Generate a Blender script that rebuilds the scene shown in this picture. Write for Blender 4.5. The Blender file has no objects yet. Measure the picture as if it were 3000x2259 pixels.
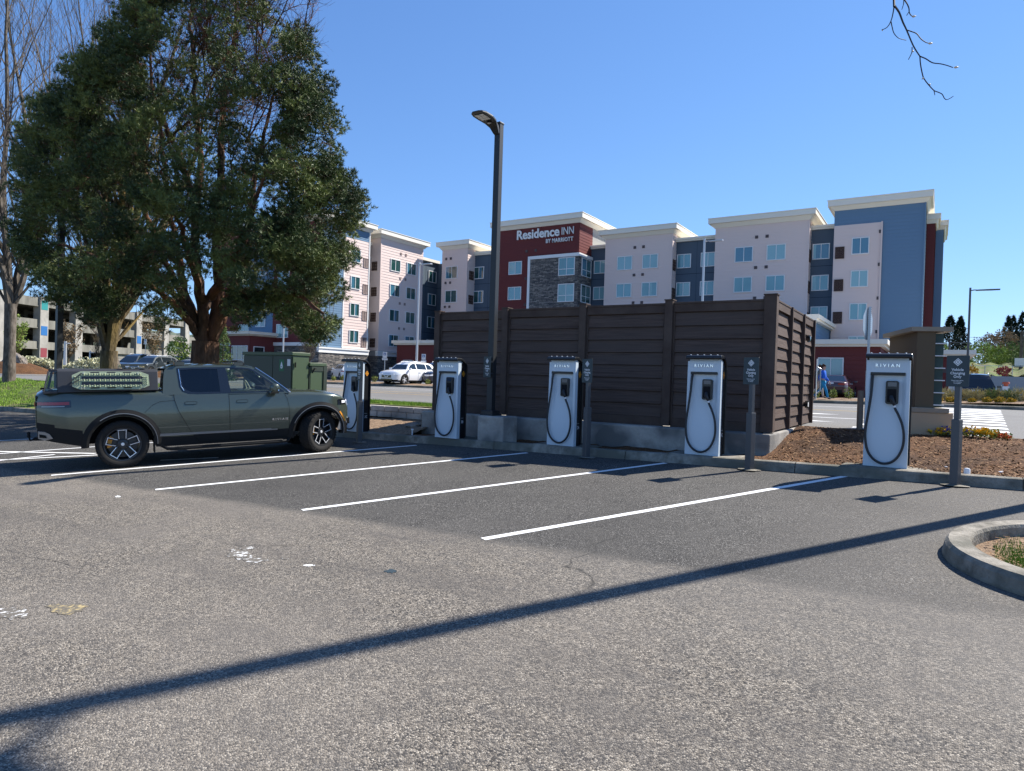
import bpy, bmesh, math, random
from mathutils import Vector, Matrix
from mathutils.geometry import tessellate_polygon
import numpy as np
PI = math.pi
rad = math.radians
random.seed(7)
sc = bpy.context.scene
COL = sc.collection

# ------------------------------------------------------------------ camera
F_PX, CX, CY = 1950.0, 1500.0, 1129.5
ZX, ZY, CAM_H = 0.0185, 0.0425, 1.884          # fall of the parking lot
yaw, pitch, roll = rad(32.61226), rad(-0.603712), rad(1.761933)
Mz = Matrix.Rotation(yaw, 3, 'Z') @ Matrix.Rotation(pitch, 3, 'X')
c_r = Mz @ Vector((math.cos(roll), 0, math.sin(roll)))
c_u = Mz @ Vector((-math.sin(roll), 0, math.cos(roll)))
c_f = Mz @ Vector((0, 1, 0))
CAM = Vector((0, 0, CAM_H))
cam = bpy.data.cameras.new('camera'); camo = bpy.data.objects.new('camera', cam); COL.objects.link(camo)
M4 = Matrix((c_r, c_u, -c_f)).transposed().to_4x4(); M4.translation = CAM
camo.matrix_world = M4
cam.sensor_width = 36; cam.lens = 36 * F_PX / 3000; cam.clip_start = .1; cam.clip_end = 6000
sc.camera = camo
# ------------------------------------------------------------------ light
SUN_EL, SUN_AZ = rad(44.5), rad(29.6)          # azimuth from +Y towards +X
world = bpy.data.worlds.new('World'); sc.world = world; world.use_nodes = True
nt = world.node_tree; bg = nt.nodes['Background']
sky = nt.nodes.new('ShaderNodeTexSky'); sky.sky_type = 'NISHITA'; sky.sun_disc = False
sky.sun_elevation = SUN_EL; sky.sun_rotation = SUN_AZ
sky.altitude = 1500; sky.air_density = 1.0; sky.dust_density = 0.0; sky.ozone_density = 6.0
# soft shoulder so the horizon does not wash out
v1 = nt.nodes.new('ShaderNodeVectorMath'); v1.operation = 'MULTIPLY'; v1.inputs[1].default_value = (.12, .12, .12)
v2 = nt.nodes.new('ShaderNodeVectorMath'); v2.operation = 'ADD'; v2.inputs[1].default_value = (1, 1, 1)
v3 = nt.nodes.new('ShaderNodeVectorMath'); v3.operation = 'DIVIDE'
v4 = nt.nodes.new('ShaderNodeVectorMath'); v4.operation = 'MULTIPLY'; v4.inputs[1].default_value = (1.0, 1.23, 1.58)
nt.links.new(sky.outputs[0], v1.inputs[0]); nt.links.new(v1.outputs[0], v2.inputs[0]); nt.links.new(sky.outputs[0], v3.inputs[0]); nt.links.new(v2.outputs[0], v3.inputs[1])
nt.links.new(v3.outputs[0], v4.inputs[0]); nt.links.new(v4.outputs[0], bg.inputs[0]); bg.inputs[1].default_value = 0.10
sl = bpy.data.lights.new('sun', 'SUN'); sl.energy = 4.8; sl.angle = rad(.53); sl.color = (1, .95, .87)
so = bpy.data.objects.new('sun', sl); COL.objects.link(so)
sd = Vector((math.sin(SUN_AZ) * math.cos(SUN_EL), math.cos(SUN_AZ) * math.cos(SUN_EL), math.sin(SUN_EL)))
so.rotation_euler = sd.to_track_quat('Z', 'Y').to_euler(); so.location = (0, 0, 60)
sc.view_settings.view_transform = 'Standard'; sc.view_settings.look = 'None'
sc.view_settings.exposure = 1.0; sc.view_settings.gamma = 1
sc.cycles.max_bounces = 6; sc.cycles.transparent_max_bounces = 8

# ------------------------------------------------------------------ measuring helpers (photo pixel -> real point)
def ray(x, y): return c_r * ((x - CX) / F_PX) - c_u * ((y - CY) / F_PX) + c_f
def lotz(x, y): return ZX * x + ZY * y
def lot(x, y, dz=0):
    d = ray(x, y); return CAM + d * ((dz - CAM_H) / (d.z - ZX * d.x - ZY * d.y))
def atz(x, y, z): d = ray(x, y); return CAM + d * ((z - CAM_H) / d.z)
def aty(x, y, Y): d = ray(x, y); return CAM + d * (Y / d.y)
def atx(x, y, X): d = ray(x, y); return CAM + d * (X / d.x)
def att(x, y, t): return CAM + ray(x, y) * t

# ------------------------------------------------------------------ materials
MATS = {}
def N(nt, t, **k):
    n = nt.nodes.new('ShaderNode' + t)
    for a, b in k.items(): setattr(n, a, b)
    return n
def base_mat(name, col=(.5, .5, .5), rough=.6, metal=0, spec=.5, coat=0, trans=0, alpha=1, emit=None):
    m = bpy.data.materials.new(name); m.use_nodes = True
    p = m.node_tree.nodes['Principled BSDF']
    if rough >= .65: spec = min(spec, .18)
    p.inputs['Base Color'].default_value = (*col, 1); p.inputs['Roughness'].default_value = rough
    p.inputs['Metallic'].default_value = metal; p.inputs['Specular IOR Level'].default_value = spec
    p.inputs['Coat Weight'].default_value = coat; p.inputs['Coat Roughness'].default_value = .04
    p.inputs['Transmission Weight'].default_value = trans; p.inputs['Alpha'].default_value = alpha
    if emit: p.inputs['Emission Color'].default_value = (*emit, 1); p.inputs['Emission Strength'].default_value = 1
    MATS[name] = m
    return m
def varied(name, c1, c2, scale=3, rough=.7, bump=0, bscale=None, detail=4, stretch=(1, 1, 1), c3=None, s3=.4, lo=.35, hi=.65, metal=0, coat=0, spec=.5, bdist=.02):
    """two colours mixed by noise in object space, an optional third by a larger noise, and bump"""
    m = base_mat(name, c1, rough, metal, spec, coat); t = m.node_tree; p = t.nodes['Principled BSDF']; L = t.links
    tc = N(t, 'TexCoord'); mp = N(t, 'Mapping'); mp.inputs['Scale'].default_value = stretch
    L.new(tc.outputs['Object'], mp.inputs[0])
    n = N(t, 'TexNoise'); n.inputs['Scale'].default_value = scale; n.inputs['Detail'].default_value = detail
    n.inputs['Roughness'].default_value = .65
    L.new(mp.outputs[0], n.inputs['Vector'])
    r = N(t, 'ValToRGB'); r.color_ramp.elements[0].position = lo; r.color_ramp.elements[1].position = hi
    r.color_ramp.elements[0].color = (*c1, 1); r.color_ramp.elements[1].color = (*c2, 1)
    L.new(n.outputs['Fac'], r.inputs[0]); out = r.outputs[0]
    if c3:
        n3 = N(t, 'TexNoise'); n3.inputs['Scale'].default_value = s3; n3.inputs['Detail'].default_value = 3
        L.new(mp.outputs[0], n3.inputs['Vector'])
        r3 = N(t, 'ValToRGB'); r3.color_ramp.elements[0].position = .45; r3.color_ramp.elements[1].position = .62
        L.new(n3.outputs['Fac'], r3.inputs[0])
        mx = N(t, 'MixRGB'); mx.inputs[2].default_value = (*c3, 1); L.new(r3.outputs[0], mx.inputs[0]); L.new(out, mx.inputs[1]); out = mx.outputs[0]
    L.new(out, p.inputs['Base Color'])
    if bump:
        nb = N(t, 'TexNoise'); nb.inputs['Scale'].default_value = bscale or scale; nb.inputs['Detail'].default_value = 5
        L.new(mp.outputs[0], nb.inputs['Vector'])
        b = N(t, 'Bump'); b.inputs['Strength'].default_value = bump; b.inputs['Distance'].default_value = bdist
        L.new(nb.outputs['Fac'], b.inputs['Height']); L.new(b.outputs[0], p.inputs['Normal'])
    return m

def asphalt_mat():
    m = base_mat('lot_asphalt', rough=.85, spec=.3); t = m.node_tree; p = t.nodes['Principled BSDF']; L = t.links
    tc = N(t, 'TexCoord'); co = tc.outputs['Object']
    def vor(scale, feat='F1'):
        v = N(t, 'TexVoronoi'); v.inputs['Scale'].default_value = scale; v.feature = feat; L.new(co, v.inputs['Vector']); return v
    def noise(scale, det=3, r=.6, vec=None):
        n = N(t, 'TexNoise'); n.inputs['Scale'].default_value = scale; n.inputs['Detail'].default_value = det; n.inputs['Roughness'].default_value = r
        L.new(vec or co, n.inputs['Vector']); return n.outputs['Fac']
    def ramp(f, st):
        r = N(t, 'ValToRGB'); e = r.color_ramp.elements
        while len(e) < len(st): e.new(.5)
        for i, (q, c) in enumerate(st): e[i].position = q; e[i].color = (*c, 1) if len(c) == 3 else c
        L.new(f, r.inputs[0]); return r.outputs[0]
    def mix(f, a, b, bt='MIX'):
        x = N(t, 'MixRGB'); x.blend_type = bt
        if isinstance(f, float): x.inputs[0].default_value = f
        else: L.new(f, x.inputs[0])
        for i, q in ((1, a), (2, b)):
            if isinstance(q, tuple): x.inputs[i].default_value = (*q, 1)
            else: L.new(q, x.inputs[i])
        return x.outputs[0]
    def mth(op, a, b=0.0, c=None):
        x = N(t, 'Math'); x.operation = op
        for i, q in enumerate((a, b) if c is None else (a, b, c)):
            if isinstance(q, (int, float)): x.inputs[i].default_value = q
            else: L.new(q, x.inputs[i])
        return x.outputs[0]
    # stones: random shade per cell
    v = vor(104); sep = N(t, 'SeparateColor'); L.new(v.outputs['Color'], sep.inputs[0])
    old = ramp(sep.outputs[0], [(0, (.018, .017, .016)), (.18, (.058, .053, .046)), (.38, (.168, .145, .114)), (.75, (.295, .255, .202)), (1, (.54, .48, .39))])
    # dark binder between the stones
    edge = vor(104, 'DISTANCE_TO_EDGE').outputs['Distance']
    old = mix(ramp(edge, [(0, (1, 1, 1)), (.09, (0, 0, 0))]), old, (.05, .048, .05))
    old = mix(ramp(noise(1.1, 4), [(.35, (0, 0, 0)), (.75, (.45, .45, .45))]), old, (.135, .12, .105))
    old = mix(ramp(noise(9, 4, .7), [(.42, (0, 0, 0)), (.8, (.6, .6, .6))]), old, (.06, .06, .062))
    # long tyre-worn streaks and a few old oil drips
    ms = N(t, 'Mapping'); ms.inputs['Scale'].default_value = (.22, 1.5, 1); ms.inputs['Rotation'].default_value = (0, 0, .35); L.new(co, ms.inputs[0])
    old = mix(ramp(noise(1.4, 4, .6, ms.outputs[0]), [(.46, (0, 0, 0)), (.72, (.5, .5, .5))]), old, (.085, .078, .072))
    old = mix(ramp(noise(.28, 2), [(.45, (0, 0, 0)), (.7, (.35, .35, .35))]), old, (.23, .205, .175))
    vo = N(t, 'TexVoronoi'); vo.inputs['Scale'].default_value = 1.1; L.new(co, vo.inputs['Vector'])
    old = mix(ramp(vo.outputs['Distance'], [(0, (.5, .5, .5)), (.06, (0, 0, 0))]), old, (.03, .03, .03))
    v2 = vor(110); sep2 = N(t, 'SeparateColor'); L.new(v2.outputs['Color'], sep2.inputs[0])
    new = ramp(sep2.outputs[1], [(0, (.022, .021, .020)), (.5, (.056, .053, .048)), (.85, (.125, .118, .108)), (1, (.34, .32, .29))])
    new = mix(ramp(noise(2.2, 5), [(.35, (0, 0, 0)), (.75, (.7, .7, .7))]), new, (.098, .092, .083))
    new = mix(ramp(noise(.5, 2), [(.4, (0, 0, 0)), (.7, (.4, .4, .4))]), new, (.040, .038, .036))
    # newer sealed strip in front of the kerb
    sx = N(t, 'SeparateXYZ'); L.new(co, sx.inputs[0]); X, Y = sx.outputs[0], sx.outputs[1]
    ed = mth('ADD', mth('MULTIPLY', X, .053), 6.0)          # y of the edge of the dark strip
    d = mth('SUBTRACT', Y, ed)
    d = mth('ADD', d, mth('MULTIPLY', mth('SUBTRACT', noise(1.6, 4), .5), .25))
    k = mth('MULTIPLY_ADD', d, 4.0, .5)
    cl = N(t, 'Clamp'); L.new(k, cl.inputs[0])
    # it fades out to worn grey at its right-hand end
    kr = mth('MULTIPLY_ADD', X, -.22, .55); cr = N(t, 'Clamp'); L.new(kr, cr.inputs[0]); cr.inputs[1].default_value = .45
    kk = mth('MULTIPLY', cl.outputs[0], cr.outputs[0])
    # right-hand middle band, greyer than the foreground
    g = mth('MULTIPLY_ADD', mth('ADD', Y, mth('MULTIPLY', X, .35)), .45, -1.6)
    cg = N(t, 'Clamp'); L.new(g, cg.inputs[0]); cg.inputs[2].default_value = .62
    mid = mix(cg.outputs[0], old, mix(.35, old, (.13, .126, .12)))
    colr = mix(kk, mid, new)
    # fine cracks
    wv = N(t, 'TexNoise'); wv.inputs['Scale'].default_value = 1.5; L.new(co, wv.inputs['Vector'])
    vv = N(t, 'VectorMath'); vv.operation = 'ADD'; L.new(co, vv.inputs[0]); sc_ = N(t, 'VectorMath'); sc_.operation = 'SCALE'; L.new(wv.outputs['Color'], sc_.inputs[0]); sc_.inputs['Scale'].default_value = .8
    L.new(sc_.outputs[0], vv.inputs[1])
    cr_ = N(t, 'TexVoronoi'); cr_.feature = 'DISTANCE_TO_EDGE'; cr_.inputs['Scale'].default_value = .33; L.new(vv.outputs[0], cr_.inputs['Vector'])
    crk = ramp(cr_.outputs['Distance'], [(0, (1, 1, 1)), (.006, (0, 0, 0))])
    crk = mix(ramp(noise(.45, 2), [(.56, (0, 0, 0)), (.62, (.7, .7, .7))]), (0, 0, 0), crk)
    colr = mix(crk, colr, (.02, .02, .02))
    L.new(colr, p.inputs['Base Color'])
    hgt = mth('ADD', mth('MULTIPLY', v.outputs['Distance'], -1.0), mth('MULTIPLY', noise(40, 3), .5))
    b = N(t, 'Bump'); b.inputs['Strength'].default_value = .8; b.inputs['Distance'].default_value = .006
    L.new(hgt, b.inputs['Height']); L.new(b.outputs[0], p.inputs['Normal'])
    return m
asphalt_mat()
varied('street_asphalt', (.13, .128, .125), (.22, .215, .205), 30, .9, .3, 60, c3=(.16, .155, .15), s3=.3)
def stone_mat():
    m = base_mat('ledge_stone', rough=.9); t = m.node_tree; p = t.nodes['Principled BSDF']; L = t.links
    tc = N(t, 'TexCoord'); sp = N(t, 'SeparateXYZ'); L.new(tc.outputs['Object'], sp.inputs[0])
    ad = N(t, 'Math'); ad.operation = 'ADD'; L.new(sp.outputs[0], ad.inputs[0]); L.new(sp.outputs[1], ad.inputs[1])
    cb = N(t, 'CombineXYZ'); L.new(ad.outputs[0], cb.inputs[0]); L.new(sp.outputs[2], cb.inputs[1])
    br = N(t, 'TexBrick'); br.inputs['Scale'].default_value = 1; br.inputs['Brick Width'].default_value = .62; br.inputs['Row Height'].default_value = .13
    br.inputs['Mortar Size'].default_value = .012; br.inputs['Color1'].default_value = (.10, .10, .105, 1); br.inputs['Color2'].default_value = (.34, .31, .28, 1)
    br.inputs['Mortar'].default_value = (.03, .03, .03, 1); br.offset = .37; br.squash = .7; br.squash_frequency = 3
    L.new(cb.outputs[0], br.inputs['Vector'])
    n = N(t, 'TexNoise'); n.inputs['Scale'].default_value = 5; L.new(tc.outputs['Object'], n.inputs['Vector'])
    mx = N(t, 'MixRGB'); mx.blend_type = 'MULTIPLY'; mx.inputs[0].default_value = .6; L.new(br.outputs[0], mx.inputs[1])
    r = N(t, 'ValToRGB'); r.color_ramp.elements[0].position = .3; r.color_ramp.elements[0].color = (.35, .35, .38, 1); r.color_ramp.elements[1].position = .65; r.color_ramp.elements[1].color = (1.25, 1.2, 1.1, 1)
    L.new(n.outputs['Fac'], r.inputs[0]); L.new(r.outputs[0], mx.inputs[2]); L.new(mx.outputs[0], p.inputs['Base Color'])
    b = N(t, 'Bump'); b.inputs['Strength'].default_value = 1; b.inputs['Distance'].default_value = .05
    L.new(br.outputs['Fac'], b.inputs['Height']); b.invert = True; L.new(b.outputs[0], p.inputs['Normal'])
stone_mat()
def block_mat():
    m = base_mat('split_block', rough=.9); t = m.node_tree; p = t.nodes['Principled BSDF']; L = t.links
    tc = N(t, 'TexCoord'); sp = N(t, 'SeparateXYZ'); L.new(tc.outputs['Object'], sp.inputs[0])
    ad = N(t, 'Math'); ad.operation = 'ADD'; L.new(sp.outputs[0], ad.inputs[0]); L.new(sp.outputs[1], ad.inputs[1])
    cb = N(t, 'CombineXYZ'); L.new(ad.outputs[0], cb.inputs[0]); L.new(sp.outputs[2], cb.inputs[1])
    br = N(t, 'TexBrick'); br.inputs['Scale'].default_value = 1; br.inputs['Brick Width'].default_value = .8; br.inputs['Row Height'].default_value = .4
    br.inputs['Mortar Size'].default_value = .02; br.inputs['Color1'].default_value = (.17, .165, .15, 1); br.inputs['Color2'].default_value = (.3, .29, .26, 1)
    br.inputs['Mortar'].default_value = (.06, .06, .055, 1); L.new(cb.outputs[0], br.inputs['Vector']); L.new(br.outputs[0], p.inputs['Base Color'])
block_mat()
varied('mulch', (.030, .014, .006), (.21, .105, .050), 22, .95, 1, 30, lo=.3, hi=.68, c3=(.075, .04, .022), s3=.9, bdist=.06)
varied('mulch_chip', (.07, .033, .015), (.42, .25, .13), 6, .9)
varied('dry_mulch', (.12, .075, .045), (.34, .24, .16), 18, .95, 1, 25, lo=.3, hi=.7, bdist=.04)
varied('lawn_soil', (.06, .09, .02), (.13, .17, .04), 3, .95, .6, 20, c3=(.14, .12, .06), s3=.5)
varied('grass_blade', (.10, .20, .015), (.24, .37, .05), 1.2, .7)
varied('far_ground', (.10, .12, .06), (.16, .16, .10), .05, .95)
varied('kerb_concrete', (.13, .118, .095), (.33, .30, .25), 5, .9, .5, 40, c3=(.13, .125, .10), s3=1.1, detail=7)
varied('old_concrete', (.26, .24, .21), (.60, .56, .50), 2.2, .9, .5, 30, detail=7, c3=(.17, .165, .155), s3=1.1, lo=.3, hi=.7)
varied('garage_concrete', (.13, .125, .11), (.24, .23, .20), .7, .9, .2, 3, stretch=(1, 1, .25), detail=6)
varied('garage_column', (.24, .23, .21), (.38, .36, .33), .6, .9, .2, 3)
varied('white_paint', (.30, .30, .29), (.80, .80, .79), 34, .75, .3, 80, lo=.30, hi=.40, detail=6)
varied('worn_white', (.14, .125, .105), (.72, .72, .70), 22, .8, .3, 60, lo=.53, hi=.63, detail=6)
varied('worn_yellow', (.14, .125, .10), (.42, .33, .17), 24, .8, .3, 60, lo=.48, hi=.62, detail=6)
varied('yellow_paint', (.5, .30, .04), (.62, .40, .07), 12, .8)
varied('fence_brown', (.070, .047, .038), (.125, .086, .070), 4, .8, .25, 40, stretch=(.35, .35, 9), c3=(.10, .072, .06), s3=.6)
varied('fence_post', (.075, .050, .040), (.105, .075, .060), 2, .8)
base_mat('taupe_siding', (.73, .59, .535), .75); base_mat('blue_siding', (.135, .225, .33), .7); base_mat('maroon_siding', (.15, .038, .036), .7)
base_mat('navy_panel', (.085, .115, .15), .65); base_mat('panel_joint', (.02, .03, .05), .8)
base_mat('cornice_white', (.80, .75, .65), .7); base_mat('trim_white', (.78, .78, .76), .6); base_mat('frame_white', (.75, .75, .74), .5)
base_mat('window_sky_teal', (.13, .31, .35), .08, spec=.9, coat=.3); base_mat('window_sky_teal_pale', (.22, .40, .42), .09, spec=.9, coat=.3); base_mat('window_sky_teal_deep', (.055, .17, .24), .06, spec=.9, coat=.4); base_mat('window_curtain', (.022, .075, .07), .06, spec=.9, coat=.5)  # teal pane colours carry the reflected sky
base_mat('louver_brown', (.09, .055, .045), .7); base_mat('louver_taupe', (.27, .20, .18), .7); base_mat('vent_grey', (.10, .08, .08), .7)
base_mat('dark_void', (.012, .012, .014), .9); base_mat('roof_membrane', (.35, .35, .34), .9)
base_mat('charger_white', (.56, .64, .70), .38, spec=.5); base_mat('charger_black', (.011, .012, .014), .32)
base_mat('cable_black', (.018, .019, .022), .5); base_mat('screen_blue', (.02, .035, .07), .08, spec=.8)
base_mat('chrome', (.75, .75, .77), .12, metal=1); base_mat('amber', (.75, .30, .02), .5); base_mat('white_ink', (.8, .8, .8), .6)
base_mat('sign_green', (.035, .052, .058), .5); base_mat('post_grey', (.085, .088, .095), .42, metal=.3); base_mat('pole_dark', (.028, .030, .032), .45, metal=.3)
base_mat('pole_silver', (.55, .56, .58), .4, metal=.5); base_mat('galvanised', (.45, .47, .49), .4, metal=.8)
base_mat('led_white', (.7, .7, .68), .3)
base_mat('green_cabinet', (.055, .085, .04), .42); base_mat('green_cabinet_dark', (.028, .038, .024), .45)
base_mat('label_white', (.75, .75, .75), .5); base_mat('label_red', (.6, .12, .05), .5); base_mat('label_green', (.01, .12, .04), .5)
base_mat('truck_green', (.072, .088, .068), .26, metal=.35, coat=1); base_mat('cladding', (.014, .014, .014), .68); base_mat('trim_grey', (.30, .30, .30), .30, metal=.5)
base_mat('cap_black', (.03, .031, .035), .55); base_mat('board_green', (.32, .37, .24), .5); base_mat('seam', (.008, .009, .008), .8)
base_mat('tyre', (.022, .021, .020), .85); base_mat('tyre_wall', (.03, .028, .027), .75); base_mat('rim_dark', (.05, .052, .056), .35, metal=.6); base_mat('rim_face', (.80, .81, .83), .25, metal=.35)
base_mat('brake_amber', (.65, .27, .02), .45); base_mat('disc_steel', (.35, .34, .33), .35, metal=.9)
base_mat('lamp_red', (.30, .012, .010), .15, coat=1); base_mat('lamp_clear', (.85, .86, .9), .08, coat=1); base_mat('gloss_black', (.008, .009, .01), .06, coat=1)
base_mat('dark_glass', (.012, .018, .022), .04, spec=.7, coat=.5)
base_mat('cabin_dark', (.03, .032, .034), .8); base_mat('cabin_light', (.45, .47, .38), .7)
def glass_mat(name, col, mixf):
    m = bpy.data.materials.new(name); m.use_nodes = True; t = m.node_tree; L = t.links; t.nodes.remove(t.nodes['Principled BSDF'])
    g = N(t, 'BsdfGlossy'); g.inputs['Roughness'].default_value = .02; tr = N(t, 'BsdfTransparent'); tr.inputs[0].default_value = (*col, 1)
    fr = N(t, 'Fresnel'); fr.inputs[0].default_value = 1.5; mx = N(t, 'MixShader')
    a = N(t, 'Math'); a.operation = 'ADD'; a.use_clamp = True; a.inputs[1].default_value = mixf; L.new(fr.outputs[0], a.inputs[0])
    L.new(a.outputs[0], mx.inputs[0]); L.new(tr.outputs[0], mx.inputs[1]); L.new(g.outputs[0], mx.inputs[2]); L.new(mx.outputs[0], t.nodes['Material Output'].inputs[0]); MATS[name] = m
glass_mat('car_glass', (.68, .74, .70), .03); glass_mat('privacy_glass', (.03, .04, .05), .03)
for n_, c_, me in (('paint_white', (.78, .79, .80), 0), ('paint_navy', (.014, .022, .045), .3), ('paint_bluegrey', (.05, .065, .09), .5), ('paint_silver', (.45, .46, .48), .6),
                   ('paint_red', (.045, .006, .010), .2), ('paint_black', (.016, .016, .018), .3), ('paint_slate', (.07, .085, .095), .5)):
    base_mat(n_, c_, .3, metal=me, coat=1)
varied('bark_pine', (.035, .024, .018), (.12, .078, .055), 6, .95, 1, 12, stretch=(1, 1, .35), c3=(.17, .08, .045), s3=.7, bdist=.06)
varied('bark_grey', (.045, .036, .026), (.15, .12, .08), 9, .95, 1, 14, stretch=(1, 1, .3), c3=(.20, .14, .05), s3=.8, bdist=.04)
varied('bark_pale', (.06, .05, .04), (.17, .145, .12), 9, .95, .8, 14, stretch=(1, 1, .3), bdist=.03)
varied('pine_needle', (.017, .036, .011), (.065, .102, .024), 1.3, .6, c3=(.17, .205, .05), s3=.8)  # paler third green paints sunlit highlights into the needles
varied('needle_inner', (.012, .026, .012), (.03, .05, .018), 1.5, .8)
base_mat('twig_dark', (.045, .035, .035), .7); base_mat('bud', (.65, .55, .42), .6)
varied('shrub_leaf', (.14, .20, .04), (.42, .45, .13), 3, .7); varied('dry_grass', (.30, .26, .12), (.60, .52, .27), 3, .8)
varied('yellow_leaf', (.35, .24, .03), (.62, .42, .05), 5, .7); varied('pale_blossom', (.42, .42, .25), (.70, .68, .5), 3, .8)
varied('spring_leaf', (.17, .24, .05), (.36, .44, .12), 1, .7); varied('far_conifer', (.010, .022, .014), (.03, .045, .022), .6, .9)
varied('brown_leaf', (.20, .14, .08), (.34, .25, .15), .8, .9); varied('red_leaf', (.25, .05, .05), (.40, .12, .10), 3, .8); varied('olive_leaf', (.07, .12, .035), (.20, .25, .08), .7, .8)
varied('rock', (.10, .085, .07), (.34, .30, .26), 2.5, .95, 1, 6, bdist=.1)
varied('hill_forest', (.04, .06, .045), (.08, .11, .075), .06, 1, c3=(.10, .12, .09), s3=.02)  # distance haze mixed into the forest greens
base_mat('monument_brown', (.14, .105, .065), .8); base_mat('monument_tan', (.46, .34, .22), .85); base_mat('monument_cap', (.32, .27, .20), .8); base_mat('monument_green', (.03, .06, .05), .6)
base_mat('petal_yellow', (.75, .48, .02), .6); base_mat('petal_blue', (.06, .07, .35), .6); base_mat('petal_orange', (.7, .18, .05), .6)
base_mat('skin', (.45, .26, .19), .6); base_mat('jacket_blue', (.02, .12, .55), .7); base_mat('leggings_blue', (.02, .22, .42), .7); base_mat('grey_shirt', (.14, .15, .14), .8)
base_mat('beige_trousers', (.55, .45, .38), .8); base_mat('shoe_black', (.012, .012, .014), .6); base_mat('hair_brown', (.05, .03, .02), .7); base_mat('plate_white', (.6, .62, .66), .5)
base_mat('panel_teal', (.01, .20, .20), .6); base_mat('panel_blue', (.01, .11, .32), .6); base_mat('panel_red', (.20, .03, .04), .6); base_mat('wall_grey', (.26, .28, .30), .9)
base_mat('wood_bollard', (.22, .18, .14), .85); base_mat('wire', (.02, .02, .02), .8); base_mat('pvc_white', (.8, .8, .8), .4)
M = MATS

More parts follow.
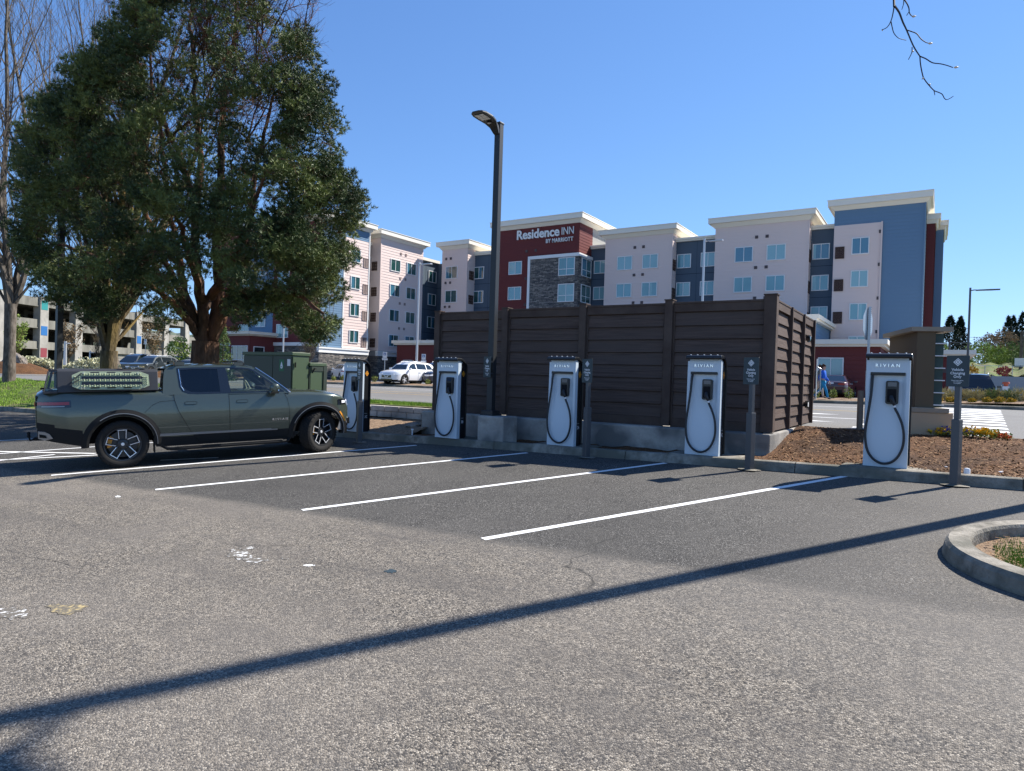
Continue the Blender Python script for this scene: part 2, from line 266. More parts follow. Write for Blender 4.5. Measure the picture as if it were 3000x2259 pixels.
# ------------------------------------------------------------------ object helpers
def tag(o, label=None, cat=None, group=None, kind=None):
    if label: o['label'] = label
    if cat: o['category'] = cat
    if group: o['group'] = group
    if kind: o['kind'] = kind
    return o
def empty(name, loc=(0, 0, 0), rz=0, parent=None):
    o = bpy.data.objects.new(name, None); COL.objects.link(o); o.location = loc; o.rotation_euler = (0, 0, rz); o.empty_display_size = .2
    if parent: o.parent = parent
    return o
def copy_tree(o, parent=None):
    c = o.copy(); COL.objects.link(c)
    if parent: c.parent = parent
    for ch in o.children: copy_tree(ch, c)
    return c
class MB:
    def __init__(s): s.v = []; s.f = []; s.m = []; s.cur = 0
    def add(s, vs, fs, mi=None):
        b = len(s.v); s.v += [tuple(q) for q in vs]; s.f += [tuple(b + i for i in f) for f in fs]; s.m += [s.cur if mi is None else mi] * len(fs)
    def box(s, x0, y0, z0, x1, y1, z1, mi=None):
        s.add([(x0, y0, z0), (x1, y0, z0), (x1, y1, z0), (x0, y1, z0), (x0, y0, z1), (x1, y0, z1), (x1, y1, z1), (x0, y1, z1)],
              [(0, 3, 2, 1), (4, 5, 6, 7), (0, 1, 5, 4), (1, 2, 6, 5), (2, 3, 7, 6), (3, 0, 4, 7)], mi)
    def quad(s, a, b, c, d, mi=None): s.add([a, b, c, d], [(0, 1, 2, 3)], mi)
    def tube(s, pts, r, n=6, cap=True, mi=None):
        pts = [Vector(p) for p in pts]; rs = r if isinstance(r, (list, tuple)) else [r] * len(pts)
        vs = []; fs = []; ref = None
        for i, p in enumerate(pts):
            t = (pts[min(i + 1, len(pts) - 1)] - pts[max(i - 1, 0)])
            if t.length < 1e-9: t = Vector((0, 0, 1))
            t.normalize()
            if ref is None: ref = t.orthogonal().normalized()
            u = (ref - t * ref.dot(t))
            u = u.normalized() if u.length > 1e-5 else t.orthogonal().normalized()
            ref = u; w = t.cross(u)
            for k in range(n):
                a = 2 * PI * k / n; vs.append(p + (u * math.cos(a) + w * math.sin(a)) * rs[i])
        for i in range(len(pts) - 1):
            for k in range(n): fs.append((i * n + k, i * n + (k + 1) % n, (i + 1) * n + (k + 1) % n, (i + 1) * n + k))
        if cap: fs.append(tuple(range(n))[::-1]); fs.append(tuple((len(pts) - 1) * n + k for k in range(n)))
        s.add(vs, fs, mi)
    def lathe(s, prof, n=32, axis='z', c=(0, 0, 0), mi=None, closed=False):
        vs = []; fs = []; c = Vector(c); m_ = len(prof)
        for k in range(n):
            a = 2 * PI * k / n; ca, sa = math.cos(a), math.sin(a)
            for r, h in prof:
                vs.append(c + Vector({'z': (r * ca, r * sa, h), 'y': (r * ca, h, r * sa), 'x': (h, r * ca, r * sa)}[axis]))
        for k in range(n):
            for i in range(m_ - (0 if closed else 1)):
                j = (i + 1) % m_; fs.append((k * m_ + i, k * m_ + j, ((k + 1) % n) * m_ + j, ((k + 1) % n) * m_ + i))
        s.add(vs, fs, mi)
    def prism(s, poly, d0, d1, fn, mi=None):
        """polygon (u,v) list extruded between depths, fn(u,v,d)->point"""
        n = len(poly); vs = [fn(u, v, d0) for u, v in poly] + [fn(u, v, d1) for u, v in poly]
        s.add(vs, [tuple(range(n))[::-1], tuple(range(n, 2 * n))] + [(i, (i + 1) % n, n + (i + 1) % n, n + i) for i in range(n)], mi)
    def holed(s, outer, holes, fn, mi=None):
        loops = [[Vector((u, v, 0)) for u, v in l] for l in [outer] + holes]
        flat = [q for l in loops for q in l]
        s.add([fn(q.x, q.y) for q in flat], [tuple(t) for t in tessellate_polygon(loops)], mi)
    def grid(s, nu, nv, fn, mi=None):
        vs = [fn(i / (nu - 1), j / (nv - 1)) for j in range(nv) for i in range(nu)]
        s.add(vs, [(j * nu + i, j * nu + i + 1, (j + 1) * nu + i + 1, (j + 1) * nu + i) for j in range(nv - 1) for i in range(nu - 1)], mi)
    def build(s, name, mats, parent=None, smooth=False, bevel=0, fixn=True):
        me = bpy.data.meshes.new(name); me.from_pydata(s.v, [], s.f)
        mats = mats if isinstance(mats, (list, tuple)) else [mats]
        for q in mats: me.materials.append(M[q] if isinstance(q, str) else q)
        if len(mats) > 1: me.polygons.foreach_set('material_index', s.m)
        if fixn and len(s.f) < 60000:
            bm = bmesh.new(); bm.from_mesh(me); bmesh.ops.recalc_face_normals(bm, faces=bm.faces); bm.to_mesh(me); bm.free()
        if smooth: me.polygons.foreach_set('use_smooth', [True] * len(me.polygons)); me.set_sharp_from_angle(angle=rad(38))
        me.update()
        o = bpy.data.objects.new(name, me); COL.objects.link(o)
        if parent: o.parent = parent
        if bevel:
            b = o.modifiers.new('bevel', 'BEVEL'); b.width = bevel; b.segments = 2; b.limit_method = 'ANGLE'; b.angle_limit = rad(40)
        return o
def soup(name, tris, mat, parent=None, quads=False):
    """tris: (n,3|4,3) array -> one mesh"""
    a = np.asarray(tris, dtype=np.float32); n, k = a.shape[0], a.shape[1]
    me = bpy.data.meshes.new(name); me.vertices.add(n * k); me.vertices.foreach_set('co', a.reshape(-1))
    me.loops.add(n * k); me.loops.foreach_set('vertex_index', np.arange(n * k, dtype=np.int32))
    me.polygons.add(n); me.polygons.foreach_set('loop_start', np.arange(0, n * k, k, dtype=np.int32))
    me.update(calc_edges=True); me.materials.append(M[mat])
    o = bpy.data.objects.new(name, me); COL.objects.link(o)
    if parent: o.parent = parent
    return o
def text_mesh(name, txt, size, mat, parent, loc, rot, extrude=.004, bold=0, spacing=1.0, align='CENTER', line=1.0, narrow=1.0, shear=0):
    cu = bpy.data.curves.new(name, 'FONT'); cu.body = txt; cu.size = size; cu.extrude = extrude; cu.offset = bold; cu.space_character = spacing
    cu.align_x = align; cu.space_line = line; cu.resolution_u = 3; cu.shear = shear
    o = bpy.data.objects.new(name + '_tmp', cu); COL.objects.link(o)
    dg = bpy.context.evaluated_depsgraph_get(); me = bpy.data.meshes.new_from_object(o.evaluated_get(dg))
    bpy.data.objects.remove(o); bpy.data.curves.remove(cu)
    me.name = name; me.materials.clear(); me.materials.append(M[mat])
    for v in me.vertices: v.co.x *= narrow
    q = bpy.data.objects.new(name, me); COL.objects.link(q); q.parent = parent; q.location = loc; q.rotation_euler = rot
    return q
def struct(mb, name, mats, **k): return tag(mb.build(name, mats, **k), kind='structure')
rnd = random.Random(3)

# ================================================================== THE SETTING
def sstep(a, b, x):
    t = min(1, max(0, (x - a) / (b - a))); return t * t * (3 - 2 * t)
def street_z(x, y):
    s = min(1, max(0, (x + 12) / 12)); return 1.0 + (y - 16.3) * (.004 + .009 * s)
def far_z(x, y): return street_z(x, 34.0) + .13 + max(0, x) * .04 + max(0, min(1, (-75 - x) / 20)) * .7
KY = 11.85                                        # face of the front kerb
def bump2(x, y, s=1.0, k=0):
    return (math.sin(x * 2.1 * s + 1.3 + k) * math.sin(y * 1.7 * s + .4) + .6 * math.sin(x * 4.3 * s + y * 3.1 * s + k) + .35 * math.sin(x * 8.7 * s - y * 7.3 * s)) / 2
def bed_z(x, y):
    a = lotz(x, 12.0) + .13; t = min(1, max(0, (y - 12.05) / 4.2))
    mid = a + (1.0 - a) * sstep(0, 1, t)
    if x > -2.6: mid += (.10 - .09 * sstep(-1.2, -.1, x)) * math.sin(PI * t) * sstep(-2.6, -1.6, x)
    return mid + .022 * bump2(x, y) * min(1, (y - 12.05) * 2 + .2) * (1 if y < 16 else .3)

# one sheet to the horizon, under everything
def ground_z(x, y):
    if y <= 12: return lotz(max(-80, min(40, x)), max(-30, y)) - .25
    if y < 17: return lotz(max(-80, min(40, x)), 12) - .25
    if y < 34.5: return .80 if y > 17 else .6
    return far_z(max(-110, min(12, x)), y) - .06
xs = [-3000, -900, -300, -140, -100, -90, -80, -60, -40, -30, -20, -12, -6, 0, 6, 12, 25, 40, 80, 300, 900, 3000]
ys = [-3000, -600, -100, -30, -15, 0, 11.9, 12.0, 16.9, 17.0, 20, 30, 34.3, 34.6, 40, 50, 60, 80, 110, 200, 600, 3000]
g = MB(); g.grid(len(xs), len(ys), lambda u, v: (xs[round(u * (len(xs) - 1))], ys[round(v * (len(ys) - 1))], ground_z(xs[round(u * (len(xs) - 1))], ys[round(v * (len(ys) - 1))])))
struct(g, 'ground', 'far_ground', smooth=True)
g = MB(); g.quad(*[(x, y, lotz(x, y)) for x, y in ((-62, -25), (32, -25), (32, 12.0), (-62, 12.0))])
struct(g, 'parking_lot', 'lot_asphalt')
# stall lines (each a thin sheet of paint)
def paint_line(a, b, w=.10, mat='white_paint', dz=.004, name='painted_line', zf=lotz):
    a = Vector(a[:2]); b = Vector(b[:2]); d = (b - a).normalized(); n = Vector((-d.y, d.x)) * w / 2
    g = MB(); k = max(2, int((b - a).length / .25))
    L_ = []; R_ = []
    for i in range(k + 1):
        p = a.lerp(b, i / k); e1 = w * .04 * rnd.uniform(-1, 1); e2 = w * .04 * rnd.uniform(-1, 1)
        for q, lst in ((p + n * (1 + e1 * 8), L_), (p - n * (1 + e2 * 8), R_)): lst.append((q.x, q.y, zf(q.x, q.y) + dz))
    for i in range(k): g.quad(L_[i], L_[i + 1], R_[i + 1], R_[i])
    return struct(g, name, mat)
for a, b in (((150, 1393), (1220, 1305)), ((455, 1435), (1545, 1327)), ((885, 1495), (1950, 1357)), ((1415, 1580), (2475, 1396))):
    paint_line(lot(*a), lot(*b), .105)
for a, b in (((-60, 1295), (112, 1285)), ((-80, 1335), (820, 1270)), ((-80, 1352), (330, 1331)), ((-60, 1322), (280, 1329)), ((-80, 1358), (160, 1332))):
    paint_line(lot(*a), lot(*b), .10)
paint_line(lot(470, 1349), lot(640, 1341), .10)
def blob(cx, cy, rx, ry, mat, seed, n=26, tilt=0):
    r = random.Random(seed); c = lot(cx, cy); e = lot(cx + rx, cy); f_ = lot(cx, cy + ry); U = (e - c); V = (f_ - c)
    g = MB(); pts = []
    for i in range(n):
        a = 2 * PI * i / n; k = r.uniform(.6, 1.15); q = c + U * math.cos(a) * k + V * math.sin(a) * k; pts.append((q.x, q.y, lotz(q.x, q.y) + .003))
    g.add(pts, [tuple(range(n))]); struct(g, 'paint_mark', mat)
blob(700, 1625, 42, 16, 'worn_white', 1); blob(745, 1640, 40, 10, 'worn_white', 2); blob(722, 1606, 26, 7, 'worn_white', 8)
blob(40, 1798, 62, 20, 'worn_white', 3); blob(195, 1785, 68, 16, 'worn_yellow', 4); blob(345, 1455, 9, 2.5, 'white_paint', 5); blob(905, 1657, 18, 3, 'white_paint', 6)
blob(835, 1636, 14, 5, 'worn_white', 7); blob(1145, 1674, 22, 6, 'sign_green', 9)
# front kerb with joints and the flared slabs under the chargers
g = MB(); x = -62.0
while x < 30:
    x1 = min(30, x + (3.02 if -15 < x < 8 else 9)); n = 8
    def P(u, v, x0=x + .006, x1=x1 - .006):
        X = x0 + (x1 - x0) * u; z = lotz(X, 12)
        prof = [(KY - .02, z - .12), (KY + .012, z + .10), (KY + .03, z + .142), (KY + .06, z + .155), (12.03, z + .155), (12.03, z - .3)]
        y, zz = prof[round(v * 5)]; return (X, y, zz)
    g.grid(n, 6, P)
    x = x1
struct(g, 'kerb', 'kerb_concrete', smooth=True)
# mulch beds
g = MB(); g.grid(190, 60, lambda u, v: (-2.62 + u * 26, 12.02 + v * 4.4, bed_z(-2.62 + u * 26, 12.02 + v * 4.4) + .012 * rnd.uniform(-1, 1)))
struct(g, 'mulch_bed', 'mulch', smooth=True)
g = MB(); g.grid(90, 12, lambda u, v: (-10.85 + u * 8.25, 12.02 + v * 1.0, lotz(-10.85 + u * 8.25, 12) + .12 + .03 * bump2(u * 20, v * 3) + .012 * rnd.uniform(-1, 1)))
struct(g, 'mulch_bed', 'mulch', smooth=True)
def lbed(x, y):
    a = lotz(x, 12) + .13; return a + (y - 12.02) / 2.8 * .22 + .10 * sstep(-11.6, -10.9, x) * sstep(12.2, 13.5, y) + .02 * bump2(x, y)
g = MB(); g.grid(50, 30, lambda u, v: (-16.2 + u * 5.4, 12.02 + v * 2.9, lbed(-16.2 + u * 5.4, 12.02 + v * 2.9) + .012 * rnd.uniform(-1, 1)))
struct(g, 'mulch_bed', 'dry_mulch', smooth=True)
# chips lying on the right-hand bed
tr = []
for i in range(5200):
    x = rnd.uniform(-2.5, 5); y = 12.1 + 4.1 * rnd.random() ** 1.4; z = bed_z(x, y) + .012; a = rnd.uniform(0, 6.28); l = rnd.uniform(.012, .04); w = rnd.uniform(.004, .011); t_ = rnd.uniform(-.5, .5)
    d = Vector((math.cos(a), math.sin(a), t_)) * l; n = Vector((-math.sin(a), math.cos(a), rnd.uniform(-.6, .6))) * w; c = Vector((x, y, z))
    tr.append([c - d - n, c + d - n, c + d + n, c - d + n])
tag(soup('mulch_chips', [[tuple(q) for q in t] for t in tr], 'mulch_chip'), kind='stuff')
# lawn on the left, its blades, and the grass verge behind the block wall
def lawn_z(x, y):
    t = min(1, max(0, (y - 12) / 4.6)); return (lotz(x, 12) + .14) * (1 - sstep(0, 1, t)) + .99 * sstep(0, 1, t) + .03 * bump2(x * .4, y * .5)
g = MB(); g.grid(120, 24, lambda u, v: (-62 + u * 45.9, 12.02 + v * 4.75, lawn_z(-62 + u * 45.9, 12.02 + v * 4.75)))
struct(g, 'lawn', 'lawn_soil', smooth=True)
g = MB(); g.grid(40, 6, lambda u, v: (-16.2 + u * 5.5, 14.95 + v * 1.5, .97 + .03 * v + .01 * bump2(u * 9, v)))
struct(g, 'grass_verge', 'lawn_soil', smooth=True)
tr = []
def blade(x, y, z, h, w):
    a = rnd.uniform(0, 6.28); dx, dy = math.cos(a) * w, math.sin(a) * w; lx, ly = rnd.uniform(-.4, .4) * h, rnd.uniform(-.4, .4) * h
    tr.append([(x - dx, y - dy, z), (x + dx, y + dy, z), (x + lx, y + ly, z + h)])
for i in range(42000):
    x = -60 + 44 * rnd.random() ** .7; y = rnd.uniform(12.1, 16.7)
    if math.sin(x * .9 + y * 1.7) + math.sin(x * .37 - y * 2.2) < -1.0 and rnd.random() < .8: continue
    blade(x, y, lawn_z(x, y) - .005, rnd.uniform(.04, .11), .012)
for i in range(9000):
    x = rnd.uniform(-16.2, -10.9); y = rnd.uniform(14.98, 16.4); blade(x, y, .97 + .02, rnd.uniform(.04, .09), .006)
tag(soup('grass', tr, 'grass_blade'), kind='stuff')
# the street, its lanes, arrows and zebra crossing
g = MB(); g.grid(60, 12, lambda u, v: (-140 + u * 190, 16.38 + v * 17.62, street_z(-140 + u * 190, 16.38 + v * 17.62)))
struct(g, 'street', 'street_asphalt', smooth=True)
for Y, w, mt, x0, x1 in ((29.6, .13, 'white_paint', -120, -1.2), (25.9, .12, 'yellow_paint', -14, -1), (24.9, .12, 'yellow_paint', -120, -14.1), (22.9, .12, 'yellow_paint', -120, -14.1), (20.7, .16, 'white_paint', -12, -.9)):
    paint_line((x0, Y), (x1, Y), w, mt, .005, 'lane_line', street_z)
for (ax, ay, L_) in ((-3.6, 22.8, 4.6), (-3.3, 18.7, 3.0)):
    g = MB(); pts = [(-L_, -.18), (-.9, -.18), (-.9, -.62), (1.1, 0), (-.9, .62), (-.9, .18), (-L_, .18)]
    g.add([(ax + u, ay + v, street_z(ax + u, ay + v) + .006) for u, v in pts], [tuple(range(7))]); struct(g, 'lane_arrow', 'white_paint')
A_, B_ = atz(2964, 1287, 1.0), atz(2930, 1201, 1.2)
for i in range(12):
    y = 16.9 + i * 1.42; xr = A_.x + (B_.x - A_.x) * (y - A_.y) / (B_.y - A_.y); paint_line((xr - 2.9 - .05 * i, y), (xr, y), .62, 'white_paint', .006, 'crosswalk_stripe', street_z)
# far kerb, planting strip, far parking
g = MB(); g.grid(60, 5, lambda u, v: ((-140 + u * 190), [33.98, 34.0, 34.05, 34.25, 34.3][round(v * 4)], street_z(-140 + u * 190, 34) + [-.05, .12, .15, .15, .0][round(v * 4)]))
struct(g, 'kerb', 'kerb_concrete')
def strip_z(x, y): return far_z(x, y) + .10 * math.sin(PI * min(1, max(0, (y - 34.25) / 3.2))) + .02
g = MB(); g.grid(150, 10, lambda u, v: (-70 + u * 92, 34.26 + v * 3.2, strip_z(-70 + u * 92, 34.26 + v * 3.2) + .02 * rnd.uniform(-1, 1)))
struct(g, 'mulch_bed', 'dry_mulch', smooth=True)
g = MB(); g.grid(30, 5, lambda u, v: (-62 + u * 82, 37.5 + v * 30, far_z(-62 + u * 82, 40) + .012))
struct(g, 'hotel_car_park', 'street_asphalt', smooth=True)
# rounded planted island in the lot, right foreground
def island(r_off, n=28):
    c = Vector((1.52, 7.72)); R_ = 1.42 - r_off; pts = []
    for i in range(n + 1):
        a = PI / 2 + PI * i / n; pts.append((c.x + R_ * math.cos(a), c.y + R_ * math.sin(a)))
    return [(9, c.y + R_)] + pts + [(9, c.y - R_)]
lo_, to_, ti_, li_ = island(-.02), island(.03), island(.20), island(.22); n = len(lo_); g = MB()
rings = [(lo_, -.1), (lo_, .02), (island(.0), .11), (to_, .15), (ti_, .15), (island(.215), .12), (li_, -.02)]
for (ra, za), (rb, zb) in zip(rings, rings[1:]):
    for i in range(n - 1): g.quad(*[(p[0], p[1], lotz(*p) + z) for p, z in ((ra[i], za), (ra[i + 1], za), (rb[i + 1], zb), (rb[i], zb))])
struct(g, 'kerb', 'kerb_concrete', smooth=True)
g = MB(); g.grid(60, 24, lambda u, v: (lambda x, y: (x, y, lotz(x, y) + .02 + .02 * bump2(x * 2, y * 2)))(.28 + u * 7, 7.72 + (v - .5) * 2 * (1.21 if u > .18 else math.sqrt(max(0, 1.24 ** 2 - (1.24 - u * 7) ** 2)) - .0)))
struct(g, 'mulch_bed', 'dry_mulch', smooth=True)
tr = []
for i in range(7000):
    x = rnd.gauss(1.12, .34); y = rnd.gauss(7.6, .35)
    if (x < .50) or abs(y - 7.72) > 1.1 or (x < 1.5 and (x - 1.52) ** 2 + (y - 7.72) ** 2 > 1.3): continue
    blade(x, y, lotz(x, y) + .03, rnd.uniform(.03, .085), .0035)
tag(soup('grass', tr, 'grass_blade'), kind='stuff')
tr = []
for i in range(900):
    x = rnd.uniform(.35, 2.6); y = 7.72 + rnd.uniform(-1.1, 1.1)
    if (x - 1.52) ** 2 + (y - 7.72) ** 2 > 1.36 and x < 1.52: continue
    a = rnd.uniform(0, 6.28); c = Vector((x, y, lotz(x, y) + .055)); d = Vector((math.cos(a), math.sin(a), rnd.uniform(-.3, .3))) * rnd.uniform(.01, .035); n_ = Vector((-math.sin(a), math.cos(a), 0)) * rnd.uniform(.004, .01)
    tr.append([tuple(c - d - n_), tuple(c + d - n_), tuple(c + d + n_), tuple(c - d + n_)])
tag(soup('mulch_chips', tr, 'mulch_chip'), kind='stuff')
# wooded hill far behind the garage and a low one on the right
for nm, az0, az1, D, Hh in (('hill', -76, -44, 420, 44), ('hill', -3, 30, 300, 12)):
    g = MB(); nn = 90
    def hp(u, v, az0=az0, az1=az1, D=D, Hh=Hh):
        a = rad(az0 + (az1 - az0) * u); rr = D + v * 120; prof = math.sin(PI * min(1, v * 1.3 if v < .77 else 1)) if v < .4 else 1
        hgt = Hh * sstep(0, .45, v) * (.75 + .25 * math.sin(u * 7 + 1)) * sstep(0, .12, u) * sstep(1, .8, u) + rnd.uniform(0, Hh * .05) * (v > .1)
        return (rr * math.sin(a), rr * math.cos(a), 1.0 + hgt)
    g.grid(nn, 14, hp); struct(g, nm, 'hill_forest', smooth=False)

# ================================================================== CHARGERS
def make_charger(ident):
    """front faces -Y, origin at the front left bottom corner; .60 wide"""
    W, H, D = .605, 1.70, .11
    t = empty('ev_charger')
    def fy(u, v):                                 # recessed field of the front cover
        x, z = u * W, v * H
        ex = min((x - .045) / .05, (W - .05 - x) / .05)
        ez = min((1.50 - z) / .02, 99); dep = .055 * sstep(.25, 1.30, z)
        return dep * min(1, max(0, ex)) * min(1, max(0, ez))
    g = MB(); nu, nv = 40, 90
    g.grid(nu, nv, lambda u, v: (u * W + .012 * (1 - v) * (-1 if u == 0 else 0), fy(u, v), v * H))
    for x in (0, W): g.quad((x, 0, 0), (x, D, 0), (x, D, H), (x, 0, H))
    g.quad((0, 0, H), (W, 0, H), (W, D, H), (0, D, H))
    g.build('front_cover', 'charger_white', t, smooth=True)
    g = MB(); g.box(.03, .02, H - .002, W - .03, D + .1, H + .055); g.build('neck', 'charger_white', t)
    g = MB(); g.box(.008, D, 0, W - .008, .30, H - .02); g.build('cabinet', 'charger_black', t)
    # canopy: visor over the front, sloping to the back and running down as a spine
    prof = [(-.085, H + .028), (-.098, H + .06), (-.085, H + .092), (-.045, H + .108), (.10, H + .102), (.20, H + .055), (.285, H - .02), (.318, H - .09), (.325, H - .2), (.325, .02), (.303, .02), (.303, H - .2), (.295, H - .10), (.265, H - .045), (.19, H + .010), (.10, H + .045), (-.02, H + .045)]
    g = MB(); g.prism(prof, -.016, W + .024, lambda u, v, d: (d, u, v)); g.build('canopy', 'charger_black', t, bevel=.012)
    g = MB()
    for i in range(5): g = MB(); g.lathe([(.016, H + .10), (.014, H + .118), (.0, H + .122)], 8, c=(.06 + i * .12, -.03, 0)); g.build('cap_light', 'led_white', t, smooth=True)
    g = MB(); g.box(.055, -.006, 1.462, W - .065, .05, 1.508); g.build('slot', 'charger_black', t, bevel=.008)
    text_mesh('lettering', 'RIVIAN', .070, 'chrome', t, (W / 2 - .01, -.004, 1.594), (PI / 2, 0, 0), .008, .0012, 1.70)
    # holster with screen
    hx0, hx1, hz0, hz1 = .275, .455, 1.005, 1.375
    def rr(x0, z0, x1, z1, r, n=5):
        o = []
        for cx, cz, a0 in ((x1 - r, z1 - r, 0), (x0 + r, z1 - r, 90), (x0 + r, z0 + r, 180), (x1 - r, z0 + r, 270)):
            for i in range(n + 1): a = rad(a0 + 90 * i / n); o.append((cx + r * math.cos(a), cz + r * math.sin(a)))
        return o
    hs = MB(); hs.prism(rr(hx0, hz0, hx1, hz1, .03), -.012, .06, lambda u, v, d: (u, d, v)); ho = hs.build('holster', 'charger_black', t, bevel=.004)
    g = MB(); g.prism(rr(hx0 + .03, 1.285, hx1 - .028, 1.352, .006), -.0155, -.012, lambda u, v, d: (u, d, v)); g.build('screen', 'screen_blue', ho)
    g = MB(); g.prism(rr(hx0 + .022, hz0 + .03, hx1 - .03, 1.245, .012), -.0145, -.012, lambda u, v, d: (u, d, v)); g.build('socket', 'dark_void', ho)
    g = MB(); g.tube([(.355, -.015, 1.13), (.368, -.055, 1.08), (.395, -.05, 1.02), (.405, -.035, .985)], [.028, .034, .026, .022], 12)
    g.build('plug', 'cable_black', t, smooth=True)
    g = MB(); g.tube([(.405, -.036, .988), (.412, -.036, .955)], .023, 14); g.build('collar', 'label_white', t, smooth=True)
    ctrl = [(.085, .03, 1.478), (.085, .0, 1.40), (.075, -.03, 1.15), (.045, -.05, .85), (.018, -.055, .62), (.016, -.055, .45), (.05, -.055, .26), (.13, -.055, .13), (.25, -.055, .062), (.37, -.055, .08), (.47, -.055, .17), (.535, -.055, .33), (.55, -.055, .50), (.525, -.05, .68), (.47, -.042, .83), (.425, -.038, .92), (.411, -.036, .958)]
    pts = []
    for i in range(len(ctrl) - 1):
        p0, p1, p2, p3 = [Vector(ctrl[min(len(ctrl) - 1, max(0, i + k))]) for k in (-1, 0, 1, 2)]
        for s in range(5):
            u = s / 5; pts.append(.5 * ((2 * p1) + (p2 - p0) * u + (2 * p0 - 5 * p1 + 4 * p2 - p3) * u * u + (3 * p1 - p0 - 3 * p2 + p3) * u ** 3))
    pts.append(Vector(ctrl[-1]))
    g = MB(); g.tube(pts, .0195, 10); g.build('cable', 'cable_black', t, smooth=True)
    # amber diamond and bay number on the black flank
    fx = W - .008
    def flank(poly, d0, d1, nm, mt):
        g = MB(); g.prism(poly, d0, d1, lambda u, v, d: (fx + d, u, v)); return g.build(nm, mt, t)
    cx, cz, r = .205, 1.455, .062
    em = MB(); em.prism([(cx - r, cz), (cx, cz - r * 1.1), (cx + r, cz), (cx, cz + r * 1.1)], .0, .003, lambda u, v, d: (fx + d, u, v)); eo = em.build('emblem', 'amber', t)
    g = MB()
    for k in (.62,):
        o = [(cx - r * k, cz), (cx, cz - r * k * 1.1), (cx + r * k, cz), (cx, cz + r * k * 1.1)]; i_ = [(cx - r * .42, cz), (cx, cz - r * .46), (cx + r * .42, cz), (cx, cz + r * .46)]
        g.holed(o, [i_], lambda u, v: (fx + .004, u, v))
    g.build('diamond_ring', 'charger_black', eo)
    text_mesh('bay_number', ident, .085, 'white_ink', t, (fx + .002, .205, .345), (PI / 2, 0, PI / 2), .001, .001, 1, narrow=.85)
    g = MB(); g.box(fx + .0005, .15, .455, fx + .002, .245, .46); g.build('stripe', 'white_ink', t)
    return t
CH = [(1003, 1262, '2C', 'white and black charger beside the nose of the green pickup, its flank marked 2C'),
      (1275, 1281, '2B', 'white and black charger beside the concrete lamp pole block, its flank marked 2B'),
      (1603, 1302, '2A', 'white and black charger before the middle of the brown fence, flank marked 2A'),
      (2007, 1329, '1C', 'white and black charger near the right end of the brown fence, its flank marked 1C'),
      (2529.5, 1362, '1B', 'largest white and black charger, standing on the mulch bed right of the fence')]
for px, py, ident, lab in CH:
    p = lot(px, py, .165); t = make_charger(ident); t.location = (p.x, p.y, lotz(p.x, 12) + .165)
    tag(t, lab, 'charger', 'EV chargers along the kerb')
    g = MB(); x0 = p.x - .32; x1 = p.x + .98
    g.prism([(x0, 11.90), (x1, 11.90), (x1 - .05, 12.62), (x0 + .05, 12.62)], lotz(p.x, 12) + .05, lotz(p.x, 12) + .164, lambda u, v, d: (u, v, d))
    tag(g.build('concrete_pad', 'kerb_concrete', bevel=.01), 'concrete pad under the charger marked ' + ident, 'concrete pad', 'concrete pads under the chargers')

# ================================================================== SIGNS ON POSTS
def sign_plate(parent, z0, y=-.035):
    W, H = .305, .457
    def rr(x0, z0_, x1, z1, r, n=3):
        o = []
        for cx, cz, a0 in ((x1 - r, z1 - r, 0), (x0 + r, z1 - r, 90), (x0 + r, z0_ + r, 180), (x1 - r, z0_ + r, 270)):
            for i in range(n + 1): a = rad(a0 + 90 * i / n); o.append((cx + r * math.cos(a), cz + r * math.sin(a)))
        return o
    g = MB(); g.prism(rr(-W / 2, z0, W / 2, z0 + H, .012), y - .006, y, lambda u, v, d: (u, d, v)); pl = g.build('sign_plate', 'sign_green', parent)
    yy = y - .0075; cz = z0 + .36; g = MB()
    def dia(k): return [(-k, cz), (0, cz - k * .95), (k, cz), (0, cz + k * .95)]
    g.holed(dia(.062), [dia(.046)], lambda u, v: (u, yy, v)); g.holed(dia(.038), [dia(.017)], lambda u, v: (u, yy, v))
    for sx, sy in ((1, 0), (-1, 0), (0, 1), (0, -1)):
        g.add([(sx * .002 - sy * .004, yy, cz + sy * .002 + sx * .004), (sx * .018, yy, cz + sy * .018), (sx * .002 + sy * .004, yy, cz + sy * .002 - sx * .004)], [(0, 1, 2)])
    g.build('emblem', 'white_ink', pl)
    text_mesh('lettering', 'Vehicle\nCharging\nOnly', .052, 'white_ink', pl, (0, yy, z0 + .232), (PI / 2, 0, 0), .0006, .0012, 1.04, line=.98)
    text_mesh('small_print', 'Please move vehicle\nonce charging\nis complete', .020, 'white_ink', pl, (0, yy, z0 + .085), (PI / 2, 0, 0), .0005, .0003, 1.0, line=1.05)
    return pl
SG = [(2797, 1424, 'charging sign on a grey post beside the largest charger, nearest the right edge'),
      (2195, 1378, 'charging sign on a grey post by the right-hand corner of the brown fence'),
      (1717, 1342, 'charging sign on a grey post beside the charger marked 2A'),
      (1052, 1297, 'charging sign on a grey post in front of the charger marked 2C')]
SROT = -rad(24.5)
for px, py, lab in SG:
    p = lot(px, py); t = empty('charging_sign', (p.x, p.y, lotz(p.x, p.y)), SROT)
    g = MB(); g.box(-.056, -.056, -.1, .056, .056, .98); g.build('sleeve', 'post_grey', t, bevel=.006)
    g = MB(); g.box(-.036, -.036, .9, .036, .036, 1.90); g.build('post', 'post_grey', t, bevel=.004)
    g = MB(); n = 18; g.add([(.19 * math.cos(a) * rnd.uniform(.8, 1.1), .17 * math.sin(a) * rnd.uniform(.8, 1.1), .016) for a in [2 * PI * i / n for i in range(n)]] + [(0, 0, .03)], [(i, (i + 1) % n, n) for i in range(n)])
    g.build('footing', 'kerb_concrete', t)
    sign_plate(t, 1.46, -.037)
    tag(t, lab, 'sign', 'charging signs on grey posts')

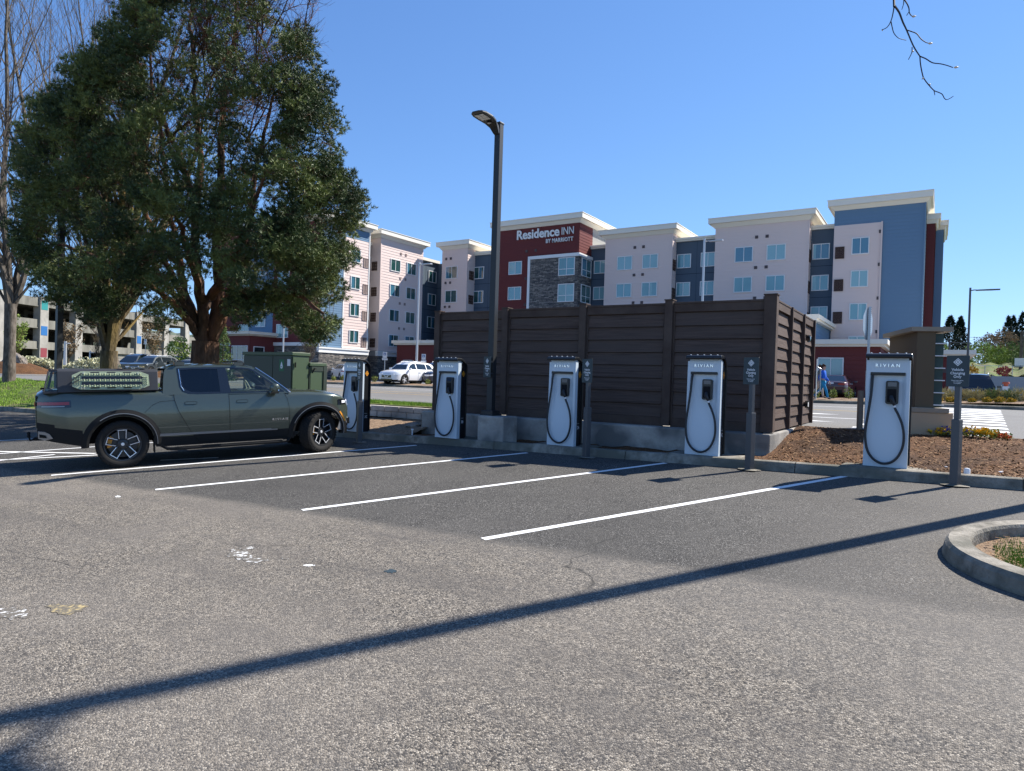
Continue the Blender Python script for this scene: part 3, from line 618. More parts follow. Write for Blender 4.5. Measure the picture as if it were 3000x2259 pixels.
# ================================================================== LAMP POLES
def led_head(parent, z, L=.82, W=.36):
    """flat tapered paddle pointing to -Y"""
    g = MB(); secs = [(0, .06, .02, -.16), (-.07, .075, .05, -.12), (-.16, .10, .085, -.03), (-.28, .15, .115, .03), (-.45, .185, .125, .05), (-.66, .185, .12, .055), (-.78, .15, .105, .06), (-L - .02, .09, .09, .065)]
    vs = []
    for y, w, zt, zb in secs: vs += [(-w, y, z + zb), (w, y, z + zb), (w, y, z + (zt + zb) / 2), (w * .8, y, z + zt), (-w * .8, y, z + zt), (-w, y, z + (zt + zb) / 2)]
    ns = len(secs); g.add(vs, [(i * 6 + k, i * 6 + (k + 1) % 6, (i + 1) * 6 + (k + 1) % 6, (i + 1) * 6 + k) for i in range(ns - 1) for k in range(6)] + [tuple(range(6)), tuple(range(ns * 6 - 6, ns * 6))])
    h = g.build('lamp_head', 'pole_dark', parent, bevel=.01)
    g = MB()
    for i in range(2):
        for j in range(3): g.box(-.11 + .115 * i, -.72 + .10 * j, z + .040, -.01 + .115 * i, -.635 + .10 * j, z + .049)
    g.build('led_panel', 'led_white', h)
    g = MB(); g.lathe([(0, z + .0), (.05, z + .005), (.05, z + .04)], 14, c=(0, -.32, 0)); g.build('sensor', 'gloss_black', h)
    return h
bx0, bx1 = -8.40, -7.72
t = empty('lamp_pole', (-8.35, 12.20, lotz(-8, 12)))
tag(t, 'tall dark square lamp pole on a concrete block in front of the brown fence', 'lamp pole', 'dark lamp poles')
g = MB(); g.box(-.16, -.27, -.2, .52, .32, .69); g.build('concrete_block', 'old_concrete', t, bevel=.035)
g = MB(); g.box(-.15, -.15, .70, .15, .15, .80); g.box(-.17, -.17, .68, .17, .17, .72); g.build('base_cover', 'pole_dark', t, bevel=.01)
g = MB(); g.box(-.073, -.073, .75, .073, .073, 7.13); g.build('pole', 'pole_dark', t, bevel=.01)
g = MB(); g.box(-.082, -.082, 7.12, .082, .082, 7.16); g.build('pole_cap', 'pole_dark', t, bevel=.008)
led_head(t, 7.02)
for c in list(t.children):
    if c.name.startswith('lamp_head'): c.location.y = -.06
s2 = empty('charging_sign', (-8.33, 12.07, lotz(-8, 12)), SROT)
sign_plate(s2, 1.53, -.05)
g = MB(); g.box(-.03, -.05, 1.6, .03, .08, 1.64); g.box(-.03, -.05, 1.86, .03, .08, 1.90); g.build('bracket', 'pole_dark', s2)
tag(s2, 'charging sign fixed to the dark lamp pole beside the charger marked 2B', 'sign')

p = att(170, 1100, 25.5)
t = empty('lamp_pole', (p.x, p.y, 0.3)); tag(t, 'dark square lamp pole behind the pickup bed, its top hidden in the pine', 'lamp pole', 'dark lamp poles')
g = MB(); g.box(-.10, -.10, -.4, .10, .10, 8.0); g.build('pole', 'pole_dark', t, bevel=.01); led_head(t, 7.7)
# pole standing outside the frame on the right whose shadow crosses the foreground
t = empty('lamp_pole', (2.35, 12.95, .6)); tag(t, 'tall round lamp pole standing on the mulch bed beyond the right edge', 'lamp pole')
g = MB(); g.tube([(0, 0, 0), (0, 0, 14.5)], .125, 16); g.build('pole', 'pole_dark', t, smooth=True)
gpt = lot(-35, 2285); hd = gpt + sd * ((Vector((2.35 - gpt.x, 12.95 - gpt.y)).length) / math.cos(SUN_EL)) - t.location  # head and arm added unseen, set to cast the bottom-left shadow
g = MB(); g.box(hd.x - .24, hd.y - .18, hd.z - .05, hd.x + .24, hd.y + .18, hd.z + .07); g.build('lamp_head', 'pole_dark', t, bevel=.03)
g = MB(); g.tube([(0, 0, hd.z - .25), (hd.x, hd.y, hd.z)], .05, 8); g.build('arm', 'pole_dark', t)

def silver_lamp(px, ptop, tdist, zb, lab, r=.09, head=1, base=True, mat='pole_silver', hl=.8):
    d = ray(px, ptop); top = CAM + d * tdist; t = empty('lamp_pole', (top.x, top.y, zb)); h = top.z - zb
    g = MB(); g.tube([(0, 0, .5 if base else 0), (0, 0, h)], [r, r * .75], 8); g.build('pole', mat, t, smooth=True)
    if base:
        g = MB(); g.lathe([(0, .62), (.26, .62), (.3, .58), (.3, -.2)], 20); g.build('concrete_base', 'kerb_concrete', t, smooth=True)
        g = MB(); g.box(-.2, -.2, .62, .2, .2, .72); g.build('base_plate', mat, t)
    g = MB(); g.tube([(0, 0, h - .2), (head * .22, 0, h - .16), (head * .35, 0, h - .17)], .035, 6)
    g.prism([(head * .3, -.09), (head * .3, .09), (head * (.45 + hl * .5), .17), (head * (.3 + hl), .12), (head * (.3 + hl), -.12), (head * (.45 + hl * .5), -.17)], h - .22, h - .15, lambda u, v, dd: (u, v, dd))
    g.build('lamp_head', mat, t)
    return tag(t, lab, 'lamp pole')
silver_lamp(1229, 768, 47.5, 1.2, 'silver lamp pole on a round concrete base in front of the white SUV', head=1)
silver_lamp(2064, 699, 40, 1.2, 'silver lamp pole rising behind the brown fence before the hotel', head=1)
silver_lamp(2843, 843, 44, 1.3, 'slim grey lamp pole right of the hotel end tower', .08, 1, mat='post_grey', hl=1.3)
silver_lamp(832, 935, 52, 1.2, 'thin silver pole standing behind the green transformer cabinet', .07, 1)
silver_lamp(192, 1000, 62, 1.6, 'short grey lamp post among shrubs before the parking garage, left of its neighbour', .16, 1, base=False, hl=.4)
silver_lamp(264, 1028, 70, 1.6, 'short thin lamp post before the block wall of the garage', .10, 1, base=False, hl=.7)
silver_lamp(2782, 998, 60, 2.0, 'short grey street lamp before the two tall conifers', .10, 1, base=False, mat='post_grey', hl=.9)

# ================================================================== BROWN FENCE ENCLOSURE ON ITS CONCRETE BASE
t = empty('fence_enclosure', (0, 0, 0)); tag(t, 'dark brown board enclosure with a gated sunlit side on a stained concrete base', 'enclosure')
FX = [-10.80, -8.74, -6.68, -4.71, -2.72]; FY0, FYB = 13.34, 17.75; ZB = 1.01; FT = [3.50, 3.52, 3.53, 3.54]
g = MB(); g.box(-11.02, 13.0, .2, -2.60, 17.9, .99)
g.build('concrete_base', 'old_concrete', t, bevel=.03)
def boards(u0, u1, z0, z1, fn, rows, face=.03, name='board_panel', lap=.022):
    """overlapping boards; fn(u, depth, z)"""
    g = MB(); h = (z1 - z0) / rows
    for i in range(rows):
        a = z0 + i * h; b = a + h
        g.add([fn(u0, -lap, a), fn(u1, -lap, a), fn(u1, 0, b - .012), fn(u0, 0, b - .012), fn(u0, .03, a), fn(u1, .03, a), fn(u1, .03, b - .012), fn(u0, .03, b - .012)],
              [(0, 1, 2, 3), (0, 1, 5, 4), (2, 3, 7, 6), (0, 3, 7, 4), (1, 2, 6, 5)])
    g.quad(fn(u0 - .04, .034, z0 - .2), fn(u1 + .04, .034, z0 - .2), fn(u1 + .04, .034, z1 + .02), fn(u0 - .04, .034, z1 + .02))  # backing sheet added to keep sunlight out of the gaps
    return g.build(name, 'fence_brown', t)
front = lambda u, d, z: (u, FY0 + d, z)
for i in range(4):
    a, b = FX[i] + .085, FX[i + 1] - .085
    boards(a + .04, b - .04, ZB + .17, FT[i] - .20, front, 8, lap=.03)
    g = MB()
    g.box(a, FY0 - .035, FT[i] - .19, b, FY0 + .03, FT[i]); g.box(a, FY0 - .05, FT[i] - .03, b, FY0 + .05, FT[i] + .012)
    g.box(a, FY0 - .035, ZB - .03, b, FY0 + .03, ZB + .165); g.box(a, FY0 - .03, ZB + .17, a + .035, FY0 + .02, FT[i] - .2); g.box(b - .035, FY0 - .03, ZB + .17, b, FY0 + .02, FT[i] - .2)
    g.build('rail', 'fence_post', t, bevel=.004)
for i, x in enumerate(FX):
    g = MB(); w = .082 if i < 4 else .115; zt = [3.53, 3.55, 3.57, 3.59, 3.62][i]
    g.box(x - w, FY0 - .10, ZB - .0, x + w, FY0 + .10, zt); p_ = g.build('post', 'fence_post', t, bevel=.006)
    g = MB(); g.box(x - w - .012, FY0 - .112, zt, x + w + .012, FY0 + .112, zt + .022); g.build('post_cap', 'fence_post', p_)
SXX = -2.68
YS = [13.46, 14.52, 15.70, 16.78]
ys_post = [aty(0, 0, 1)] if False else [atx(2308, 1000, SXX).y, atx(2345, 1000, SXX).y, atx(2376, 1000, SXX).y]
side = lambda u, d, z: (SXX - d, u, z)
ed = [FY0 + .11] + ys_post
for i in range(3):
    a, b = ed[i] + .045, ed[i + 1] - .045
    boards(a, b, ZB + .02, 3.36, side, 10, lap=.035)
    g = MB(); g.box(SXX - .03, a, 3.37, SXX + .05, b, 3.52); g.box(SXX - .05, a, 3.52, SXX + .06, b, 3.55); g.build('rail', 'fence_post', t)
for y in ys_post:
    g = MB(); g.box(SXX - .06, y - .032, ZB, SXX + .095, y + .032, 3.55); g.build('post', 'fence_post', t, bevel=.005)
for z in (1.45, 2.95):
    g = MB(); g.box(SXX + .10, ys_post[1] + .03, z, SXX + .20, ys_post[1] + .16, z + .10); g.tube([(SXX + .16, ys_post[1] + .1, z - .03), (SXX + .16, ys_post[1] + .1, z + .13)], .035, 8); g.build('hinge', 'gloss_black', t)
g = MB(); g.tube([(SXX + .17, ys_post[2] - .02, 1.75), (SXX + .24, ys_post[2] - .02, 1.80), (SXX + .24, ys_post[2] - .02, 2.35), (SXX + .17, ys_post[2] - .02, 2.4)], .018, 8)
g.box(SXX + .14, ys_post[2] - .05, 1.6, SXX + .16, ys_post[2] + .05, 2.6); g.build('gate_latch', 'galvanised', t)
for (x0, x1, y0, y1) in ((-10.8, -2.75, ys_post[2] + .05, ys_post[2] + .11), (-10.88, -10.80, FY0 + .1, ys_post[2] + .1)):
    g = MB(); rows = 12
    for i in range(rows): g.box(x0, y0, ZB + i * .208 + .02, x1, y1 - (.02 if i % 2 else 0), ZB + .208 * (i + 1))
    g.build('board_panel', 'fence_brown', t)

# ================================================================== GREEN TRANSFORMER CABINETS
gz = .72
def cab(x0, y0, x1, y1, ztop, lab, two=True):
    t = empty('transformer_cabinet', (x0, y0, gz)); w, d, h = x1 - x0, y1 - y0, ztop - gz
    g = MB(); g.box(0, 0, 0, w, d, h - .12); g.build('housing', 'green_cabinet', t, bevel=.012)
    g = MB(); g.box(-.03, -.05, h - .12, w + .03, d + .03, h - .02); g.prism([(-.05, h - .02), (d + .03, h - .02), (d / 2, h)], -.03, w + .03, lambda u, v, dd: (dd, u, v)); g.build('lid', 'green_cabinet', t, bevel=.01)
    n = 2 if two else 1
    for i in range(n):
        split = .62 * w if two else w
        a, b = (0.03, split - .01) if i == 0 else (split + .01, w - .03)
        g = MB(); g.box(a, -.035, .08, b, -.001, h - .15); dr = g.build('door', 'green_cabinet_dark', t, bevel=.008)  # darker door green carries the shade of the front face
    return t, w, h, dr
cx1 = aty(857, 1100, 13.8).x; cx0 = aty(714, 1100, 13.8).x; cy1 = atx(904, 1100, cx1).y; ztop1 = aty(857, 1030, 13.8).z
t, w, h, dr = cab(cx0, 13.8, cx1, cy1, ztop1, '')
tag(t, 'larger dark green transformer cabinet with two doors and stickers, behind the pickup', 'transformer', 'green transformer cabinets')
g = MB(); xs_ = w * .80
g.box(xs_ - .11, -.038, h - .62, xs_ + .11, -.036, h - .25); st = g.build('sticker', 'label_green', t)
g = MB(); g.lathe([(0, 0)], 3) if False else None
pts = [(.0, .12), (.03, .05), (.055, -.02), (.05, -.07), (.0, -.10), (-.05, -.07), (-.055, -.02), (-.03, .05)]
g = MB(); g.add([(xs_ + u * 1.1, -.0395, h - .44 + v * 1.1) for u, v in pts], [tuple(range(8))]); g.build('drop_symbol', 'label_white', st)
text_mesh('lettering', 'NO', .05, 'label_green', st, (xs_, -.041, h - .50), (PI / 2, 0, 0), .0005, .001)
g = MB(); g.box(w * .91, -.038, h - .45, w * .97, -.036, h - .24); g.build('sticker', 'label_white', t)
for k in range(2):
    z0 = h - 1.35 - k * .27
    g = MB(); g.box(w * .66, -.038, z0, w * .80, -.036, z0 + .24); s_ = g.build('warning_sticker', 'label_white', t)
    g = MB(); g.box(w * .662, -.0395, z0 + .19, w * .798, -.038, z0 + .235); g.build('warning_band', 'label_red', s_)
    g = MB()
    for q in range(5): g.box(w * .67 + q * .075, -.0395, z0 + .03, w * .67 + q * .075 + .045, -.038, z0 + .03 + rnd.uniform(.04, .13))
    g.build('pictograms', 'cabin_dark', s_)
for z in (.5, 1.3):
    g = MB(); g.tube([(w + .03, .08, z), (w + .03, .08, z + .16)], .02, 6); g.build('hinge', 'seam', t)
cy2 = atx(951, 1100, cx1).y; zt2 = atx(906, 1061, cx1).z
t, w2, h2, dr = cab(cx0 + .3, cy1 + .05, cx1 + .03, cy2, zt2, '', False)
tag(t, 'smaller lighter green transformer cabinet, the lower one nearer the first charger', 'transformer', 'green transformer cabinets')
g = MB(); g.box(w2 + .001, cy2 - cy1 - .14, .05, w2 + .03, cy2 - cy1 + .0, h2 - .1); g.box(w2 + .001, .03, h2 - .28, w2 + .02, cy2 - cy1 - .14, h2 - .14); g.build('door_edge', 'green_cabinet_dark', t)
g = MB(); g.tube([(w2 + .04, .04, h2 - .35), (w2 + .07, .10, h2 - .2), (w2 + .04, .18, h2 - .2)], .02, 6); g.build('latch', 'seam', t)
g = MB(); g.box(cx0 - .2, 13.6, .4, cx1 + .3, cy2 + .2, gz); tag(g.build('concrete_pad', 'kerb_concrete', bevel=.02), 'low concrete slab under the green transformer cabinets', 'concrete pad')

# ================================================================== BLOCK RETAINING WALL LEFT OF THE FENCE
t = empty('block_wall', (0, 0, 0)); tag(t, 'low stepped retaining wall of grey concrete blocks left of the brown fence', 'retaining wall')
def stones(x0, x1, y, z, n, hh=.17):
    for i in range(n):
        a = x0 + (x1 - x0) * i / n; b = x0 + (x1 - x0) * (i + 1) / n; g = MB(); g.box(a + .008, y + rnd.uniform(-.015, .01), z, b - .008, y + .28, z + hh); g.build('block', 'old_concrete', t, bevel=.015)
stones(-16.1, -11.0, 14.62, .80, 9, .15)
stones(-15.9, -12.4, 14.64, .62, 6, .175)
stones(-16.0, -14.6, 14.66, .44, 2, .175)
# loose stones
def rock(c, s, seed, lab, mat='rock', grp=None, sub=2, name='rock'):
    r = random.Random(seed); bm = bmesh.new(); bmesh.ops.create_icosphere(bm, subdivisions=sub, radius=1)
    ph = [r.uniform(0, 6) for _ in range(9)]
    for v in bm.verts:
        k = 1 + .22 * math.sin(v.co.x * 2.3 + ph[0]) * math.sin(v.co.y * 2.1 + ph[1]) + .12 * math.sin(v.co.z * 4 + ph[2] + v.co.x * 3) + .06 * math.sin(v.co.y * 9 + ph[3]) + r.uniform(-.04, .04)
        v.co = Vector((v.co.x * s[0] * k, v.co.y * s[1] * k, v.co.z * s[2] * k))
    me = bpy.data.meshes.new(name); bm.to_mesh(me); bm.free(); me.materials.append(M[mat]); o = bpy.data.objects.new(name, me); COL.objects.link(o); o.location = c
    return tag(o, lab, 'rock', grp)
q = aty(1212, 1222, 13.3); rock((q.x, 13.3, lbed(q.x, 13.3) + .05), (.26, .16, .10), 4, 'pale flat rock on the mulch left of the fence base')
q = atz(2834, 1352, .85); g = MB(); g.lathe([(0, .07), (.03, .066), (.042, .05), (.042, -.1)], 16); o = g.build('sprinkler_cap', 'pvc_white', smooth=True); o.location = (q.x, q.y, bed_z(q.x, q.y) + .03); tag(o, 'small white pipe cap poking out of the mulch near the right edge', 'pipe cap')
q = lot(1167, 1270, .2); g = MB(); g.lathe([(0, .16), (.03, .155), (.035, .13), (.02, .12), (.02, -.1)], 12); o = g.build('sprinkler_cap', 'pvc_white', smooth=True); o.location = (q.x, 12.3, lotz(q.x, 12) + .12); tag(o, 'small white sprinkler head on the mulch between the two leftmost chargers', 'sprinkler')
for i, (px, py, s) in enumerate(((2780, 1322, .03), (2890, 1330, .035), (2750, 1310, .025), (2905, 1345, .03))):
    q = lot(px, py, .2); rock((q.x + .1, 12.5 + i * .12, bed_z(q.x, 12.5) + .02), (s, s * .7, s * .4), 20 + i, 'small pale pebble on the right-hand mulch bed', 'pvc_white', 'pale pebbles on the mulch', 1, 'pebble')

# ================================================================== MONUMENT SIGN, STOP SIGN, BOLLARD
p = att(2683, 1120, 13.6); az1 = rad(-17.7); dv = Vector((math.sin(az1), math.cos(az1), 0)); ev = Vector((math.cos(az1), -math.sin(az1), 0))
t = empty('monument_sign', (p.x, p.y, .9), -az1); tag(t, 'big dark brown monument sign with a tan base behind the largest charger', 'monument sign')
# local: +Y along dv (away), +X along ev
hS = att(2683, 962, 13.6).z - .9
lL = 1.95; lR = .33
g = MB(); g.box(0, 0, .65, lR, lL, hS - .06); g.build('body', 'monument_brown', t)
g = MB(); g.box(lR, .06, .66, lR + .17, lL - .1, hS - .10); pn = g.build('text_panel', 'monument_green', t)
for i in range(6):
    g = MB(); g.box(lR + .0, .02, .70 + i * .25, lR + .20, .058, .72 + i * .25); g.build('panel_divider', 'trim_white', pn)
g = MB(); g.box(-.12, -.05, hS - .06, lR + .30, lL + .12, hS + .03); g.build('cap', 'monument_cap', t)
g = MB(); g.box(-.12, -.10, .55, lR + .26, lL + .15, .65); g.build('base_slab', 'monument_cap', t, bevel=.01)
g = MB(); g.box(-.10, -.08, -.35, lR + .34, lL + .3, .55); g.build('base', 'monument_tan', t, bevel=.01)
# stop sign seen from behind, nearly edge-on
p = atz(2536, 1240, 1.0); t = empty('traffic_sign', (-1.35, 17.2, .95)); tag(t, 'octagonal traffic sign seen nearly edge-on on a perforated steel post above the largest charger', 'traffic sign')
top = aty(2552, 895, 17.2); t.location = (top.x - .02, 17.2, .95)
ht = top.z - .95
g = MB(); g.box(-.025, -.025, 0, .025, .025, ht - .03); g.box(-.03, -.03, 0, .03, .03, ht - 1.05); po = g.build('post', 'galvanised', t)
g = MB()
for i in range(60): g.tube([(-.031, 0, .15 + i * .045), (.031, 0, .15 + i * .045)], .007, 6)
g.build('post_holes', 'seam', po)
g = MB(); R_ = .40; o8_ = [(R_ * math.cos(PI / 8 + i * PI / 4), R_ * math.sin(PI / 8 + i * PI / 4)) for i in range(8)]
an = rad(80); fnn = lambda u, v, d: (u * math.cos(an) - (d + .035) * math.sin(an), u * math.sin(an) + (d + .035) * math.cos(an), ht - .42 + v)
g.prism(o8_, -.003, .003, fnn); g.build('octagon_plate', 'galvanised', t)
b_ = atz(2500, 1247, 1.0)
g = MB(); zt_ = aty(2520, 1144, 16.9).z; g.lathe([(0, zt_), (.055, zt_), (.062, zt_ - .02), (.062, .8)], 20); xx = aty(2520, 1200, 16.3).x
o = g.build('bollard', 'wood_bollard', smooth=True); o.location = (xx, 16.3, 0); tag(o, 'brown round bollard on the mulch between fence and largest charger', 'bollard')
g = MB(); g.box(2.53 - 2.53, 0, 0, .04, .04, 1.3); o = g.build('marker_post', 'galvanised'); q = aty(2535, 1130, 16.6); o.location = (q.x, 16.6, 1.0); tag(o, 'thin pale steel marker post just left of the largest charger', 'marker post')

# ================================================================== HOTEL
hotel = empty('hotel', (-25, 66, 1.2))
tag(hotel, 'five storey hotel in taupe, blue and maroon siding with white cornices, filling the background', 'hotel')
def hp(g, name, mats, parent=None, **k):
    """build a part whose mesh was written in world coordinates under the hotel"""
    o = g.build(name, mats, parent or hotel, **k)
    off = Vector((0, 0, 0)); q = o.parent
    while q is not None: off += q.location; q = q.parent
    o.location = -off
    return o
def wall_fn(axis, c):
    """axis 'y': plane facing -Y at y=c ; axis 'x': plane facing +X at x=c ; returns fn(u, out, z)"""
    return (lambda u, o, z: (u, c - o, z)) if axis == 'y' else (lambda u, o, z: (c + o, u, z))
def siding(axis, c, u0, u1, z0, z1, mat, step=.31, out=.0):
    f = wall_fn(axis, c); g = MB(); n = max(1, round((z1 - z0) / step)); h = (z1 - z0) / n
    for i in range(n):
        a = z0 + i * h; b = a + h
        g.add([f(u0, .032 + out, a), f(u1, .032 + out, a), f(u1, .008 + out, b), f(u0, .008 + out, b), f(u0, out, a), f(u1, out, a)], [(0, 1, 2, 3), (0, 1, 5, 4)])
    g.quad(f(u0, out - .01, z0), f(u1, out - .01, z0), f(u1, out - .01, z1), f(u0, out - .01, z1))
    return hp(g, 'wall', mat, fixn=False)
def trim(axis, c, u0, u1, z0, z1, mat='trim_white', t=.07, nm='trim', d=.0):
    f = wall_fn(axis, c); g = MB(); a = f(u0, d, z0); b = f(u1, d + t, z1)
    g.box(min(a[0], b[0]), min(a[1], b[1]), z0, max(a[0], b[0]), max(a[1], b[1]), z1); return hp(g, nm, mat)
def panels(axis, c, u0, u1, z0, z1, joints_u=(), joints_z=()):
    f = wall_fn(axis, c); g = MB(); g.quad(f(u0, 0, z0), f(u1, 0, z0), f(u1, 0, z1), f(u0, 0, z1)); w = hp(g, 'wall', 'navy_panel', fixn=False)
    g = MB()
    for z in joints_z: g = MB(); g.quad(f(u0, .006, z), f(u1, .006, z), f(u1, .006, z + .05), f(u0, .006, z + .05)); hp(g, 'panel_joint', 'panel_joint', w, fixn=False)
    for u in joints_u: g = MB(); g.quad(f(u, .006, z0), f(u + .03, .006, z0), f(u + .03, .006, z1), f(u, .006, z1)); hp(g, 'panel_joint', 'panel_joint', w, fixn=False)
    return w
wr_ = random.Random(17)
def window(axis, c, u0, u1, z0, z1, glass='window_sky_teal', cross=None, mull=(.5,), out=.03):
    f = wall_fn(axis, c); w = .075
    g = MB(); us = [u0, u1]; O = .10
    def bar(a0, b0, a1, b1, o=O):
        p = f(a0, .0, b0); q = f(a1, o, b1); g.box(min(p[0], q[0]), min(p[1], q[1]), b0, max(p[0], q[0]), max(p[1], q[1]), b1)
    bar(u0, z0, u1, z0 + w); bar(u0, z1 - w, u1, z1); bar(u0, z0 + w, u0 + w, z1 - w); bar(u1 - w, z0 + w, u1, z1 - w)
    for m in mull: um = u0 + (u1 - u0) * m; bar(um - .03, z0 + w, um + .03, z1 - w, O - .02)
    if cross: zc = z0 + (z1 - z0) * cross; bar(u0 + w, zc - .03, u1 - w, zc + .03, O - .025)
    fr = hp(g, 'window', 'frame_white')
    if glass == 'window_sky_teal': glass = wr_.choice(['window_sky_teal', 'window_sky_teal', 'window_sky_teal_pale', 'window_sky_teal_deep'])
    g = MB(); um = (u0 + u1) / 2
    if glass != 'dark_glass' and mull == (.5,) and wr_.random() < .55:
        a_ = wr_.choice([(u0 + .06, um - .02), (um + .02, u1 - .06)]); c_ = MB(); w_ = (a_[1] - a_[0]) * wr_.uniform(.25, 1); c_.quad(f(a_[0], .058, z0 + .07), f(a_[0] + w_, .058, z0 + .07), f(a_[0] + w_, .058, z1 - .07), f(a_[0], .058, z1 - .07)); hp(c_, 'curtain', 'window_sky_teal_pale' if glass != 'window_curtain' else 'window_sky_teal_deep', fr, fixn=False)
    g.quad(f(u0 + .02, .055, z0 + .02), f(u1 - .02, .055, z0 + .02), f(u1 - .02, .055, z1 - .02), f(u0 + .02, .055, z1 - .02)); hp(g, 'pane', glass, fr, fixn=False)
    return fr
def louver(axis, c, u0, u1, z0, z1, mat):
    f = wall_fn(axis, c); g = MB(); n = 9
    a = f(u0, 0, z0); b = f(u1, .06, z1)
    for q in ((u0, z0, u1, z0 + .06), (u0, z1 - .06, u1, z1), (u0, z0, u0 + .06, z1), (u1 - .06, z0, u1, z1), ((u0 + u1) / 2 - .02, z0, (u0 + u1) / 2 + .02, z1)):
        p = f(q[0], 0, q[1]); r_ = f(q[2], .075, q[3]); g.box(min(p[0], r_[0]), min(p[1], r_[1]), q[1], max(p[0], r_[0]), max(p[1], r_[1]), q[3])
    for i in range(n):
        z = z0 + .06 + (z1 - z0 - .12) * i / n; h = (z1 - z0 - .12) / n
        g.quad(f(u0 + .05, .06, z), f(u1 - .05, .06, z), f(u1 - .05, .02, z + h), f(u0 + .05, .02, z + h))
    return hp(g, 'louver', mat)
def vents(axis, c, u, z, mat='vent_grey', gap=.95):
    for k in (0, 1):
        f = wall_fn(axis, c); p = f(u + k * gap, .0, z - .14); q = f(u + k * gap + .28, .07, z + .14); g = MB(); g.box(min(p[0], q[0]), min(p[1], q[1]), z - .14, max(p[0], q[0]), max(p[1], q[1]), z + .14); hp(g, 'vent', mat)
def cornice(x0, x1, y0, y1, z0, h1=.32, h2=.46, o1=.34, o2=.58):
    g = MB()
    g.prism([(x0 - .08, y0 - .08), (x1 + .08, y0 - .08), (x1 + .08, y1), (x0 - .08, y1)], z0 - .02, z0 + .01, lambda u, v, d: (u, v, d))
    # sloped soffit block, then fascia
    a = [(x0 - .1, y0 - .1), (x1 + .1, y0 - .1), (x1 + .1, y1 + .1), (x0 - .1, y1 + .1)]; b = [(x0 - o1, y0 - o1), (x1 + o1, y0 - o1), (x1 + o1, y1 + o1), (x0 - o1, y1 + o1)]
    g.add([(u, v, z0) for u, v in a] + [(u, v, z0 + h1) for u, v in b], [(0, 1, 5, 4), (1, 2, 6, 5), (2, 3, 7, 6), (3, 0, 4, 7), (0, 1, 2, 3), (4, 5, 6, 7)])
    g.box(x0 - o2, y0 - o2, z0 + h1 + .001, x1 + o2, y1 + o2, z0 + h1 + h2)
    g.box(x0 - o2 - .05, y0 - o2 - .05, z0 + h1 + h2, x1 + o2 + .05, y1 + o2 + .05, z0 + h1 + h2 + .06)
    return hp(g, 'cornice', 'cornice_white')
def core(x0, x1, y0, y1, z0, z1, mat='roof_membrane'):
    g = MB(); g.box(x0 + .02, y0 + .03, z0, x1 - .02, y1, z1 - .02); return hp(g, 'block_core', mat)
WZ = [14.41, 11.53, 8.65, 5.77]                     # window centres per storey
def rows(axis, c, u0, u1, h=1.47, n=4, dz=0, **k):
    for z in WZ[:n]: window(axis, c, u0, u1, z + dz - h / 2, z + dz + h / 2, **k)
G0 = 1.1; Yb = 82
# -- end tower (blue, taupe inset)
core(-8.26, -1.34, 65.5, Yb, G0, 17.75); siding('y', 65.5, -8.26, -1.34, G0, 17.75, 'blue_siding'); siding('x', -1.34, 65.5, 78, G0, 17.75, 'blue_siding')
siding('y', 65.5, -8.24, -4.52, G0, 16.36, 'taupe_siding', out=.06); cornice(-8.26, -1.34, 65.5, Yb, 17.72, .32, .50, .34, .52)
trim('y', 65.5, -1.42, -1.30, G0, 17.7, 'blue_siding', .09); trim('y', 65.4, -4.56, -4.44, G0, 16.4, 'taupe_siding', .09)
for z in WZ: window('y', 65.44, -6.80, -5.42, z - .72, z + .76)
for z in WZ: louver('y', 65.40, -8.10, -7.36, z - 1.0 + .0, z + .04, 'louver_brown')
for z in (15.55, 12.7, 9.8, 6.9): trim('y', 65.40, -4.72, -4.46, z - .14, z + .14, 'vent_grey', .05, 'vent')
# -- set-back ends right of the tower
core(-1.5, -.65, 70, Yb, G0, 16.85); siding('y', 70, -1.36, -.65, G0, 16.85, 'maroon_siding'); siding('x', -.65, 70, 80, G0, 16.85, 'maroon_siding'); cornice(-1.9, -.65, 70, Yb - 1, 16.85, .3, .42, .25, .36)
core(-1.5, -.02, 73.5, Yb, G0, 16.95); siding('y', 73.5, -.66, -.02, G0, 16.95, 'blue_siding'); siding('x', -.02, 73.5, 81, G0, 16.95, 'blue_siding'); cornice(-1.3, -.02, 73.5, Yb - 2, 16.95, .3, .42, .22, .33)
# -- blue recess G
Yr = 66.7
def recess(x0, x1, ztop, wins, jz=True):
    core(x0, x1, Yr, Yb, G0, ztop)
    ju = [x0 + (x1 - x0) * k for k in ((.5,) if x1 - x0 > 2.5 else ())]
    panels('y', Yr, x0, x1, G0, ztop, ju, [z - 1.35 for z in WZ[:4]])
    g = MB(); g.box(x0, Yr - .22, ztop, x1, Yb - .3, ztop + .17); g.box(x0, Yr - .34, ztop + .17, x1, Yb - .3, ztop + .36); hp(g, 'cornice', 'cornice_white')
    for a, b in wins: rows('y', Yr, a, b, 1.43, dz=0.0)
k_ = Yr / 65.5
recess(-10.32, -8.26, 16.43, [(-9.97 * k_, -8.55 * k_)])
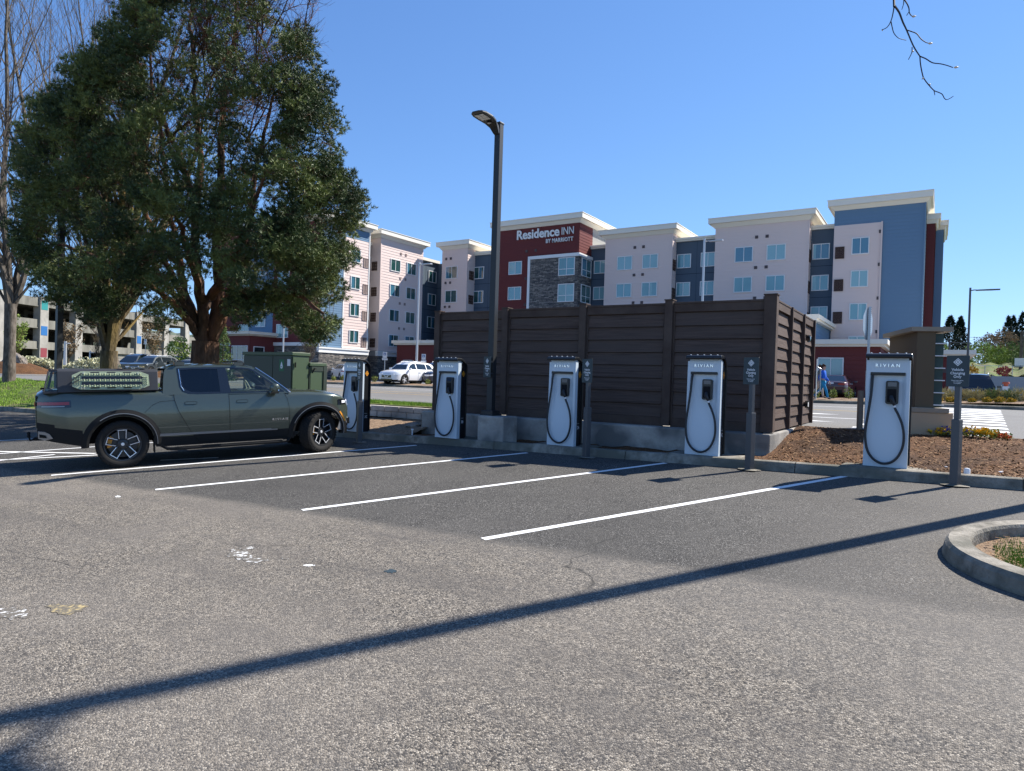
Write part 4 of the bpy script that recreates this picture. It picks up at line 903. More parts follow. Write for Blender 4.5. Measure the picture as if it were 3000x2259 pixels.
# -- taupe block F
def block(x0, x1, y, z1, wins, vx, mat='taupe_siding', ch=(.36, .46), sidey=None):
    core(x0, x1, y, Yb, G0, z1); siding('y', y, x0, x1, G0, z1, mat); siding('x', x1, y, sidey or y + 1.4, G0, z1, mat); cornice(x0, x1, y, Yb, z1, *ch)
    trim('y', y, x1 - .06, x1 + .05, G0, z1, mat, .07, 'corner_board')
    for a, b in wins: rows('y', y, a, b)
    for u in vx:
        for z in (15.98, 13.1, 10.2): vents('y', y, u, z - .0)
block(-18.81, -10.32, 65.5, 17.19, [(-16.88, -15.19), (-13.95, -12.26)], [-15.05])
for z in WZ: louver('x', -10.32, 65.7, 66.5, z - 1.0, z + .1, 'louver_brown')
# -- blue recess E
recess(-23.13, -18.81, 16.40, [(-22.57 * k_, -21.14 * k_), (-20.16 * k_, -18.75 * k_)])
# -- taupe block D
block(-30.54, -23.13, 65.5, 17.12, [(-29.1, -27.38), (-26.27, -24.57)], [-27.3])
for z in WZ: louver('x', -23.13, 65.7, 66.5, z - 1.0, z + .1, 'louver_brown')
# -- blue recess C
recess(-32.8, -30.54, 16.43, [(-31.79 * k_, -30.56 * k_ + .25)])
# -- maroon name tower with stone inset
RX0, RX1, RY = -43.4, -32.8, 63.7
core(RX0, RX1, RY, Yb, G0, 18.85); siding('y', RY, RX0, RX1, G0, 18.85, 'maroon_siding'); siding('x', RX1, RY, 66.9, G0, 18.85, 'maroon_siding'); cornice(RX0, RX1, RY, Yb, 18.80, .36, .52, .38, .62)
g = MB(); g.box(-38.62, RY - .32, 3.2, RX1 + .18, RY - .06, 15.16); g.box(RX1 + .052, RY - .06, 3.2, RX1 + .18, 66.55, 15.16); hp(g, 'stone_facing', 'ledge_stone')
g = MB(); g.box(-38.92, RY - .40, 3.2, -38.62, RY - .05, 15.5); g.box(-38.62, RY - .42, 15.16, RX1 + .30, RY - .05, 15.5); g.box(RX1 + .05, RY - .05, 15.16, RX1 + .30, 66.6, 15.5); hp(g, 'trim', 'trim_white')
rows('y', RY, -42.83 * .9725, -41.01 * .9725, 1.48)
for z in (14.14, 11.3, 8.4): window('y', RY - .30, -36.0 * .9725, -33.97 * .9725 + .0, z - 1.0, z + .95, cross=.36)
for z in (14.14, 11.3, 8.4): window('x', RX1 + .18, 64.05, 66.3, z - 1.0, z + .95, glass='window_curtain', cross=.36)
for z in (16.2, 13.15, 10.2): vents('y', RY, -40.6 * .9725, z, gap=1.2)
sx = -41.75 * .9725
a_ = text_mesh('lettering', 'Residence', 1.42, 'trim_white', hotel, (0, 0, 0), (PI / 2, 0, 0), .06, .035, 1.0, 'LEFT', narrow=.86)
b_ = text_mesh('lettering', 'INN', 1.18, 'trim_white', hotel, (0, 0, 0), (PI / 2, 0, 0), .06, -.006, 1.0, 'LEFT', narrow=.80)
c_ = text_mesh('lettering', 'BY MARRIOTT', .62, 'trim_white', hotel, (0, 0, 0), (PI / 2, 0, 0), .06, .006, 1.12, 'LEFT', narrow=.93)
def fit(o, x0, x1, z0):
    xs_ = [v.co.x for v in o.data.vertices]; w = max(xs_) - min(xs_); s = (x1 - x0) / w
    for v in o.data.vertices: v.co.x = (v.co.x - min(xs_)) * s
    o.location = Vector((x0, RY - .13, z0)) - hotel.location
fit(a_, sx, -36.15 * .9725, 17.58); fit(b_, -35.85 * .9725, -34.37 * .9725, 17.62); fit(c_, -37.84 * .9725, -34.42 * .9725, 16.88)
# serifs on the first word
# -- blue part B and the short taupe block A
k2 = 65.0 / 65.5
core(-47.4, RX0, 65.0, Yb, G0, 16.5); panels('y', 65.0, -47.5, RX0, G0, 16.5, [-45.4], [z - 1.35 for z in WZ])
g = MB(); g.box(-47.4, 64.78, 16.5, RX0, Yb - .3, 16.67); g.box(-47.4, 64.66, 16.67, RX0, Yb - .3, 16.9); hp(g, 'cornice', 'cornice_white')
rows('y', 65.0, -47.89 * k2 + .05, -46.42 * k2 + .05, 1.45, glass='window_curtain'); rows('y', 65.0, -44.9, -43.6, 1.45, glass='window_curtain')
kA = 63.5 / 65.5
core(-51.25, -47.42, 63.5, Yb, G0, 17.2); siding('y', 63.5, -51.25, -47.42, G0, 17.2, 'taupe_siding'); siding('x', -47.42, 63.5, 65.0, G0, 17.2, 'taupe_siding'); cornice(-51.25, -47.42, 63.5, Yb, 17.2, .36, .46)
rows('y', 63.5, -52.19 * kA, -50.37 * kA, 1.5, glass='window_curtain')
for z in (16.1, 13.2, 10.3): vents('y', 63.5, -50.75, z, gap=.7)
for z in WZ: louver('x', -47.42, 63.85, 64.75, z - .9, z + .15, 'louver_brown')
# -- wing along the left, facing +X
WX = -53.0; WY0 = 46.33
core(-70, WX, WY0, 53.01, G0, 17.4); core(-70, -54.6, 53.0, Yb, G0, 16.4); core(-70, WX, 54.73, 62.0, G0, 17.2)
siding('x', WX, WY0, 49.35, 4.55, 17.4, 'blue_siding', .24); siding('x', WX, 49.35, 53.01, 4.55, 16.3, 'taupe_siding'); siding('x', WX, 49.35, 53.01, 16.3, 17.4, 'blue_siding', .24)
trim('x', WX, 49.28, 49.40, 4.6, 16.35, 'trim_white', .06); trim('x', WX, 52.9, 53.03, 4.6, 17.4, 'trim_white', .06)
cornice(-70, WX, WY0, 53.01, 17.4, .34, .46, .36, .58)
for z in WZ: window('x', WX, 50.3, 51.65, z - .60, z + .78, glass='window_curtain'); louver('x', WX, 52.1, 52.85, z - .95, z + .08, 'louver_taupe')
siding('y', 53.01, WX + 0, WX + .01, G0, 2, 'blue_siding')
panels('x', -54.6, 53.0, 54.75, G0, 16.4, (), [z - 1.35 for z in WZ]); trim('x', -54.6, 53.02, 54.7, 16.4, 16.75, 'cornice_white', .3, 'cornice')
for z in WZ: window('x', -54.6, 53.5, 54.7, z - .7, z + .75, glass='window_curtain')
siding('y', 54.73, -54.6, WX, 4.55, 17.2, 'taupe_siding'); siding('x', WX, 54.73, 62.0, 4.55, 17.2, 'taupe_siding'); cornice(-68, WX, 54.73, 62.0, 17.2, .34, .46, .36, .58)
trim('x', WX, 54.68, 54.82, 4.5, 17.2, 'taupe_siding', .07, 'corner_board')
for z in WZ: louver('y', 54.73, -54.25, -53.45, z - .85, z + .15, 'louver_brown')
for z in WZ:
    window('x', WX, 56.31, 57.96, z - .66, z + .74, glass='window_curtain'); window('x', WX, 59.05, 60.7, z - .66, z + .74, glass='window_curtain')
for z in (15.95, 13.1, 10.2, 7.3): vents('x', WX, 57.9, z, 'louver_taupe', .85)
core(-60, -54.3, 62, Yb, G0, 16.0)
panels('x', -54.3, 62.0, 66.5, G0, 16.2, [64.1], [z - 1.35 for z in WZ]); trim('x', -54.3, 62.0, 66.5, 16.2, 16.55, 'cornice_white', .3, 'cornice')
rows('x', -54.3, 62.3, 63.4, 1.45, glass='window_curtain'); rows('x', -54.3, 64.6, 66.1, 1.45, glass='window_curtain')
panels('y', 66.4, -54.3, -51.25, G0, 16.2, (), [z - 1.35 for z in WZ])
# stone base of the wing
for (y0, y1) in ((WY0, 53.03), (54.7, 62.02)):
    g = MB(); g.box(WX - .1, y0 - .0, G0, WX + .14, y1, 3.95); hp(g, 'stone_facing', 'ledge_stone')
    g = MB(); g.box(WX - .1, y0 - .25, 3.95, WX + .22, y1 + .05, 4.35); g.box(WX - .1, y0 - .3, 4.35, WX + .30, y1 + .08, 4.5); hp(g, 'trim', 'trim_white')
g = MB(); g.box(-70, WY0 - .16, G0, WX + .14, WY0 - .001, 4.6); g.box(-54.7, 54.6, G0, WX + .1, 54.72, 3.95); g.box(-54.6, 53.04, G0, -54.5, 54.6, 3.95); hp(g, 'stone_facing', 'ledge_stone')
g = MB(); g.box(-70, WY0 - .3, 4.601, WX + .3, WY0, 4.95); hp(g, 'trim', 'trim_white')
# end facade of the wing, facing the street
Y1 = WY0
siding('y', Y1, -60.4, WX, 4.95, 17.4, 'maroon_siding'); siding('y', Y1, -64.4, -60.4, 4.95, 17.4, 'blue_siding'); siding('y', Y1, -70, -64.4, 4.95, 17.4, 'maroon_siding')
for z0, z1 in ((5.45, 6.9), (8.2, 9.7), (11.0, 12.5), (13.9, 15.4)):
    window('y', Y1, -59.67, -57.81, z0, z1); window('y', Y1, -66.2, -64.4, z0 + .1, z1 + .1); window('y', Y1, -63.2, -61.6, z0 + 1.2, z1 + .9)
# porch box
pY = 43.2; kp = pY / WY0; px0, px1 = -67.75 * kp, -64.2 * kp
core(px0, px1, pY, Y1, G0, 5.5); siding('y', pY, px0, px1, G0, 5.5, 'maroon_siding'); siding('x', px1, pY, Y1, G0, 5.5, 'maroon_siding'); cornice(px0, px1, pY, Y1, 5.5, .14, .22, .35, .5)
window('y', pY, -67.34 * kp, -64.49 * kp, 1.5, 4.45, mull=(.34, .67), cross=.5, glass='window_curtain'); window('x', px1, pY + .4, pY + 1.7, 3.0, 4.4, mull=(), glass='dark_glass')
# one storey annexes
def annex(x0, x1, y, ztop, yb, wins=(), ov=.45):
    core(x0, x1, y, yb, G0, ztop - .3); siding('y', y, x0, x1, G0, ztop - .35, 'maroon_siding', .3); siding('x', x1, y, yb, G0, ztop - .35, 'maroon_siding', .3)
    g = MB(); g.box(x0 - ov * .6, y - ov * .6, ztop - .36, x1 + ov * .6, yb, ztop - .2); g.box(x0 - ov, y - ov, ztop - .2, x1 + ov, yb, ztop + .12); hp(g, 'cornice', 'cornice_white')
    for a in wins: window('y', y, *a)
q0, q1 = aty(1152, 1000, 55), aty(1275, 1002, 55)
annex(q0.x + .6, -33.5, 55, q0.z - .05, 62, [(aty(1183, 1050, 55).x, aty(1209, 1050, 55).x, 2.1, 3.55)])
trim('y', 55, aty(1164, 1050, 55).x, aty(1210, 1050, 55).x, G0, 2.0, 'ledge_stone', .15, 'stone_facing')
annex(-13.5, -3.3, 50, 5.08, 60, [(-7.02, -5.42, 1.5, 3.98)])
f_ = [o for o in hotel.children if o.name.startswith('window')][-1]
# blue two storey link with a cornice running back
lx = -8.35; ya, yb_ = atx(2437, 960, lx).y, atx(2379, 928, lx).y; zt_ = atx(2437, 960, lx).z
core(-14, lx, ya, yb_, 4.9, zt_ - .35); siding('x', lx, ya, yb_, 4.9, zt_ - .35, 'blue_siding', .25)
g = MB(); g.box(-14, ya - .35, zt_ - .36, lx + .35, yb_, zt_ - .2); g.box(-14, ya - .5, zt_ - .2, lx + .5, yb_, zt_ + .12); hp(g, 'cornice', 'cornice_white')
annex(-2.2, 1.75, 57.5, 4.78, 62)
for u, z in ((.2, 3.4),): trim('y', 57.5, u, u + .3, z - .15, z + .15, 'vent_grey', .06, 'vent')
# ================================================================== PARKING GARAGE
pA = atz(119.3, 936.8, 8.15); pB = atz(400, 969.3, 8.15); gd = Vector((pB.x - pA.x, pB.y - pA.y, 0)); sp_ = gd.length; gd.normalize(); gn = Vector((gd.y, -gd.x, 0))
if gn.dot(Vector((1, -1, 0))) < 0: gn = -gn
gar = empty('parking_garage', (pA.x, pA.y, 1.6)); tag(gar, 'open concrete parking garage behind the left trees with coloured squares on its pale columns', 'parking garage')
def gp(u, o, z): q = gd * u + gn * o; return (q.x, q.y, z - 1.6)
def gbox(g, u0, u1, o0, o1, z0, z1):
    vs = [gp(u, o, z) for z in (z0, z1) for u, o in ((u0, o0), (u1, o0), (u1, o1), (u0, o1))]
    g.add(vs, [(0, 3, 2, 1), (4, 5, 6, 7), (0, 1, 5, 4), (1, 2, 6, 5), (2, 3, 7, 6), (3, 0, 4, 7)])
cu = [-11 - 6.9, -7.2, 0]
def ug(px): # position along the front for a photo column
    d = ray(px, 950); a = Vector((d.x, d.y, 0)); A = np.array([[a.x, -gd.x], [a.y, -gd.y]]); s = np.linalg.solve(A, [pA.x, pA.y]); return s[1]
cols = [ug(119.3), ug(222.4), ug(306), ug(400), ug(481)]; sp = cols[1] - cols[0]
cols = [cols[0] - 2 * sp, cols[0] - sp] + cols + [cols[-1] + sp, cols[-1] + 2 * sp]
for i, (z0, z1) in enumerate(((4.1, 5.05), (7.05, 8.15), (10.1, 11.2))):
    g = MB(); gbox(g, cols[0], cols[-1], 0, .25, z0, z1); gbox(g, cols[0], cols[-1], -.0, .32, z0 - .14, z0 - .01); g.build('parapet', 'garage_concrete', gar)
    g = MB(); gbox(g, cols[0], cols[-1], -30, -.01, z0 + .02, z0 + .3); g.build('deck', 'garage_concrete', gar)
    for k in range(3):
        g = MB(); gbox(g, cols[0], cols[-1], -9 - 8 * k, -8.5 - 8 * k, z0 - .6, z0 + .01); g.build('beam', 'garage_concrete', gar)
for i, u in enumerate(cols):
    g = MB(); gbox(g, u - .75, u + .75, -.5, .55, .4, 11.35); c = g.build('column', 'garage_column', gar)
    for z, mt in ((10.1, 'panel_teal'), (6.5, 'panel_blue'), (3.4, 'panel_red')):
        if (i == 2) or (i == 5 and mt == 'panel_blue'):
            g = MB(); gbox(g, u - .6, u + .55, .56, .58, z - .55, z + .75); g.build('colour_panel', mt, c)
    for o_ in (-9, -17): g = MB(); gbox(g, u - .5, u + .3, o_, o_ + 1, .4, 10.1); g.build('inner_column', 'garage_concrete', gar)
g = MB(); gbox(g, cols[3] + 5.5, cols[-1], -.25, -.02, .4, 3.9); g.build('block_infill', 'split_block', gar)
g = MB(); gbox(g, cols[0], cols[-1], -30.5, -30, .4, 11.2); g.build('back_wall', 'garage_concrete', gar)

# ================================================================== VEHICLES
def lerp_pts(pts, x):
    if x <= pts[0][0]: return pts[0][1]
    for (a, b), (c, d) in zip(pts, pts[1:]):
        if x <= c: return b + (d - b) * (x - a) / (c - a)
    return pts[-1][1]
def loft_body(g, y0, y1, ny, Wf, Sf, ztf, zbf, crown, matf, nz=12):
    """closed cross-sections from tail to nose; x = Wf(y)*Sf(z)"""
    secs = []
    for i in range(ny + 1):
        y = y0 + (y1 - y0) * i / ny; zt, zb = ztf(y), zbf(y); w = Wf(y); half = []
        half.append((0, zb + .02)); half.append((w * .8, zb + .01))
        for k in range(nz + 1):
            z = zb + (zt - .05 - zb) * k / nz; half.append((w * Sf(z, zt), z))
        half.append((w * (Sf(zt, zt) - .012), zt - .02)); half.append((w * (Sf(zt, zt) - .05), zt)); half.append((w * .6, zt + crown * .7)); half.append((w * .3, zt + crown * .95)); half.append((0, zt + crown))
        secs.append([(x, y, z) for x, z in half] + [(-x, y, z) for x, z in half[-2:0:-1]])
    n = len(secs[0]); vs = [p for s_ in secs for p in s_]; fs = []; ms = []
    for i in range(ny):
        for k in range(n):
            f = (i * n + k, i * n + (k + 1) % n, (i + 1) * n + (k + 1) % n, (i + 1) * n + k); fs.append(f)
            c = [sum(vs[j][q] for j in f) / 4 for q in range(3)]; ms.append(matf(*c))
    for s0 in (0, ny):
        base = s0 * n; h = n // 2
        # end caps as strips between the left and right halves
        for k in range(h):
            a, b = base + k, base + k + 1; c, d = base + (n - k) % n, base + (n - k - 1) % n
            f = tuple(dict.fromkeys((a, b, d, c)))
            if len(f) > 2: fs.append(f); c_ = [sum(vs[j][q] for j in f) / len(f) for q in range(3)]; ms.append(matf(*c_))
    b = len(g.v); g.v += vs; g.f += [tuple(b + j for j in f) for f in fs]; g.m += ms
def make_wheel(parent, loc, side, R_=.43, tw=.28, rr_=.30, steer=0, style='truck', caliper=True):
    t = empty('wheel', loc, steer, parent)
    s = side; n = 56; hw = tw / 2
    g = MB(); prof = [(rr_ - .01, -hw * .72), (rr_ + .01, -hw * .86), (rr_ + (R_ - rr_) * .5, -hw), (R_ - .035, -hw * .95), (R_ - .012, -hw * .84), (R_ - .01, 0), (R_ - .012, hw * .84), (R_ - .035, hw * .95), (rr_ + (R_ - rr_) * .5, hw), (rr_ + .01, hw * .86), (rr_ - .01, hw * .72)]
    g.lathe(prof, n, 'x')
    if style == 'truck':
        nb = 46
        for k in range(nb):
            for j, (xa, xb) in enumerate(((-.98, -.62), (-.55, -.2), (-.13, .2), (.27, .55), (.62, .98))):
                a0 = 2 * PI * (k + (.5 if j % 2 else 0)) / nb; da = 2 * PI / nb * .34
                vs = []
                for r in (R_ - .016, R_ + (.0 if abs(xa + xb) < 1.3 else -.004)):
                    for x, a in ((xa, a0 - da), (xb, a0 - da + .02), (xb, a0 + da), (xa, a0 + da - .02)): vs.append((x * hw * .98, r * math.cos(a), r * math.sin(a)))
                g.add(vs, [(4, 5, 6, 7), (0, 1, 5, 4), (1, 2, 6, 5), (2, 3, 7, 6), (3, 0, 4, 7)])
            a0 = 2 * PI * k / nb
            if k % 2 == 0:
                for sx in (-1, 1):
                    g.add([(sx * hw * .97, (R_ - .012) * math.cos(a0 - .03), (R_ - .012) * math.sin(a0 - .03)), (sx * hw * .97, (R_ - .012) * math.cos(a0 + .03), (R_ - .012) * math.sin(a0 + .03)), (sx * hw * 1.03, (R_ - .06) * math.cos(a0 + .025), (R_ - .06) * math.sin(a0 + .025)), (sx * hw * 1.03, (R_ - .06) * math.cos(a0 - .025), (R_ - .06) * math.sin(a0 - .025))], [(0, 1, 2, 3)])
    g.build('tyre', 'tyre', t, smooth=True)
    g = MB(); o = s * hw
    g.lathe([(rr_ + .004, o * .80), (rr_, o * .86), (rr_ - .018, o * .84), (rr_ - .03, o * .55), (rr_ - .04, o * .1), (rr_ - .05, -o * .5)], 40, 'x', mi=0)
    g.lathe([(0, o * .35), (rr_ - .06, o * .30)], 30, 'x', mi=2)
    def P(r, a, x): return (x, r * math.cos(a), r * math.sin(a))
    if style == 'truck':
        g.lathe([(0, o * .62), (.055, o * .62), (.085, o * .56), (.095, o * .35)], 24, 'x', mi=2)
        for k in range(5):
            a = 2 * PI * k / 5 + .33; rx = Vector((0, math.cos(a), math.sin(a))); tx = Vector((0, -math.sin(a), math.cos(a)))
            def Q(u, v, x): return tuple(rx * u + tx * v + Vector((x, 0, 0)))
            for sv in (-1, 1):
                g.add([Q(.07, sv * .035, o * .60), Q(.07, sv * .058, o * .60), Q(rr_ - .05, sv * .066, o * .80), Q(rr_ - .05, sv * .042, o * .80), Q(.07, sv * .035, o * .3), Q(.07, sv * .058, o * .3), Q(rr_ - .05, sv * .066, o * .4), Q(rr_ - .05, sv * .042, o * .4)],
                      [(0, 1, 2, 3), (0, 3, 7, 4), (1, 2, 6, 5)], 2)
                g.add([Q(.10, sv * .050, o * .66), Q(.10, sv * .061, o * .66), Q(rr_ - .035, sv * .070, o * .83), Q(rr_ - .035, sv * .059, o * .83)], [(0, 1, 2, 3)], 1)
            g.add([Q(rr_ - .048, -.068, o * .825), Q(rr_ - .048, .068, o * .825), Q(rr_ - .036, .070, o * .835), Q(rr_ - .036, -.070, o * .835)], [(0, 1, 2, 3)], 1)
            g.add([Q(rr_ - .05, -.09, o * .8), Q(rr_ - .05, .09, o * .8), Q(rr_ - .015, .10, o * .8), Q(rr_ - .015, -.10, o * .8)], [(0, 1, 2, 3)], 2)
            for q in range(1): g.tube([Q(.055, 0, o * .58), Q(.055, 0, o * .68)], .012, 8, mi=2)
        g.lathe([(0, o * .70), (.028, o * .69), (.03, o * .6)], 12, 'x', mi=1)
    else:
        for k in range(5):
            for dv in (-.10, .10):
                a = 2 * PI * k / 5 + dv; b = 2 * PI * k / 5 + dv * 1.9
                g.add([P(.04, a - .35, o * .7), P(.04, a + .35, o * .7), P(rr_ - .02, b + .055, o * .82), P(rr_ - .02, b - .055, o * .82)], [(0, 1, 2, 3)], 1)
        g.lathe([(0, o * .74), (.045, o * .72), (.05, o * .4)], 14, 'x', mi=1)
    rm = g.build('rim', ['rim_dark', 'rim_face' if style != 'black' else 'rim_dark', 'rim_dark'], t, smooth=False)
    if caliper and style == 'truck':
        g = MB(); g.lathe([(.06, o * .28), (rr_ - .085, o * .28), (rr_ - .085, o * .18), (.06, o * .18)], 32, 'x', closed=True); g.build('brake_disc', 'disc_steel', t)
        g = MB(); ang = 2.6
        for a in (2.45, 2.75, 3.05):
            g.add([P(rr_ - .12, a, o * .46), P(rr_ - .12, a + .32, o * .46), P(rr_ - .05, a + .32, o * .46), P(rr_ - .05, a, o * .46), P(rr_ - .12, a, o * .1), P(rr_ - .12, a + .32, o * .1), P(rr_ - .05, a + .32, o * .1), P(rr_ - .05, a, o * .1)], [(0, 1, 2, 3), (0, 1, 5, 4), (2, 3, 7, 6), (0, 3, 7, 4), (1, 2, 6, 5)])
        g.build('brake_caliper', 'brake_amber', t)
    return t
# ---- the green pickup
TAZ = rad(24.8)
hv = Vector((math.sin(TAZ), math.cos(TAZ), ZX * math.sin(TAZ) + ZY * math.cos(TAZ))).normalized()
rv = Vector((math.cos(TAZ), -math.sin(TAZ), ZX * math.cos(TAZ) - ZY * math.sin(TAZ))); rv = (rv - hv * rv.dot(hv)).normalized(); uv = rv.cross(hv)
cpt = lot(362, 1371); org = cpt - rv * .98
truck = empty('pickup_truck', org)
mw = Matrix((rv, hv, uv)).transposed().to_4x4(); mw.translation = org; truck.rotation_euler = mw.to_euler(); truck.location = org
tag(truck, 'dark green double cab pickup with a black bed cap and ribbed traction board', 'pickup truck')
FA = 3.58
def TW(y):
    if y < -.80: return 1.0 - .22 * min(1, (-.80 - y) / .47) ** 2.0
    if y > 3.6: return 1.0 - .27 * min(1, (y - 3.6) / .66) ** 2.2
    return 1.0
def TS(z, zt=1.33):
    return lerp_pts([(.3, .945), (.42, .96), (.55, .975), (.70, .992), (.85, 1.0), (1.0, .997), (1.12, .985), (1.22, .968), (1.30, .948), (1.42, .915)], z)
def TZT(y): return lerp_pts([(-1.27, 1.36), (-1.2, 1.40), (-1.0, 1.405), (.66, 1.375), (.8, 1.33), (1.9, 1.315), (2.95, 1.285), (3.3, 1.278), (3.7, 1.25), (3.95, 1.215), (4.10, 1.17), (4.18, 1.115), (4.23, 1.03), (4.27, .92)], y)
def TZB(y):
    b = lerp_pts([(-1.32, .66), (-1.2, .58), (-.55, .42), (-.5, .42), (.6, .34), (2.9, .33), (4.0, .36), (4.2, .47), (4.27, .52)], y)
    for c in (0, FA):
        if abs(y - c) < .515: b = max(b, .43 + math.sqrt(.515 ** 2 - (y - c) ** 2) * .99)
    return b
def tclad(x, y, z):
    if y < -.3: return 1 if z < lerp_pts([(-1.32, .90), (-.95, .80), (-.5, .66), (-.3, .62)], y) else 0
    if y > 3.95: return 1 if z < .66 else 0
    return 1 if z < .535 else 0
g = MB(); loft_body(g, -1.27, 4.27, 150, TW, TS, TZT, TZB, .045, tclad, 16)
g.build('body', ['truck_green', 'cladding'], truck, smooth=True)
g = MB(); g.box(-.62, -.7, .44, .62, 3.95, .98); g.box(-.95, .55, .37, .95, 3.0, .6); g.build('underbody', 'dark_void', truck)
def tside(y, z, o=0): return (TW(y) * TS(z) + o, y, z)
def patch(name, left, right, z0, z1, mats, matf, o=.004, nu=14, nv=22, parent=truck, sides=(1, -1)):
    res = []
    for s in sides:
        g = MB(); vs = []; fs = []; ms = []
        for j in range(nv + 1):
            z = z0 + (z1 - z0) * j / nv; a, b = lerp_pts(left, z), lerp_pts(right, z)
            for i in range(nu + 1):
                y = a + (b - a) * i / nu; p = tside(y, z, o); vs.append((p[0] * s, y, z))
        for j in range(nv):
            for i in range(nu): fs.append((j * (nu + 1) + i, j * (nu + 1) + i + 1, (j + 1) * (nu + 1) + i + 1, (j + 1) * (nu + 1) + i)); ms.append(matf(z0 + (z1 - z0) * (j + .5) / nv))
        g.v, g.f, g.m = vs, fs, ms
        res.append(g.build(name, mats, parent, smooth=True))
    return res
def sline(g, pts, s, w=.004, o=.006, mi=None):
    for (y0, z0), (y1, z1) in zip(pts, pts[1:]):
        n = max(1, int(math.hypot(y1 - y0, z1 - z0) / .06))
        for k in range(n):
            ya, za, yb, zb = y0 + (y1 - y0) * k / n, z0 + (z1 - z0) * k / n, y0 + (y1 - y0) * (k + 1) / n, z0 + (z1 - z0) * (k + 1) / n
            L_ = math.hypot(yb - ya, zb - za) or 1; ny, nz = -(zb - za) / L_ * w, (yb - ya) / L_ * w
            q = [tside(ya - ny, za - nz, o), tside(yb - ny, zb - nz, o), tside(yb + ny, zb + nz, o), tside(ya + ny, za + nz, o)]
            g.add([(p[0] * s, p[1], p[2]) for p in q], [(0, 1, 2, 3)], mi)
rdl = [(.38, 1.28), (.55, 1.15), (.80, 1.02), (1.0, .92), (1.2, .86), (1.31, .85)]; rdr = [(.38, 1.822), (1.31, 1.812)]
fdl = [(.38, 1.83), (1.31, 1.82)]; fdr = [(.36, 2.90), (.55, 2.95), (.8, 2.965), (1.0, 2.955), (1.15, 2.925), (1.275, 2.875)]
mf = lambda z: 1 if z < .535 else 0
rdoor = patch('rear_door', rdl, rdr, .385, 1.295, ['truck_green', 'cladding'], mf)
fdoor = patch('front_door', fdl, fdr, .385, 1.27, ['truck_green', 'cladding'], mf)
for s, rd, fd in ((1, rdoor[0], fdoor[0]), (-1, rdoor[1], fdoor[1])):
    g = MB(); sline(g, [(y, z) for z, y in rdl], s, .0035, .008); sline(g, [(1.82, .385), (1.816, 1.30)], s, .0035, .008); sline(g, [(y, z) for z, y in fdr], s, .0035, .008)
    sline(g, [(1.28, .385), (1.82, .385)], s, .0035, .008); sline(g, [(1.83, .385), (2.9, .385)], s, .0035, .008)
    sline(g, [(.36, .99), (.50, 1.13), (.62, 1.185), (.86, 1.195)], s, .003, .005)
    g.build('door_seams', 'seam', truck)
    for d, y0 in ((rd, 1.03), (fd, 1.95)):
        g = MB(); sline(g, [(y0, 1.118), (y0 + .02, 1.108), (y0 + .19, 1.108), (y0 + .21, 1.118), (y0 + .21, 1.152), (y0 + .19, 1.162), (y0 + .02, 1.162), (y0, 1.152), (y0, 1.118)], s, .0035, .007); g.build('handle_outline', 'seam', d)
        g = MB(); q = [tside(a, b, .010) for a, b in ((y0 + .012, 1.115), (y0 + .198, 1.115), (y0 + .198, 1.155), (y0 + .012, 1.155))]; g.add([(p[0] * s, p[1], p[2]) for p in q], [(0, 1, 2, 3)]); g.build('handle', 'truck_green', d)
    g = MB(); sline(g, [(.60, .548), (1.2, .548), (2.72, .543)], s, .011, .016); sline(g, [(.60, .572), (2.6, .556)], s, .012, .008, 0); g.build('sill_trim', 'trim_grey', truck)
    # wheel arch lips
    for c in (0, FA):
        g = MB(); m_ = 40
        a0, a1 = (rad(-4), rad(184)) if c == 0 else (rad(-12), rad(188))
        def ar(r, a): return c + r * math.cos(a) * 1.02, .44 + r * math.sin(a)
        for r0, r1, o0, o1, mi in ((.505, .545, .020, .034, 0), (.545, .60, .028, .010, 0), (.60, .625, .010, .004, 0)):
            for k in range(m_):
                b0, b1 = a0 + (a1 - a0) * k / m_, a0 + (a1 - a0) * (k + 1) / m_; q = []
                for r, b, o in ((r0, b0, o0), (r0, b1, o0), (r1, b1, o1), (r1, b0, o1)):
                    y, z = ar(r, b); x = TW(min(4.1, y)) * TS(max(.36, z)) + o; q.append((x * s, y, max(.36, z)))
                g.add(q, [(0, 1, 2, 3)], mi)
        for k in range(m_):    # return flange into the well
            b0, b1 = a0 + (a1 - a0) * k / m_, a0 + (a1 - a0) * (k + 1) / m_; q = []
            for b, o in ((b0, .02), (b1, .02), (b1, -.2), (b0, -.2)):
                y, z = ar(.505, b); q.append(((TW(min(4.1, y)) * TS(max(.36, z)) + o) * s, y, max(.36, z)))
            g.add(q, [(0, 1, 2, 3)], 0)
        ao = g.build('arch_cladding', 'cladding', truck, smooth=True)
        g = MB()
        for k in range(m_):
            b0, b1 = a0 + (a1 - a0) * k / m_, a0 + (a1 - a0) * (k + 1) / m_; q = []
            if (b0 + b1) / 2 > rad(128 if c == 0 else 160) : continue
            for r, b in ((.546, b0), (.546, b1), (.558, b1), (.558, b0)):
                y, z = ar(r, b); q.append(((TW(min(4.1, y)) * TS(max(.36, z)) + .0385) * s, y, max(.36, z)))
            g.add(q, [(0, 1, 2, 3)])
        g.build('arch_trim', 'trim_grey', ao)
    # lamps
    g = MB(); g2 = MB()
    def strip(gg, y0, y1, z0, z1, o, n=10):
        for k in range(n):
            ya, yb = y0 + (y1 - y0) * k / n, y0 + (y1 - y0) * (k + 1) / n
            q = [tside(ya, z0, o), tside(yb, z0, o), tside(yb, z1, o), tside(ya, z1, o)]; gg.add([(p[0] * s, p[1], p[2]) for p in q], [(0, 1, 2, 3)])
    strip(g, -1.27, -.765, 1.135, 1.255, .010); bz = g.build('taillight_bezel', 'gloss_black', truck)
